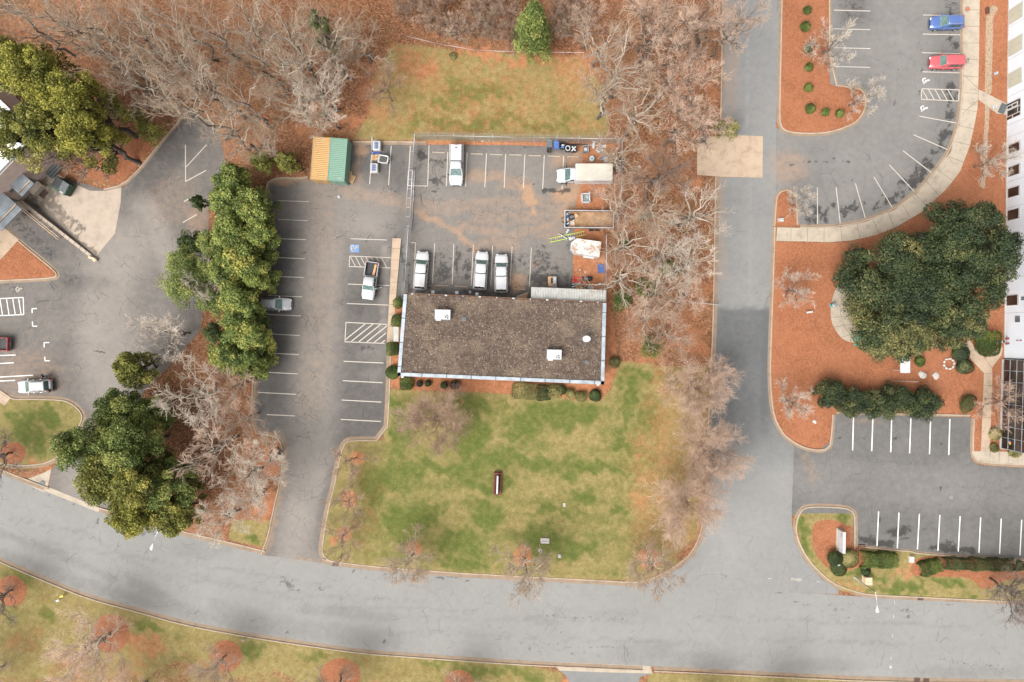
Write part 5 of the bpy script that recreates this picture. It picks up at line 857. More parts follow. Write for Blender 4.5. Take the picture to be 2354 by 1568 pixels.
M['awn'] = mat('grey_blue_awning', (.13, .15, .165), .6, col2=(.06, .068, .078), scale=.8)
M['roofw'] = mat('white_roof_membrane', (.72, .72, .70), .7, var=.06)
M['corr'] = mat('painted_corrugated_steel', (.46, .46, .44), .55, col2=(.36, .36, .33), scale=1.5)
HB = 4.3
rc = [G(928, 676, HB), G(1393, 697, HB), G(1388, 884, HB), G(913, 864, HB)]; ctr = sum(rc, Vector()) / 4
B = thing('flat_roof_building', 'long low building with brown gravel flat roof and grey metal roof edge', 'building', (ctr.x, ctr.y, 0))
wc = [ctr + (p - ctr) * .955 for p in rc]; b = LB(B); b.prism([(p.x, p.y) for p in wc][::-1], 0, HB - .15); b.build('wall', M['wallbrown'])
b = LB(B); b.prism([(p.x, p.y) for p in rc][::-1], HB - .12, HB); b.build('roof', M['roofgravel'])
def edge(a, c, wd, z0, z1, inner):
    d = (c - a).normalized(); n = Vector((-d.y, d.x, 0)); n = n if n.dot(inner - a) > 0 else -n
    return [(p.x, p.y) for p in (a, c, c + n * wd, a + n * wd)]
for nm, a, c in (('roof_edge', rc[0], rc[3]), ('roof_edge', rc[3], rc[2]), ('roof_edge', rc[2], rc[1])):
    b = LB(B); d = (c - a).normalized()
    n_ = max(2, int((c - a).length / 3.3))
    P = edge(a, c, .48, 0, 0, ctr); b.prism(P, HB - .3, HB + .14)
    o = b.build(nm, M['cope']); b = LB(B)
    for k in range(1, n_ + 1): q = a + (c - a) * (k / (n_ + .4)); nn = Vector((-d.y, d.x, 0)); nn = nn if nn.dot(ctr - a) > 0 else -nn; b.box(q + nn * .24 + Vector((0, 0, .148)), (.14, .49, .012), math.atan2(d.y, d.x))
    b.build('seam', M['greypl'], None).parent = B
b = LB(B); d = (rc[1] - rc[0]).normalized(); n = Vector((-d.y, d.x, 0)); b.prism([(p.x, p.y) for p in (rc[0], rc[1], rc[1] + n * .16, rc[0] + n * .16)], HB - .16, HB - .1); b.prism([(p.x, p.y) for p in (rc[0] + n * .14, rc[1] + n * .14, rc[1] + n * .18, rc[0] + n * .18)], HB - .18, HB + .05); b.build('gutter', M['rust'])
for k in range(12): q = rc[0].lerp(rc[1], (k + .5) / 12) + n * .09; b = LB(B); b.box(q + Vector((0, 0, .03)), (.12 if k % 2 else .34, .2, .04), math.atan2(d.y, d.x)); b.build('gutter_strap', M['plastic_w'])
for px, py in ((995, 672), (1050, 673.5), (1096, 677)): q = G(px, py, 2.5); b = LB(B); b.box(q, (.5, .5, .35), 0, b=.08); b.build('wall_lamp', M['white'])
for px, py in ((925, 866), (1374, 884)): q = G(px, py, 4.0); b = LB(B); b.box(q, (.35, .3, .3), 0, b=.04); b.box(q - Vector((0, 0, 2)), (.12, .1, 3.7)); b.build('downspout', M['white'])
q = G(1348, 832, HB + .01); b = LB(B); b.cyl(q + Vector((0, 0, .03)), .28, .08, 14); b.cyl(q + Vector((0, 0, .15)), .12, .2, 10); b.build('roof_drain', M['greypl'])
def corrug(name, label, P, h0, h1, nr, posts, cat='canopy'):
    """sloping corrugated canopy on the four map corners P (first edge is the low outer one)"""
    q = [G(*P[0], h0), G(*P[1], h0), G(*P[2], h1), G(*P[3], h1)]; c = sum(q, Vector()) / 4; t = thing(name, label, cat, (c.x, c.y, 0))
    b = LB(t); n = nr * 4; vs = []
    for k in range(n + 1):
        u = k / n; z = .10 * (1 if k % 4 in (1, 2) else 0); vs += [q[0].lerp(q[1], u) + Vector((0, 0, z)), q[3].lerp(q[2], u) + Vector((0, 0, z))]
    m2 = len(vs); vs += [v - Vector((0, 0, .02)) for v in vs]
    fs = [[2 * k, 2 * k + 2, 2 * k + 3, 2 * k + 1] for k in range(n)] + [[m2 + 2 * k + 1, m2 + 2 * k + 3, m2 + 2 * k + 2, m2 + 2 * k] for k in range(n)]
    b.add(vs, fs); b.build('corrugated_roof', M['corr'])
    b = LB(t); b.tube([q[0] - Vector((0, 0, .06)), q[1] - Vector((0, 0, .06))], .06, 6); b.tube([q[3] + Vector((0, 0, .06)), q[2] + Vector((0, 0, .06))], .07, 6); b.build('edge_beam', M['rust'])
    for k in range(posts):
        p = q[0].lerp(q[1], (k + .1) / (posts - .8)); b = LB(t); b.box((p.x, p.y, (h0 - .08) / 2), (.1, .1, h0 - .08)); b.build('post', M['rust'])
    return t
corrug('corrugated_canopy', 'white ribbed metal canopy attached to the roof\'s upper right edge', [(1221, 660), (1393, 667), (1393, 695), (1220, 687)], 3.2, 3.8, 46, 4)
corrug('corrugated_awning', 'small white ribbed awning over the walk at the roof\'s left side', [(904, 785), (904, 751), (917, 752), (917, 785)], 2.9, 3.1, 16, 2, 'awning')
def ac(px, py, L_, Wd, label):
    q = G(px, py, HB + 1); t = thing('air_conditioner', label, 'air conditioner', (q.x, q.y, HB + .004), R(-1.5), 'rooftop air conditioners')
    b = MB(); b.box((0, 0, .52), (L_, Wd, 1.0), b=.02); b.build('cabinet', M['white'], t); b = MB(); b.box((0, 0, .012), (L_ + .15, Wd + .15, .02)); b.build('curb', M['greypl'], t)
    b = MB(); b.cyl((L_ * .27, -Wd * .22, 1.024), .28, .008, 24); fan = b.build('fan', M['black'], t)
    b = MB()
    for k in range(3): a = R(120 * k + 15); b.cyl((L_ * .27 + .15 * math.cos(a), -Wd * .22 + .15 * math.sin(a), 1.035), .115, .01, 12)
    b.build('blade', M['plastic_w'], fan)
    b = MB(); b.box((-L_ * .26, -Wd / 2 - .1, .6), (.65, .2, .5)); b.build('duct_hood', M['white'], t)
    b = MB(); b.tube([(-.1, Wd / 2, .8), (0, Wd / 2 + .25, .6), (.5, Wd / 2 + .2, .1), (.6, Wd / 2, .05)], .025, 6); b.build('pipe', M['wood'], t)
ac(1017, 723, 2.15, 1.35, 'white rooftop air conditioner near the roof\'s upper left'); ac(1274, 815, 2.0, 1.35, 'white rooftop air conditioner near the roof\'s lower right')
q = G(1348, 779, HB + .9); t = thing('satellite_dish', 'white round satellite dish on the gravel roof', 'satellite dish', (q.x, q.y, HB + .004))
b = MB(); rings = [[(r_ * math.cos(a), r_ * .8 * math.sin(a), .75 + .12 * (r_ / .55) ** 2 + .4 * r_ * math.sin(a) * .5) for a in np.linspace(0, 6.283, 20, endpoint=False)] for r_ in (.08, .25, .42, .55)]; b.loft(rings); b.build('dish', M['white'], t)
b = MB(); b.tube([(0, 0, 0), (0, 0, .78)], .035, 8); b.build('mast', M['galv'], t); b = MB(); b.tube([(0, -.35, .6), (.02, -.12, 1.15), (0, .05, 1.3)], .015, 6); b.build('feed_arm', M['galv'], t); b = MB(); b.box((0, 0, .02), (.9, .9, .04)); b.build('base', M['greypl'], t)
q = G(1348, 764, HB + .8); t = thing('antenna', 'thin roof antenna with crossbars above the satellite dish', 'antenna', (q.x, q.y, HB + .004)); b = MB(); b.tube([(0, 0, 0), (0, 0, 1.6)], .02, 6); b.build('mast', M['galv'], t)
b = MB(); b.tube([(0, -.7, 1.5), (0, .7, 1.5)], .015, 5)
for k in range(6): b.tube([(-.5 + .04 * k, -.6 + .22 * k, 1.5), (.5 - .04 * k, -.6 + .22 * k, 1.5)], .008, 4)
b.build('boom', M['greypl'], t)
cbl = LB(thing('roof_cable', 'looped pale cable lying around the satellite dish', 'cable', (*G(1348, 790, HB)[:2], HB + .004))); cbl.tube([G(1348 + 17 * math.cos(a), 780 + 17 * math.sin(a), HB) + Vector((0, 0, .03)) for a in np.linspace(-.5, 3.6, 18)], .012, 5); cbl.build('cable', M['greypl'])
q = G(1066, 734, HB); t = thing('roof_patch', 'grey square vent patch on the roof right of the upper air conditioner', 'vent', (q.x, q.y, HB + .004)); b = MB(); b.box((0, 0, .02), (.6, .6, .04), b=.01); b.box((0, 0, .08), (.3, .3, .12), b=.02); b.build('cap', M['greypl'], t)
# --- white office building on the right
def fx(y): return 2316 - 10 * y / 824
HW = 8.6; c = V3(2420, 380); OB = thing('white_office_building', 'white panelled office building along the photo\'s right edge', 'building', (c.x, c.y, 0))
b = LB(OB); wp = [(fx(-90), -90), (fx(823), 823), (2700, 823), (2700, -90)]; b.prism([W(*p) for p in wp], 0, HW); b.build('wall', M['wallwhite'])
b = LB(OB); b.prism([W(*p) for p in wp], HW + .003, HW + .2); b.build('roof', M['roofw'])
def facade(b, y0, y1, z0, z1, dep, mi=0, out=0.0):
    a, c = V3(fx(y0), y0), V3(fx(y1), y1); d = (c - a).normalized(); n = Vector((d.y, -d.x, 0)); n = n if n.x < 0 else -n
    P = [a + n * out, c + n * out, c + n * (out + dep), a + n * (out + dep)]; b.prism([(p.x, p.y) for p in P], z0, z1, mi)
for y in (-8, 66, 140, 186, 225, 290, 318, 366, 420, 480, 560, 640, 720): b = LB(OB); facade(b, y, y + .5, .1, HW, .004); b.build('panel_joint', M['greypl'])
b = LB(OB); facade(b, -90, 823, 4.1, 4.16, .0035); b.build('panel_joint', M['greypl'])
b = LB(OB); facade(b, -90, 823, 0, .25, .05); b.build('plinth', M['stone'])
for y0, y1 in ((-46, -10), (26, 61), (98, 134), (172, 207)):
    fr = LB(OB); facade(fr, y0, y1, .3, 3.0, .05); fr = fr.build('window', M['white'])
    for k in range(1): b = LB(OB); facade(b, y0 + 1.2, y1 - 1.2, .4, 2.9, .012, 0, .05); b.build('blind', M['blind'], fr)
    b = LB(OB)
    for zz in (.9, 2.2): facade(b, (y0 + y1) / 2 - .8, (y0 + y1) / 2 - .2, zz, zz + .4, .004, 0, .063)
    b.build('handle', M['greypl'], fr)
for y0, y1 in ((336, 358), (387, 410), (436, 458), (486, 510), (540, 562), (590, 612), (680, 704)):
    fr = LB(OB); facade(fr, y0, y1, .5, 2.9, .05); fr = fr.build('window', M['white']); b = LB(OB); facade(b, y0 + 1, y1 - 1, .6, 2.6, .012, 0, .05); b.build('pane', M['darkglass'], fr)
fr = LB(OB); facade(fr, 240, 279, .02, 2.9, .08); fr = fr.build('entrance', M['white'])
for y0, y1, z0, z1 in ((241.5, 245, .1, 2.7), (248, 253, .3, 1.1), (248, 253, 1.3, 2.1), (245, 256, 2.35, 2.75), (258, 270, .3, 2.2), (272, 278, .2, 1.2), (272, 278, 1.4, 2.7), (258, 270, 2.35, 2.75)):
    b = LB(OB); facade(b, y0, y1, z0, z1, .012, 0, .08); b.build('pane', M['darkglass'], fr)
for y0, zz in ((779, 1.0), (790, 1.0)):
    b = LB(OB); facade(b, y0 - 1.5, y0 + 1.5, zz - .15, zz + .15, .12); b.cyl(V3(fx(y0) - 3.2, y0, zz), .12, .35, 10, axis='X'); b.cyl(V3(fx(y0) - 5.5, y0, zz), .17, .1, 10, axis='X'); b.build('hose_connection', M['dred_car'])
for y0, zz in ((783, 2.6), (783, 3.2)): b = LB(OB); facade(b, y0 - 1, y0 + 1, zz, zz + .25, .1); b.build('alarm_bell', M['dred_car'])
for y0, z0, wd in ((690, 3.3, 8), (735, 2.2, 14)): b = LB(OB); facade(b, y0 - wd / 2, y0 + wd / 2, z0, z0 + .9, .06); b.build('wall_vent', M['awn'])
HG = 8.6; c = V3(2400, 930); GB = thing('glass_curtain_wall', 'dark glass wall with pale square grid at the white building\'s lower end', 'glass wall', (c.x, c.y, 0))
gp_ = [(2303, 826), (2297, 1029), (2700, 1075), (2700, 826)]; b = LB(GB); b.prism([W(*p) for p in gp_], 0.3, HG); b.build('glazing', M['darkglass'])
b = LB(GB); b.prism([W(*p) for p in [(2301, 826), (2295, 1031), (2700, 1078), (2700, 826)]], 0, .3); b.build('base', M['stone'])
def gridface(p0, p1, ns, dz, nm):
    a, c = V3(*p0), V3(*p1); d = (c - a).normalized(); n = Vector((d.y, -d.x, 0)); mid_ = V3(2500, 940); n = -n if n.dot(mid_ - a) > 0 else n; L_ = (c - a).length
    b = LB(GB); rz = math.atan2(d.y, d.x)
    for k in range(ns + 1): q = a.lerp(c, k / ns) + n * .03; b.box((q.x, q.y, HG / 2 + .15), (.07, .08, HG - .3), rz)
    b.build('mullion', M['cope']); b = LB(GB); q = a.lerp(c, .5) + n * .028; z = .36
    while z < HG: b.box((q.x, q.y, z), (L_, .07, .06), rz); z += dz
    b.build('transom', M['cope'])
gridface((2303, 826), (2297, 1029), 8, 1.28, 'w'); gridface((2297, 1029), (2500, 1052), 9, 1.28, 's')
# hazard diamond hanging on the glass
q = V3(2298, 1012); q.x -= .1; t = thing('hazard_diamond', 'four-coloured diamond warning plate on the glass wall near its lower corner', 'warning sign', (q.x, q.y, 2.1)); s_ = .32
for (dy, dz), mm in (((0, .5), M['redp']), ((.5, 0), M['bluepl']), ((-.5, 0), mat('yellow_plate', (.6, .5, .05))), ((0, -.5), M['white'])):
    b = MB(); cy_, cz_ = dy * s_, dz * s_; h_ = s_ * .5; b.slab([(0, cy_ - h_, cz_), (0, cy_, cz_ + h_), (0, cy_ + h_, cz_), (0, cy_, cz_ - h_)], .02); b.build('panel', mm, t)
b = MB(); b.box((.04, 0, 0), (.03, .1, .1)); b.build('bracket', M['greypl'], t)
# --- concrete dock building on the left
p0, p1 = V3(165, 346), V3(-90, 613); d = (p1 - p0).normalized(); n = Vector((d.y, -d.x, 0)); n = n if n.dot(Vector((1, -1, 0))) > 0 else -n; c = p0.lerp(p1, .5)
DB = thing('dock_building', 'pinkish concrete building with two grey dock awnings at the photo\'s left edge', 'building', (c.x, c.y, 0)); HD = 7.0
b = LB(DB); back = -n * 30; b.prism([(p.x, p.y) for p in (p0, p1, p1 + back, p0 + back)], 0, HD); b.build('wall', M['wallpink'])
b = LB(DB); b.prism([(p.x, p.y) for p in (p0 - n * .02 + back * 0, p1 - n * .02, p1 + back, p0 + back)], HD + .003, HD + .08); b.build('roof', M['roofw'])
rz = math.atan2(d.y, d.x)
b = LB(DB); q = p0.lerp(p1, .5) - n * .3; b.box((q.x, q.y, HD + .25), ((p1 - p0).length, .5, .5), rz); b.build('parapet', M['white'])
def on_wall(px, py): w_ = V3(px, py); return p0 + d * (w_ - p0).dot(d)
for (px, py), wd, dep, hh in (((97, 440), 2.5, 2.0, 4.2), ((55, 500), 4.2, 3.3, 4.3)):
    q = on_wall(px, py); b = LB(DB); a1 = q - d * wd / 2 + Vector((0, 0, hh)); a2 = q + d * wd / 2 + Vector((0, 0, hh)); b.slab([a1, a1 + n * dep - Vector((0, 0, .35)), a2 + n * dep - Vector((0, 0, .35)), a2], .14)
    aw = b.build('awning', M['awn']); b = LB(DB); e1, e2 = a1 + n * dep * .72 - Vector((0, 0, .1)), a2 + n * dep * .72 - Vector((0, 0, .1)); b.tube([e1 + Vector((0, 0, -.01)), e2 + Vector((0, 0, -.01))], .05, 6); b.build('seam', M['wood'], aw)
    b = LB(DB); b.box(q + n * .04 + Vector((0, 0, 1.6)), (wd * .75, .08, 3.0), rz); b.build('dock_door', M['greypl'])
    b = LB(DB); b.box(q + n * .5 + Vector((0, 0, .5)), (wd * .8, 1.0, 1.0), rz, b=.05); b.build('dock_platform', M['pad'])
q = on_wall(68, 452); b = LB(DB); b.box(q + n * .05 + Vector((0, 0, 3.4)), (.5, .1, .5), rz); b.build('wall_vent', M['greypl'])
for k in range(3): q = on_wall(128, 392); b = LB(DB); b.box(q + n * (.3 + .28 * k) + Vector((0, 0, .75 - .22 * k)), (2.2, .28, .25), rz); b.build('step', M['greypl'])
# retaining wall of the dock ramp
a, c = V3(58, 466), V3(223, 599); d2 = (c - a).normalized(); t = thing('retaining_wall', 'low dark concrete retaining wall beside the dock ramp', 'wall', ((a + c) / 2)); b = LB(t); L_ = (c - a).length
for k in range(14):
    p, q_ = a.lerp(c, k / 14), a.lerp(c, (k + 1) / 14 - .002); nn = Vector((-d2.y, d2.x, 0)) * .22; hgt = .95 - .055 * k; b.prism([(v.x, v.y) for v in (p - nn, q_ - nn, q_ + nn, p + nn)], 0, hgt)
b.build('wall', M['pad']); b = LB(t); b.box(V3(215, 594) + Vector((0, 0, .3)), (1.0, .35, .5), R(-20), b=.05); b.box(V3(221, 598) + Vector((0, 0, .25)), (.55, .55, .5), R(30), b=.1); b.build('end_block', M['tan'])
t = thing('guard_rail', 'pair of pale yellow wooden rails along the retaining wall', 'railing', V3(95, 500)); a, c = V3(44, 461), V3(147, 547)
for off in (0, .32): b = LB(t); nn = Vector((d2.y, -d2.x, 0)) * (.15 + off); b.tube([a + nn + Vector((0, 0, 1.25 - off * .3)), c + nn + Vector((0, 0, .95 - off * .3))], .055, 6); b.build('rail', M['ladder'] if 0 else M['tan'])
for k in range(5): b = LB(t); q = a.lerp(c, .04 + .23 * k) + Vector((d2.y, -d2.x, 0)) * .3; b.box(q + Vector((0, 0, .5)), (.08, .08, 1.0), 0); b.build('post', M['rust'])
q = V3(155, 432); t = thing('dumpster', 'dark green dumpster with ribbed black lids beside the mulch', 'dumpster', (q.x, q.y, .02), R(-33), None, (1.15, 1.15, 1.15))
b = MB(); b.prism([(-1, -.75), (1, -.75), (1, .75), (-1, .75)], .12, 1.2); b.box((0, 0, 1.2), (2.1, 1.6, .1)); b.build('bin', M['green_d'], t)
for s1 in (-1, 1):
    b = MB(); b.slab([(-.98 if s1 < 0 else .02, -.55, 1.26), (-.02 if s1 < 0 else .98, -.55, 1.26), (-.02 if s1 < 0 else .98, .72, 1.42), (-.98 if s1 < 0 else .02, .72, 1.42)], .05)
    for k in range(5): x = (-.9 if s1 < 0 else .1) + .2 * k; b.box((x, .08, 1.40), (.05, 1.2, .05), 0, rx=R(7))
    b.build('lid', M['black'] if s1 < 0 else M['greypl'], t)
b = MB(); b.box((.55, -.68, 1.27), (.5, .2, .03)); b.build('sticker', M['plastic_w'], t); b = MB(); [b.box((x, -.76, .7), (.06, .06, .9)) for x in (-.8, -.3, .3, .8)]; b.build('rib', M['green_d'], t); b = MB(); [b.box((x, y, .06), (.15, .15, .12)) for x in (-.8, .8) for y in (-.6, .6)]; b.build('foot', M['black'], t)
def grate(px, py, lx, ly, rz, label, z=.022, group=None):
    t = thing('drain_grate', label, 'drain', (*W(px, py), z), rz, group); b = MB(); b.box((0, 0, .004), (lx, ly, .008)); b.build('pit', M['black'], t); b = MB(); n_ = int(lx / .12)
    for k in range(n_ + 1): b.box((-lx / 2 + lx * k / n_, 0, .014), (.035, ly, .012))
    for y in (-ly / 2, 0, ly / 2): b.box((0, y, .018), (lx + .04, .05, .016))
    b.build('bars', M['rust'], t); return t
grate(100.5, 446, .95, 1.15, R(-35), 'square rusty drain grate on the pale dock slab')
gD = 'kerb drain grates along the road'
for px, py, rz, l in ((771, 1296, -5, 'black kerb drain grate right of the parking lot driveway'), (2115, 1374.5, -3, 'black kerb drain grate below the office hedge'), (2107, 1563, -3, 'black kerb drain grate at the bottom edge, left of a pair'), (2128, 1564, -3, 'black kerb drain grate at the bottom edge, right of a pair')): grate(px, py, .85, .6, R(rz), l, .035, gD)
def manhole(px, py, r, label, m, z=.04):
    t = thing('manhole_cover', label, 'manhole cover', (*W(px, py), z)); b = MB(); b.cyl((0, 0, .006), r, .016, 24); b.build('rim', M['rust'], t); b = MB(); b.cyl((0, 0, .012), r * .88, .018, 24)
    for k in range(5): b.box((0, -r * .6 + r * .3 * k, .022), (r * 1.1, .03, .008))
    b.build('lid', m, t)
manhole(98, 1110, .38, 'grey round manhole cover in the kerb strip at left', M['greypl']); manhole(2222, 22, .36, 'rusty round manhole cover on the sidewalk beside the blue car', M['tan'] if 0 else mat('rust_lid', (.30, .12, .07), .9), .13); manhole(2185, 1143, .38, 'grey round manhole cover in the lower right lot', mat('grey_lid', (.16, .155, .15), .8), .022)
# ---------------------------------------------------------------- fences
def chain_fence(name, label, pts, h, step=2.8, barb=0, group=None, mesh=True, dense=.11, wid=.015):
    P = [V3(*p) for p in pts]; c = sum(P, Vector()) / len(P); t = thing(name, label, 'fence', (c.x, c.y, 0), 0, group)
    rail = LB(t); wires = LB(t); bw = LB(t)
    for i in range(len(P) - 1):
        a, e = P[i], P[i + 1]; L_ = (e - a).length; d = (e - a) / L_; nn = Vector((-d.y, d.x, 0)); k = max(1, round(L_ / step)); up = Vector((0, 0, h))
        rail.tube([a + up, e + up], .033, 6)
        for j in range(k + (1 if i == len(P) - 2 else 0)):
            q = a.lerp(e, j / k); b = LB(t); b.tube([q, q + up], .038, 7)
            if barb: b.tube([q + up, q + up + nn * .35 * barb + Vector((0, 0, .3))], .025, 5)
            b.build('post', M['galv'])
        if barb:
            for m_ in (.35, .65, 1.0): bw.tube([a + up + nn * .35 * barb * m_ + Vector((0, 0, .3 * m_)), e + up + nn * .35 * barb * m_ + Vector((0, 0, .3 * m_))], .009, 3, cap=False)
        if mesh:
            x = -h
            while x < L_:
                for sg in (1, -1):
                    s0, s1 = x, x + h; z0, z1 = (.05, h) if sg > 0 else (h, .05)
                    f0 = max(0, -s0 / h); f1 = min(1, (L_ - s0) / h)
                    if f1 <= f0: continue
                    A = a + d * (s0 + h * f0) + Vector((0, 0, z0 + (z1 - z0) * f0)); Bq = a + d * (s0 + h * f1) + Vector((0, 0, z0 + (z1 - z0) * f1)); pr = (Bq - A).normalized().cross(nn) * wid / 2
                    wires.quad(A - pr, Bq - pr, Bq + pr, A + pr)
                x += dense
    rail.build('top_rail', M['galv'])
    if mesh: wires.build('chain_link', M['galv'])
    if barb: bw.build('barbed_wire', M['galv'])
    return t
chain_fence('chain_link_fence', 'chain-link fence with barbed wire along the yard\'s top edge below the upper lawn', [(958, 322), (1177, 327), (1428, 331)], 2.4, 3.1, 1)
chain_fence('chain_link_fence', 'chain-link fence with barbed wire at the yard\'s left side above the gate', [(958, 322), (953, 396)], 2.4, 2.4, -1)
chain_fence('chain_link_fence', 'chain-link fence along the yard\'s right side among fallen leaves', [(1424, 333), (1424, 415), (1419, 512)], 2.2, 3.0)
chain_fence('chain_link_fence', 'chain-link fence from the white cargo trailer down to the canopy', [(1389, 545), (1388, 680)], 2.2, 3.0)
chain_fence('chain_link_fence', 'tall chain-link fence between the walk and the parked white trucks', [(944, 532), (934, 690)], 2.5, 2.8, -1)
chain_fence('wire_fence', 'short fence stub from the kerb into the trees right of the building', [(1590, 696), (1646, 702)], 1.2, 1.5)
chain_fence('wire_fence', 'thin wire fence along the thicket above the upper lawn', [(935, 92), (1000, 108), (1090, 124), (1180, 128), (1340, 130)], 1.3, 3.5, 0, None, False)
# sliding gate: boxed frame with cross members
t = thing('sliding_gate', 'long metal sliding gate of the yard with a ladder-like frame', 'gate', V3(948, 465)); a, c = V3(953, 400), V3(946, 530)
b = LB(t); hgt = 2.2
for z in (.15, hgt): b.tube([a + Vector((0, 0, z)), c + Vector((0, 0, z))], .045, 6)
for k in range(8): q = a.lerp(c, k / 7); b.tube([q + Vector((0, 0, .15)), q + Vector((0, 0, hgt))], .035, 6)
b.build('frame', M['galv']); b = LB(t); nn = Vector((-.75, 0, 0))
for k in range(7): q = a.lerp(c, k / 6.2); b.tube([q + Vector((0, 0, hgt)), q + nn * .8 + Vector((0, 0, hgt))], .03, 5)
b.tube([a + nn * .8 + Vector((0, 0, hgt)), c + nn * .8 + Vector((0, 0, hgt))], .035, 6); b.build('guide_track', M['galv']); b = LB(t); d = (c - a).normalized(); x = -2.0
while x < 8.2:
    for sg in (1, -1):
        f0 = max(0, -x / 2.05); f1 = min(1, ((c - a).length - x) / 2.05)
        if f1 > f0: z0, z1 = (.15, 2.2) if sg > 0 else (2.2, .15); A = a + d * (x + 2.05 * f0) + Vector((0, 0, z0 + (z1 - z0) * f0)); Bq = a + d * (x + 2.05 * f1) + Vector((0, 0, z0 + (z1 - z0) * f1)); pr = (Bq - A).normalized().cross(Vector((1, 0, 0))) * .006; b.quad(A - pr, Bq - pr, Bq + pr, A + pr)
    x += .12
b.build('chain_link', M['galv'])
# ---------------------------------------------------------------- vehicles
def inset(q, u0, u1, v0, v1):
    a, b_, c_, d_ = [Vector(p) for p in q]; f_ = lambda u, v: (a.lerp(b_, u)).lerp(d_.lerp(c_, u), v); return [f_(u0, v0), f_(u1, v0), f_(u1, v1), f_(u0, v1)]
def body_rings(prof):
    R_ = []
    for x, w_, zt, zb in prof:
        h_ = zt - zb; hf = [(w_ * .9, zb), (w_, zb + .22 * h_), (w_, zb + .66 * h_), (w_ * .955, zt - .07), (w_ * .86, zt - .005), (w_ * .45, zt + .025), (0, zt + .03)]
        R_.append([(x, -y, z) for y, z in hf] + [(x, y, z) for y, z in hf[::-1][1:]])
    return R_
def wheels(t, xs, hw, r=.36, wd=.24):
    for x in xs:
        for s_ in (-1, 1):
            y = s_ * (hw - wd * .42); b = MB(); b.cyl((x, y, r), r, wd, 20, axis='Y'); b.cyl((x, y, r), r * .985, wd + .03, 20, axis='Y'); tw = b.build('wheel', M['rubber'], t)
            b = MB(); yy = y + s_ * (wd / 2 + .018); b.cyl((x, yy, r), r * .62, .02, 16, axis='Y')
            for k in range(5): a = k * 1.2566; b.box((x + .3 * r * math.cos(a), yy + s_ * .012, r + .3 * r * math.sin(a)), (.1, .012, .1), 0)
            b.build('rim', M['rim'], tw)
def cabin(t, paint, xf, xtf, xtr, xr, wb, wt, zb, zt, side=(('f', .06, .46), ('r', .52, .94)), rails=None, rear=True, wind='wglass'):
    A = [(xf, -wb, zb), (xf, wb, zb), (xr, wb, zb), (xr, -wb, zb)]; Tq = [(xtf, -wt, zt), (xtf, wt, zt), (xtr, wt, zt), (xtr, -wt, zt)]
    b = MB(); b.add(A + Tq, [[0, 1, 5, 4][::-1], [1, 2, 6, 5][::-1], [2, 3, 7, 6][::-1], [3, 0, 4, 7][::-1]]); b.build('pillars', paint, t)
    rr = []
    for x, k, z in ((xtf + .06, .9, -.02), (xtf - .05, .98, .03), ((xtf + xtr) / 2, 1.0, .06), (xtr + .05, .98, .03), (xtr - .05, .92, -.02)):
        w_ = wt * k; rr.append([(x, -w_, zt + z - .05), (x, -w_ * .97, zt + z - .01), (x, -w_ * .6, zt + z + .03), (x, 0, zt + z + .04), (x, w_ * .6, zt + z + .03), (x, w_ * .97, zt + z - .01), (x, w_, zt + z - .05)])
    b = MB(); b.loft(rr); rf = b.build('roof', paint, t)
    b = MB(); b.slab(inset([A[0], A[1], Tq[1], Tq[0]], .05, .95, .06, .93), -.012 if 0 else .012); b.build('windshield', M[wind], t)
    if rear: b = MB(); b.slab(inset([A[2], A[3], Tq[3], Tq[2]], .07, .93, .12, .88), .012); b.build('rear_window', M['glass'], t)
    for q in ([A[3], A[0], Tq[0], Tq[3]], [A[1], A[2], Tq[2], Tq[1]]):
        for nm, u0, u1 in side:
            if q[0] is A[3]: u0, u1 = 1 - u1, 1 - u0
            b = MB(); b.slab(inset(q, u0, u1, .12, .88), .012); b.build('side_window', M['glass'], t)
    if rails:
        for s_ in (-1, 1): b = MB(); y = s_ * wt * .86; b.tube([(xtf - .25, y, zt + .04), (xtf - .4, y, zt + .13), (xtr + .45, y, zt + .13), (xtr + .25, y, zt + .04)], .028, 6); b.build('roof_rail', M[rails], rf)
def fittings(t, L_, hw, paint, zh, zt_, xm, zm, tail=True, grille='black', mirror='paint', hl=.62):
    for s_ in (-1, 1):
        b = MB(); b.box((L_ / 2 - .2, s_ * hw * hl, zh), (.42, .34, .14), s_ * R(-18), b=.04); b.build('headlight', M['head'], t)
        if tail: b = MB(); b.box((-L_ / 2 + .1, s_ * hw * .84, zt_), (.16, .14, .36), 0, b=.03); b.build('tail_light', M['tail'], t)
        b = MB(); b.box((xm, s_ * (hw + .12), zm), (.14, .26, .17), s_ * R(12), b=.03); b.box((xm + .02, s_ * (hw - .01), zm - .04), (.06, .12, .05)); b.build('mirror', paint if mirror == 'paint' else M['black'], t)
        b = MB(); b.box((.2, s_ * (hw + .003), .82), (.16, .03, .035)); b.box((-.85, s_ * (hw + .003), .84), (.16, .03, .035)); b.build('door_handle', M['chrome'] if mirror == 'paint' else M['black'], t)
    b = MB(); b.box((L_ / 2 - .03, 0, zh - .14), (.08, hw * 1.0, .22), 0, b=.02); b.build('grille', M[grille], t)
    b = MB(); b.box((-L_ / 2 - .01, 0, .62), (.03, .5, .14)); b.build('plate', M['plastic_w'], t)
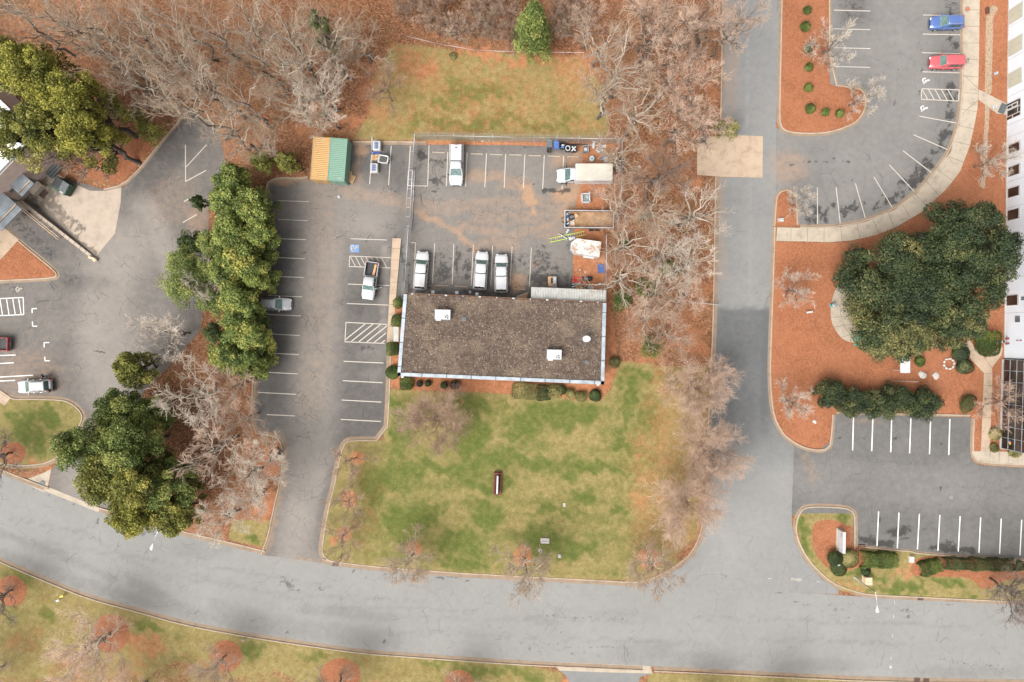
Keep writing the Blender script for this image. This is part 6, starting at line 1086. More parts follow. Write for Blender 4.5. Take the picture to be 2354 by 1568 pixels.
def suv(pos, ang, label, paint, L_=4.75, wd=1.86, hgt=1.68, rails='black', boxy=0, wind='wglass', cat='car'):
    t = thing('parked_car', label, cat, (*W(*pos), .012), ang); hw = wd / 2; k = L_ / 4.75
    b = MB(); b.loft(body_rings([(2.37 * k, hw * .62, .72, .34), (2.3 * k, hw * .80, .86, .24), (2.05 * k, hw * .93, .95, .22), (1.55 * k, hw, 1.02, .22), (.9 * k, hw, 1.08, .22), (0, hw, 1.08, .22), (-1.3 * k, hw, 1.1, .22), (-2.0 * k, hw * .97, 1.1, .24), (-2.28 * k, hw * .9, 1.06, .28), (-2.37 * k, hw * .8, .9, .36)])); b.build('body', paint, t)
    xr = -2.2 * k if not boxy else -2.28 * k; xtr = (-1.75 if not boxy else -2.12) * k
    cabin(t, paint, (1.22 if not boxy else 1.1) * k, (.22 if not boxy else .45) * k, xtr, xr, hw * .93, hw * .76, 1.06, hgt - .05, (('f', .30, .5), ('r', .53, .74), ('q', .77, .93)) if boxy else (('f', .27, .53), ('r', .56, .86)), rails, True, wind)
    fittings(t, L_, hw, paint, .80, .96, .72 * k, 1.12); wheels(t, (1.45 * k, -1.42 * k), hw)
    b = MB(); b.box((0, 0, .36), (L_ * .5, wd + .03, .14), 0, b=.03); b.build('sill', M['black'], t)
    b = MB(); b.box((-L_ / 2 - .02, 0, .5), (.12, wd * .78, .2), 0, b=.04); b.build('rear_bumper', M['black'], t); return t
def pickup(pos, ang, label, paint, L_, wd, cap=False, bed_open=False, group=None, cab=(1.48, .8, -.4, -.53), crew=True, door=False):
    t = thing('pickup_truck', label, 'pickup truck', (*W(*pos), .012), ang, group); hw = wd / 2; h2 = L_ / 2; xb = cab[3] - .02
    b = MB(); b.loft(body_rings([(h2 - .02, hw * .66, .8, .4), (h2 - .1, hw * .82, .98, .3), (h2 - .4, hw * .95, 1.06, .28), (h2 - .9, hw, 1.12, .28), (cab[0], hw, 1.16, .28), (0, hw, 1.14, .28), (xb, hw, 1.14, .28)])); b.build('body', paint, t)
    cabin(t, paint, cab[0] + .05, cab[1], cab[2], cab[3], hw * .93, hw * .78, 1.13, 1.82, (('f', .22, .55), ('r', .62, .92)) if crew else (('f', .25, .62), ('r', .7, .92)), None, True)
    fittings(t, L_, hw, paint, .9, 1.0, cab[0] - .12, 1.2, True, 'chrome' if bed_open else 'greypl', 'black')
    wheels(t, (h2 - .98, -h2 + 1.15), hw, .39, .26)
    b = MB(); bl = h2 + xb - .06; xc = -h2 + bl / 2 + .04
    b.box((xc, 0, .62), (bl, wd * .9, .1))
    for s_ in (-1, 1): b.box((xc, s_ * (hw - .06), .72), (bl, .12, .86), b=.03)
    b.box((-h2 + .07, 0, .74), (.1, wd - .26, .8), b=.02); b.box((xb - .08, 0, .74), (.06, wd - .26, .8)); b.build('cargo_bed', paint, t)
    if bed_open:
        b = MB(); b.box((xc, 0, .69), (bl - .1, wd - .28, .03)); b.build('bed_liner', M['black'], t); b = MB(); b.box((xc, -hw + .17, .82), (.75, .1, .25)); b.build('wheel_arch', M['black'], t); b = MB(); b.box((xc, hw - .17, .82), (.75, .1, .25)); b.build('wheel_arch', M['black'], t)
    b = MB(); b.box((-h2 - .02, 0, .52), (.14, wd * .9, .2), b=.03); b.build('rear_bumper', M['greypl'], t); b = MB(); b.box((h2 - .04, 0, .5), (.2, wd * .84, .22), b=.06); b.build('front_bumper', M['chrome'] if bed_open else M['greypl'], t)
    if cap:
        x0, x1 = -h2 + .06, xb + .02; z0, z1 = 1.16, 1.86; w0, w1 = hw * .95, hw * .74
        b = MB(); b.add([(x0, -w0, z0), (x1, -w0, z0), (x1, w0, z0), (x0, w0, z0), (x0 + .28, -w1, z1), (x1 - .04, -w1, z1), (x1 - .04, w1, z1), (x0 + .28, w1, z1), (x0 + .5, 0, z1 + .05), (x1 - .2, 0, z1 + .05)], [[0, 1, 5, 4], [2, 3, 7, 6], [3, 0, 4, 7], [1, 2, 6, 5], [4, 5, 9, 8], [7, 8, 9, 6], [5, 6, 9], [4, 8, 7]]); sh = b.build('camper_shell', paint, t)
        for q in ([(x0, -w0, z0), (x1, -w0, z0), (x1 - .04, -w1, z1), (x0 + .28, -w1, z1)], [(x1, w0, z0), (x0, w0, z0), (x0 + .28, w1, z1), (x1 - .04, w1, z1)]):
            b = MB(); b.slab(inset(q, .14, .9, .25, .8), .01); o = b.build('shell_window', M['greypl'], sh); b = MB(); b.slab(inset(q, .17, .87, .34, .71), .016); b.build('shell_pane', M['plastic_w'], sh)
        b = MB(); b.slab(inset([(x0, w0, z0), (x0, -w0, z0), (x0 + .28, -w1, z1), (x0 + .28, w1, z1)], .08, .92, .1, .85), .012); b.build('rear_hatch_glass', M['glass'], sh)
        b = MB(); b.box((x0 + .33, 0, z1 + .03), (.08, .22, .04)); b.build('brake_light', M['tail'], sh)
        if cap == 'vent': b = MB(); b.box((x0 + .75, 0, z1 + .06), (.18, .3, .05), b=.02); b.build('roof_vent', M['greypl'], sh)
    else: b = MB(); b.box((cab[2] + .1, 0, 1.9), (.06, .03, .14)); b.build('aerial', M['black'], t) if 0 else None
    return t
gP = 'white pickup trucks with camper shells'
def bpt(ax, ay, z=.8): k = 1 - z / H; return (CX + (ax - CX) * k, CY + (ay - CY) * k)
pickup(bpt(968.5, 622), R(85.5), 'white pickup with camper shell parked nose up, leftmost of the three in the row', M['white_car'], 5.5, 1.95, True, False, gP)
pickup(bpt(1105.5, 622), R(85.5), 'white pickup with camper shell parked nose up, middle of the three in the row', M['white_car'], 5.5, 1.95, True, False, gP)
pickup(bpt(1152.3, 628.5), R(89.5), 'white pickup with camper shell parked nose up, rightmost of the three in the row', M['white_car'], 5.5, 1.95, True, False, gP)
pickup(bpt(1048.8, 379), R(-91), 'white pickup with tall camper shell parked nose down by the yard\'s top fence', M['white_car'], 6.0, 2.05, 'vent', False, gP, (1.66, .75, -.22, -.36), False)
sp = pickup(bpt(850.6, 645), R(-98), 'silver pickup with open bed and its driver door open beside the walk', M['silver2'], 5.45, 1.95, False, True, None, (1.4, .75, -.38, -.53), True)
b = MB(); b.slab([(.95, 0, .45), (-.1, 0, .45), (-.1, 0, 1.1), (.95, 0, 1.15)], .07); b.slab([(.8, 0, 1.12), (-.05, 0, 1.1), (-.02, 0, 1.7), (.4, 0, 1.75)], .04)
dr = b.build('open_door', M['silver2'], sp); dr.location = (.85, .98, 0); dr.rotation_euler = (0, 0, R(-62 + 180)); dr.location = (1.2, 1.0, 0)
b = MB(); b.slab([(.7, -.012, 1.17), (.02, -.012, 1.15), (.05, -.012, 1.62), (.38, -.012, 1.66)], .008); b.build('door_glass', M['glass'], dr)
x_, y_, z_ = sp.location; t = thing('lumber_board', 'orange-brown board lying in the silver pickup\'s bed', 'board', (0, 0, 0)); off = Matrix.Rotation(R(-98), 4, 'Z') @ Vector((-1.6, .42, .72)); t.location = Vector((x_, y_, z_)) + off; t.rotation_euler = (0, 0, R(-104))
b = MB(); b.box((0, 0, .06), (1.6, .3, .1), b=.01); b.build('board', mat('orange_board', (.55, .25, .10), .7), t); b = MB(); b.box((.2, 0, .115), (.5, .06, .008)); b.build('strap', M['plastic_w'], t)
suv(bpt(80.6, 888), R(183.5), 'white car parked beside the small left lawn with two people at its rear', M['white_car'], 4.85, 1.9, 1.7, 'black')
suv(bpt(632, 699), R(-1), 'pale silver car half hidden under the green screen trees', M['white_car'], 4.75, 1.86, 1.68, 'black')
suv(bpt(2176, 52), R(181), 'blue car with silver roof rails parked by the sidewalk', M['blue_car'], 4.85, 1.85, 1.7, 'chrome', 0, 'wglass')
rc_ = suv(bpt(2174, 143), R(180), 'faded red boxy car with a rear bicycle rack parked by the sidewalk', M['red_car'], 4.75, 1.86, 1.78, None, 1)
pickup(bpt(-23, 790), R(178), 'dark red pickup truck cut off by the photo\'s left edge', M['dred_car'], 5.6, 1.95, False, True)
b = MB(); b.tube([(-2.4, 0, .6), (-2.85, 0, .65), (-2.85, 0, 1.3)], .03, 6); b.tube([(-2.75, -.4, 1.3), (-2.95, 0, 1.3), (-2.75, .4, 1.3)], .025, 6); b.tube([(-2.9, -.35, 1.25), (-3.2, -.35, 1.3)], .02, 5); b.tube([(-2.9, .35, 1.25), (-3.2, .35, 1.3)], .02, 5); b.tube([(-2.85, -.35, 1.0), (-2.85, .35, 1.0)], .02, 5); b.build('bicycle_rack', M['black'], rc_)
# box truck
t = thing('box_truck', 'white box truck with a printed side parked at the right of the yard', 'truck', (*W(1340, 408), .012), R(180))
b = MB(); b.loft(body_rings([(3.92, .72, .95, .45), (3.82, .9, 1.2, .4), (3.4, 1.0, 1.35, .38), (2.75, 1.02, 1.42, .38), (2.0, 1.03, 1.42, .38), (1.35, 1.03, 1.42, .4)])); b.build('body', M['white_car'], t)
cabin(t, M['white_car'], 2.82, 2.0, 1.32, 1.3, .97, .84, 1.38, 2.2, (('f', .3, .85),), None, False)
fittings(t, 7.86, 1.03, M['white_car'], 1.1, .9, 2.55, 1.55, False, 'greypl', 'black')
b = MB()
for s_ in (-1, 1): b.tube([(2.4, s_ * 1.0, 1.5), (2.55, s_ * 1.45, 1.6)], .03, 5); b.box((2.58, s_ * 1.5, 1.62), (.1, .22, .35))
b.build('tow_mirror', M['black'], t)
b = MB(); b.box((-1.25, 0, 2.03), (5.2, 2.42, 2.25), b=.03); bx = b.build('cargo_box', M['white'], t)
b = MB(); b.box((-1.25, 0, 3.166), (5.14, 2.3, .012)); b.build('box_roof', mat('cream_box_roof', (.36, .335, .285), .7, var=.1, scale=.8), bx); b = MB(); b.box((1.28, 0, 3.10), (.22, 2.46, .16), b=.05); b.build('nose_rail', M['white'], bx)
b = MB(); b.box((-1.4, 0, .62), (5.2, .9, .22)); b.build('chassis', M['black'], t); wheels(t, (2.85, -2.2), 1.05, .4, .3)
b = MB(); b.tube([(-3.95, -1.05, .75), (-3.95, 1.05, .75)], .05, 6); b.box((-4.1, 0, .7), (.28, 2.1, .06)); b.box((-3.9, 0, 1.9), (.03, 2.3, 1.9)); b.build('rear_step', M['galv'], t)
for s_ in (1,):
    Mx = Matrix.Translation((-2.3, 1.214, 2.85)) @ Matrix.Rotation(R(180), 4, 'Z') @ Matrix.Rotation(R(90), 4, 'X'); text('lettering', 'GrkloThermy', .36, M['black'], bx, Mx, .003)
    b = MB()
    for k, (x, z, l) in enumerate(((.5, 2.2, 1.0), (.05, 2.35, .8), (-.35, 2.2, 1.0), (.1, 2.05, 1.3), (.12, 2.48, .4))): b.box((x - .1, 1.213, z), (l, .005, .09), 0, ry=R((-14, 20, 14, 0, -40)[k]))
    b.build('printed_emblem', mat('olive_print', (.22, .16, .06), .7), bx)
    b = MB(); [b.box((-2.2, 1.213, 2.5 - .17 * k), (2.2 - .3 * k, .005, .05)) for k in range(3)]; b.build('printed_lines', M['greypl'], bx)
    b = MB(); b.box((-.55, 1.213, 1.5), (.8, .005, .12)); b.build('red_print', M['redp'], bx)
# open trailer with rubbish
c = G(1353, 505, .9); t = thing('open_trailer', 'long open-top trailer with grey rims holding rubbish at its left end', 'trailer', (c.x, c.y, 0), R(-.5)); L_, Wd = 7.0, 2.45
b = MB(); b.box((0, 0, .45), (L_, Wd, .08)); b.build('floor', mat('dirty_trailer_floor', (.24, .145, .08), .95, var=.3, scale=1.5), t)
for c_, d_ in (((0, Wd / 2, .85), (L_, .06, .8)), ((0, -Wd / 2, .85), (L_, .06, .8)), ((-L_ / 2, 0, .85), (.06, Wd, .8)), ((L_ / 2, 0, .85), (.06, Wd, .8))): b = MB(); b.box(c_, d_); b.build('side_wall', M['rust'], t)
b = MB(); b.box((0, Wd / 2, 1.28), (L_ + .14, .12, .08)); b.box((0, -Wd / 2, 1.28), (L_ + .14, .12, .08)); b.box((-L_ / 2, 0, 1.283), (.12, Wd, .08)); b.box((L_ / 2, 0, 1.283), (.12, Wd, .08)); b.build('rim', M['galv'], t)
for x in (.4, 1.3): b = MB(); b.cyl((x, -Wd / 2 - .2, .32), .32, .22, 14, axis='Y'); b.cyl((x, Wd / 2 + .2, .32), .32, .22, 14, axis='Y'); b.build('wheel', M['rubber'], t)
b = MB(); b.tube([(-L_ / 2, .5, .5), (-L_ / 2 - .5, .15, .5)], .05, 5); b.tube([(-L_ / 2, -.5, .5), (-L_ / 2 - .5, -.15, .5)], .05, 5); b.build('coupling', M['black'], t)
def at(t, x, y, z): return t.matrix_basis @ Vector((x, y, z))
jl = random.Random(8)
def junk(nm, lab, p, dims, m, rz=0, lid=None):
    o = thing(nm, lab, nm.replace('_', ' ').split()[-1], p, rz); b = MB(); b.box((0, 0, dims[2] / 2), dims, b=min(dims) * .18); b.build('body', m, o)
    b = MB(); b.box((0, 0, dims[2] + .01), (dims[0] * .8, dims[1] * .35, .02)); b.build('top', lid or m, o); return o
for nm, lab, x, y, dm, m, rz, ld in (('cardboard_box', 'flat brown cardboard box lying alone in the open trailer', -1.9, .55, (.75, .6, .25), M['card'], 40, None), ('cardboard_sheet', 'broad brown cardboard sheet in the open trailer\'s rubbish', -2.5, -.55, (1.0, .8, .12), M['card'], 10, M['plastic_w']), ('foam_roll', 'white and navy roll standing in the open trailer\'s left end', -3.1, .4, (.3, 1.2, .4), M['plastic_w'], 8, M['navy']), ('rubbish_bag', 'black rubbish bag in the middle of the trailer\'s rubbish', -2.5, .35, (.7, .9, .5), M['black'], 20, M['greypl']), ('window_screen', 'grey framed screen lying in the open trailer', -2.95, .85, (.5, .4, .1), M['galv'], 15, M['greypl']), ('plastic_sack', 'navy sack at the trailer\'s lower left corner', -3.05, -.6, (.5, .5, .4), M['navy'], 30, M['plastic_w']), ('plastic_film', 'crumpled white film piece in the open trailer', -2.1, .2, (.35, .8, .15), M['plastic_w'], -25, None)):
    junk(nm, lab, at(t, x, y, .5), dm, m, R(rz), ld)
# white cargo trailer: pointed nose, dirty leaf-strewn top
c = G(1347, 570, 1.6); t = thing('cargo_trailer', 'white enclosed cargo trailer with a pointed nose and leaves on its roof', 'trailer', (c.x, c.y, 0), R(-8)); P = [(-2.25, -.45), (-1.55, -1.1), (2.0, -1.1), (2.0, 1.1), (-1.55, 1.1), (-2.25, .45)]
m_, *_r = newmat('dirty_white_roof'); g = NT(m_); g.out(g.mix(g.math('MULTIPLY', g.step(g.noise(1.1, 6, .75), .50, .57), .8), (.42, .405, .38), (.24, .13, .07)), .7)
b = MB(); b.prism(P, .45, 2.15); b.build('body', M['white'], t); b = MB(); b.prism([(x * .985, y * .985) for x, y in P], 2.153, 2.2); b.build('roof', m_, t)
b = MB(); b.box((.05, 0, 2.22), (.42, .42, .05), b=.02); b.build('roof_vent', M['plastic_w'], t); b = MB(); b.box((.6, -1.2, .75), (1.6, .25, .08)); b.box((.6, 1.2, .75), (1.6, .25, .08)); b.build('fender', M['white'], t)
for s_ in (-1, 1): b = MB(); b.cyl((.6, s_ * 1.18, .33), .33, .22, 14, axis='Y'); b.build('wheel', M['rubber'], t)
b = MB(); b.tube([(-2.0, -.6, .5), (-2.9, 0, .5), (-2.0, .6, .5)], .05, 5); b.tube([(-2.8, 0, .1), (-2.8, 0, .9)], .05, 6); b.box((-2.85, .1, .95), (.2, .3, .12)); b.build('drawbar', M['greypl'], t)
b = MB(); b.box((2.012, 0, 1.3), (.02, 1.9, 1.5)); b.build('rear_door', M['plastic_w'], t)
# ladder
a, c = V3(1263.5, 553), V3(1344, 536); t = thing('ladder', 'lime green ladder with pale rungs lying above the white cargo trailer', 'ladder', (a + c) / 2, math.atan2((c - a).y, (c - a).x)); L_ = (c - a).length
for s_ in (-1, 1): b = MB(); b.box((0, s_ * .27, .10), (L_, .06, .1)); b.build('rail', M['ladder'], t)
for k in range(16): b = MB(); x = -L_ / 2 + .2 + k * (L_ - .4) / 15; b.tube([(x, -.27, .11), (x, .27, .11)], .03, 5); b.build('rung', M['plastic_w'], t)
t = thing('bent_pipes', 'bent white pipes lying across the lime ladder', 'pipe', V3(1300, 541)); b = MB(); b.tube([(-1.4, .1, .2), (-1.1, .25, .22), (-.5, -.1, .25), (.1, -.5, .22), (.2, -.9, .2)], .06, 6); b.tube([(-.4, -.1, .25), (.1, .3, .25), (.3, .65, .2)], .07, 6); b.build('pipe', M['white'], t); b = MB(); b.cyl((.32, .7, .2), .2, .25, 10); b.cyl((.15, .45, .2), .16, .2, 10); b.build('fitting', M['plastic_w'], t)
for px, py, lab, m in ((1311, 549, 'small white box beside the lime ladder\'s middle', 'plastic_w'), (1318, 548, 'pale grey box between the lime ladder and the cargo trailer', 'galv')): junk('small_box', lab, V3(px, py, .01), (.5, .5, .35), M[m])
# white crate with a coil
t = thing('open_crate', 'white square-framed crate holding a coil below the box truck', 'crate', V3(1345, 457.5), R(2))
b = MB(); b.box((0, 0, .05), (1.15, 1.35, .08)); b.build('base', M['plastic_w'], t)
for c_, d_ in (((0, .62, .42), (1.2, .14, .8)), ((0, -.62, .42), (1.2, .14, .8)), ((.55, 0, .42), (.14, 1.35, .8)), ((-.55, 0, .42), (.14, 1.35, .8))): b = MB(); b.box(c_, d_); b.build('side', M['white'], t)
b = MB(); b.box((.55, .72, .85), (.12, .3, .1)); b.build('handle', M['white'], t)
b = MB()
for r_ in (.42, .28, .14): b.tube([(r_ * math.cos(a), r_ * math.sin(a), .45) for a in np.linspace(0, 6.283, 20)], .05, 5)
b.build('coil', M['galv'], t)
# bins by the fence
def zpt(x, y): return ((2160 + x / 6.533) * .57446, (550 + y / 6.533) * .57446)
gW = 'wheeled bins lined up at the yard\'s top fence'
def bin_(x, y, wd, dp, hgt, m, label, lid=None, fill=None, rz=0):
    t = thing('wheeled_bin', label, 'bin', V3(*zpt(x, y), .01), R(rz), gW); b = MB(); w2, d2 = wd / 2, dp / 2
    if lid: b.loft([[(-w2 * .8, -d2 * .8, .06), (w2 * .8, -d2 * .8, .06), (w2 * .8, d2 * .8, .06), (-w2 * .8, d2 * .8, .06)], [(-w2, -d2, hgt), (w2, -d2, hgt), (w2, d2, hgt), (-w2, d2, hgt)]], 0, False)
    else:
        q = lambda k, z: [(-w2 * k, -d2 * k, z), (w2 * k, -d2 * k, z), (w2 * k, d2 * k, z), (-w2 * k, d2 * k, z)]; b.loft([q(.8, .06), q(1, hgt), q(1.06, hgt + .01), q(1.06, hgt + .05), q(.92, hgt + .05), q(.78, hgt * .45)], 0, False)
    b.build('body', m, t)
    if lid: b = MB(); b.box((0, 0, hgt + .045), (wd * 1.08, dp * 1.08, .08), b=.04); b.box((0, -dp * .5, hgt + .04), (wd * .4, .12, .05), b=.02); b.build('lid', lid, t)
    for s_ in (-1, 1): b = MB(); b.cyl((s_ * w2 * .75, d2 * .9, .12), .12, .06, 10, axis='X'); b.build('wheel', M['rubber'], t)
    for c_, d_, mm, nm in fill or []: b = MB(); b.box((c_[0], c_[1], hgt + c_[2]), d_, b=.05, rz=c_[3] if len(c_) > 3 else 0); b.build(nm, M[mm], t)
    return t
bin_(240, 215, .78, 1.0, 1.05, M['greypl'], 'grey lidded wheeled bin, leftmost in the row', M['greypl']); bin_(415, 250, .72, .98, 1.0, M['bluepl'], 'blue lidded wheeled bin, second in the row', M['bluepl'])
bin_(580, 265, .78, .9, .95, M['black'], 'black open bin with blue stuff in it, third in the row', None, [((0, -.18, -.1), (.5, .35, .15), 'bluepl', 'blue_bag'), ((.05, .1, -.08), (.4, .2, .15), 'plastic_w', 'foam_scrap')])
t = bin_(712, 335, .76, .86, .95, M['black'], 'black open bin with a white hose ring on top, fourth in the row'); b = MB(); b.tube([(.3 * math.cos(a), .33 * math.sin(a), 1.04) for a in np.linspace(0, 6.283, 22)], .07, 7); b.build('hose_ring', M['white'], t)
bin_(868, 345, .8, .95, .95, M['black'], 'black open bin with crossed pale scraps, rightmost in the row', None, [((0, 0, -.02, R(48)), (.9, .22, .14), 'plastic_w', 'foam_scrap'), ((0, 0, -.0, R(-52)), (.85, .2, .15), 'plastic_w', 'foam_scrap')])
t = thing('bucket', 'dark round bucket below the grey lidded bin', 'bucket', V3(*zpt(228, 372), .01)); b = MB(); n_ = 16; q = lambda r_, z: [(r_ * math.cos(6.283 * k / n_), r_ * math.sin(6.283 * k / n_), z) for k in range(n_)]; b.loft([q(.22, 0), q(.3, .5), q(.32, .5), q(.27, .48), q(.22, .2)]); b.build('pail', M['black'], t); b = MB(); b.cyl((0, 0, .3), .23, .02, 14); b.build('muddy_water', M['darksoil'], t)
t = thing('edging_strip', 'black plastic edging strip lying behind the bins', 'strip', V3(*zpt(890, 185), .01), R(-2)); b = MB(); b.tube([(-2.6, .1, .08), (-.5, -.05, .1), (1.5, 0, .08), (2.4, -.1, .06)], .08, 6); b.build('roll', M['black'], t); b = MB(); b.box((2.5, -.1, .06), (.2, .2, .1)); b.build('end_cap', M['greypl'], t)
for px, py, rz, lab in ((1190, 218, 8, 'short white pipe lying left of the white vent piece'), (1400, 212, 2, 'long white pipe passing under the white vent piece')): t = thing('white_pipe', lab, 'pipe', V3(*zpt(px, py), .01), R(rz)); b = MB(); l2 = .45 if px < 1300 else 1.2; b.tube([(-l2, 0, .07), (l2, 0, .07)], .07, 7); b.build('pipe', M['plastic_w'], t); b = MB(); b.cyl((l2, 0, .07), .095, .12, 8, axis='X'); b.build('collar', M['white'], t)
t = thing('vent_piece', 'white slatted vent piece lying by the fence', 'vent', V3(*zpt(1395, 215), .15), R(-8)); b = MB(); b.box((0, 0, .05), (.32, .95, .1)); b.build('tray', M['plastic_w'], t)
for k in range(6): b = MB(); b.box((0, -.4 + .15 * k, .12), (.34, .06, .06)); b.build('slat', M['white'], t)
b = MB(); b.box((.02, .5, .1), (.6, .1, .1)); b.build('flange', M['white'], t)
def scrap_ac(x, y, r_, lab, m1='plastic_w', m2='greypl', sz=(.75, .75, .4)):
    t = thing('scrap_cooling_unit', lab, 'scrap unit', V3(*zpt(x, y), .01), R(r_)); b = MB(); b.box((0, 0, sz[2] / 2), sz, b=.05); b.build('casing', M[m1], t); b = MB(); b.cyl((0, 0, sz[2] + .006), min(sz[:2]) * .33, .012, 16); b.build('fan_hole', M[m2], t)
    b = MB(); b.cyl((0, 0, sz[2] + .02), min(sz[:2]) * .15, .03, 10); b.build('hub', M['galv'], t); return t
scrap_ac(1185, 340, 0, 'dark and silver scrap unit beside the clay edge below the white pipes', 'greypl', 'plastic_w', (.7, .8, .5)); scrap_ac(1535, 335, 35, 'white scrap fan unit lying on the clay, nearest the vent piece'); scrap_ac(1630, 365, 50, 'grey crumpled scrap unit touching the white fan unit', 'greypl', 'plastic_w', (.65, .55, .3))
scrap_ac(1715, 590, 20, 'white rounded scrap unit above the box truck\'s rear', 'plastic_w', 'stone', (.72, .8, .4)); t = junk('blue_crate', 'small blue crate leaning on a white scrap unit above the truck', V3(*zpt(1620, 560), .01), (.5, .55, .4), M['bluepl'], R(20), M['navy'])
t = thing('cable_reel', 'pale blue round reel lying above the box truck', 'reel', V3(*zpt(1350, 570), .01)); b = MB(); b.cyl((0, 0, .2), .2, .4, 16); b.build('core', M['wood'], t); b = MB(); b.cyl((0, 0, .42), .36, .05, 22); b.cyl((0, 0, .03), .36, .05, 22); b.build('flange', mat('pale_blue', (.33, .45, .5), .6), t); b = MB(); b.cyl((0, 0, .45), .1, .02, 10); b.build('hole', M['rust'], t)
t = thing('side_shield', 'silver curved panel piece beside the dark scrap unit', 'panel', V3(*zpt(1240, 345), .01)); b = MB(); b.tube([(0, -.5, .2), (.1, 0, .35), (0, .5, .2)], .12, 6); b.build('panel', M['galv'], t); b = MB(); b.box((.05, 0, .5), (.05, .7, .04)); b.build('rim', M['white'], t)
for x, y, dm, lab, m, rz in ((2070, 780, (.6, 1.2, .1), 'white panel leaning at the yard\'s right fence', 'plastic_w', -8), (2010, 720, (.5, .8, .08), 'pinkish torn board by the yard\'s right fence', 'card', 35), (1660, 240, (.7, .4, .08), 'grey plank scrap lying above the white fan unit', 'stone', 15), (2020, 290, (.3, .25, .12), 'small pale litter piece near the yard fence\'s top right', 'plastic_w', 0), (1930, 435, (.3, .25, .1), 'small tan litter piece left of the yard\'s right fence', 'tan', 30)): junk('scrap_piece', lab, V3(*zpt(x, y), .02), dm, M[m], R(rz))
# pallets of bags near the containers
def z5(x, y): return ((1430 + x / 4.48) * .57446, (540 + y / 4.48) * .57446)
def bag_pallet(x, y, wd, dp, hgt, lab, m1, m2, rz, base=True):
    t = thing('wrapped_pallet', lab, 'pallet', V3(*z5(x, y), .01), R(rz))
    b = MB(); [b.box((0, -dp / 2 + .1 + k * (dp - .2) / 4, .12), (wd, .12, .03)) for k in range(5)]; [b.box((x_, 0, .05), (.1, dp, .1)) for x_ in (-wd / 2 + .06, 0, wd / 2 - .06)]; b.build('pallet', M['wood'], t)
    if base: b = MB(); b.box((0, 0, .14 + hgt / 2), (wd * .97, dp * .97, hgt), b=.09); b.build('wrapping', M[m1], t); b = MB(); [b.box((wd * (-.16 + .16 * k), 0, .145 + hgt), (wd * .12, dp * .7, .03)) for k in range(3)]; b.build('bag_print', M[m2], t); b = MB(); [b.box((0, dp * (-.3 + .2 * k), .155 + hgt), (wd * .9, .025, .02), R(6 * k - 9)) for k in range(4)]; b.build('film_fold', M['plastic_w'], t)
    return t
bag_pallet(360, 218, 1.2, 1.45, .7, 'pallet of plastic-wrapped blue bags nearest the kerb', 'plastic_w', 'navy', -2); bag_pallet(312, 612, 1.15, 1.4, .6, 'pallet of half opened white and blue bags, lowest of the stacks', 'plastic_w', 'navy', -1); bag_pallet(330, 400, 1.05, 1.05, 0, 'bare wooden pallet between two wrapped stacks', None, None, -5, False)
t = thing('folded_tarp', 'navy folded tarp lying on the bare pallet\'s top edge', 'tarp', V3(*z5(328, 333), .17), R(3)); b = MB(); b.box((0, 0, .05), (1.35, .35, .1), b=.03); b.build('fold', M['navy'], t); b = MB(); b.box((-.45, .03, .11), (.14, .14, .02)); b.build('tag', M['plastic_w'], t)
t = thing('film_roll', 'long grey plastic roll lying along the wrapped bags', 'plastic roll', V3(*z5(262, 190), .02), R(86)); b = MB(); b.tube([(-1, 0, .1), (.2, .02, .12), (.8, 0, .1), (1.05, .02, .14), (1.25, 0, .05)], [.09, .1, .1, .17, .05], 8); b.build('roll', mat('grey_film', (.3, .29, .28), .5, var=.2), t); b = MB(); b.cyl((-1.02, 0, .1), .05, .06, 8, axis='X'); b.build('core', M['card'], t)
t = thing('bulk_bag', 'open white bulk bag filled with dark gravel', 'bulk bag', V3(*z5(480, 462), .01), R(-8)); q = lambda k, z, o=0: [(k * x, k * y, z) for x, y in ((-.7, -.5), (0, -.56), (.62, -.55), (.72, 0), (.7, .55), (0, .6), (-.62, .6), (-.72, 0))]; b = MB(); b.loft([q(.95, .02), q(1.05, .4), q(1.0, .75), q(1.05, .82), q(.85, .80), q(.78, .66)]); b.build('bag', M['white'], t); b = MB(); b.prism([(p[0], p[1]) for p in q(.8, 0)], .5, .68); b.build('gravel', mat('dark_gravel', (.06, .06, .055), .95, var=.6, scale=9), t); b = MB(); b.tube([(.65, .1, .8), (.95, .2, .9), (.7, -.1, .8)], .03, 5); b.build('loop', M['white'], t)
gN = 'wooden pallets leaning at the green container'
for px, py, rz, lab in ((802, 404, 8, 'wooden pallet against the green container, partly under another'), (808, 412, -25, 'wooden pallet lying tilted in front of the green container\'s corner')):
    t = thing('wooden_pallet', lab, 'pallet', V3(px, py, .02 + (.15 if rz < 0 else 0)), R(rz), gN); b = MB(); [b.box((0, -.5 + k * .167, .13), (1.0, .11, .025)) for k in range(7)]; b.build('deck', M['wood'], t); b = MB(); [b.box((x_, 0, .06), (.09, 1.1, .1)) for x_ in (-.44, 0, .44)]; b.build('runner', M['wood'], t)
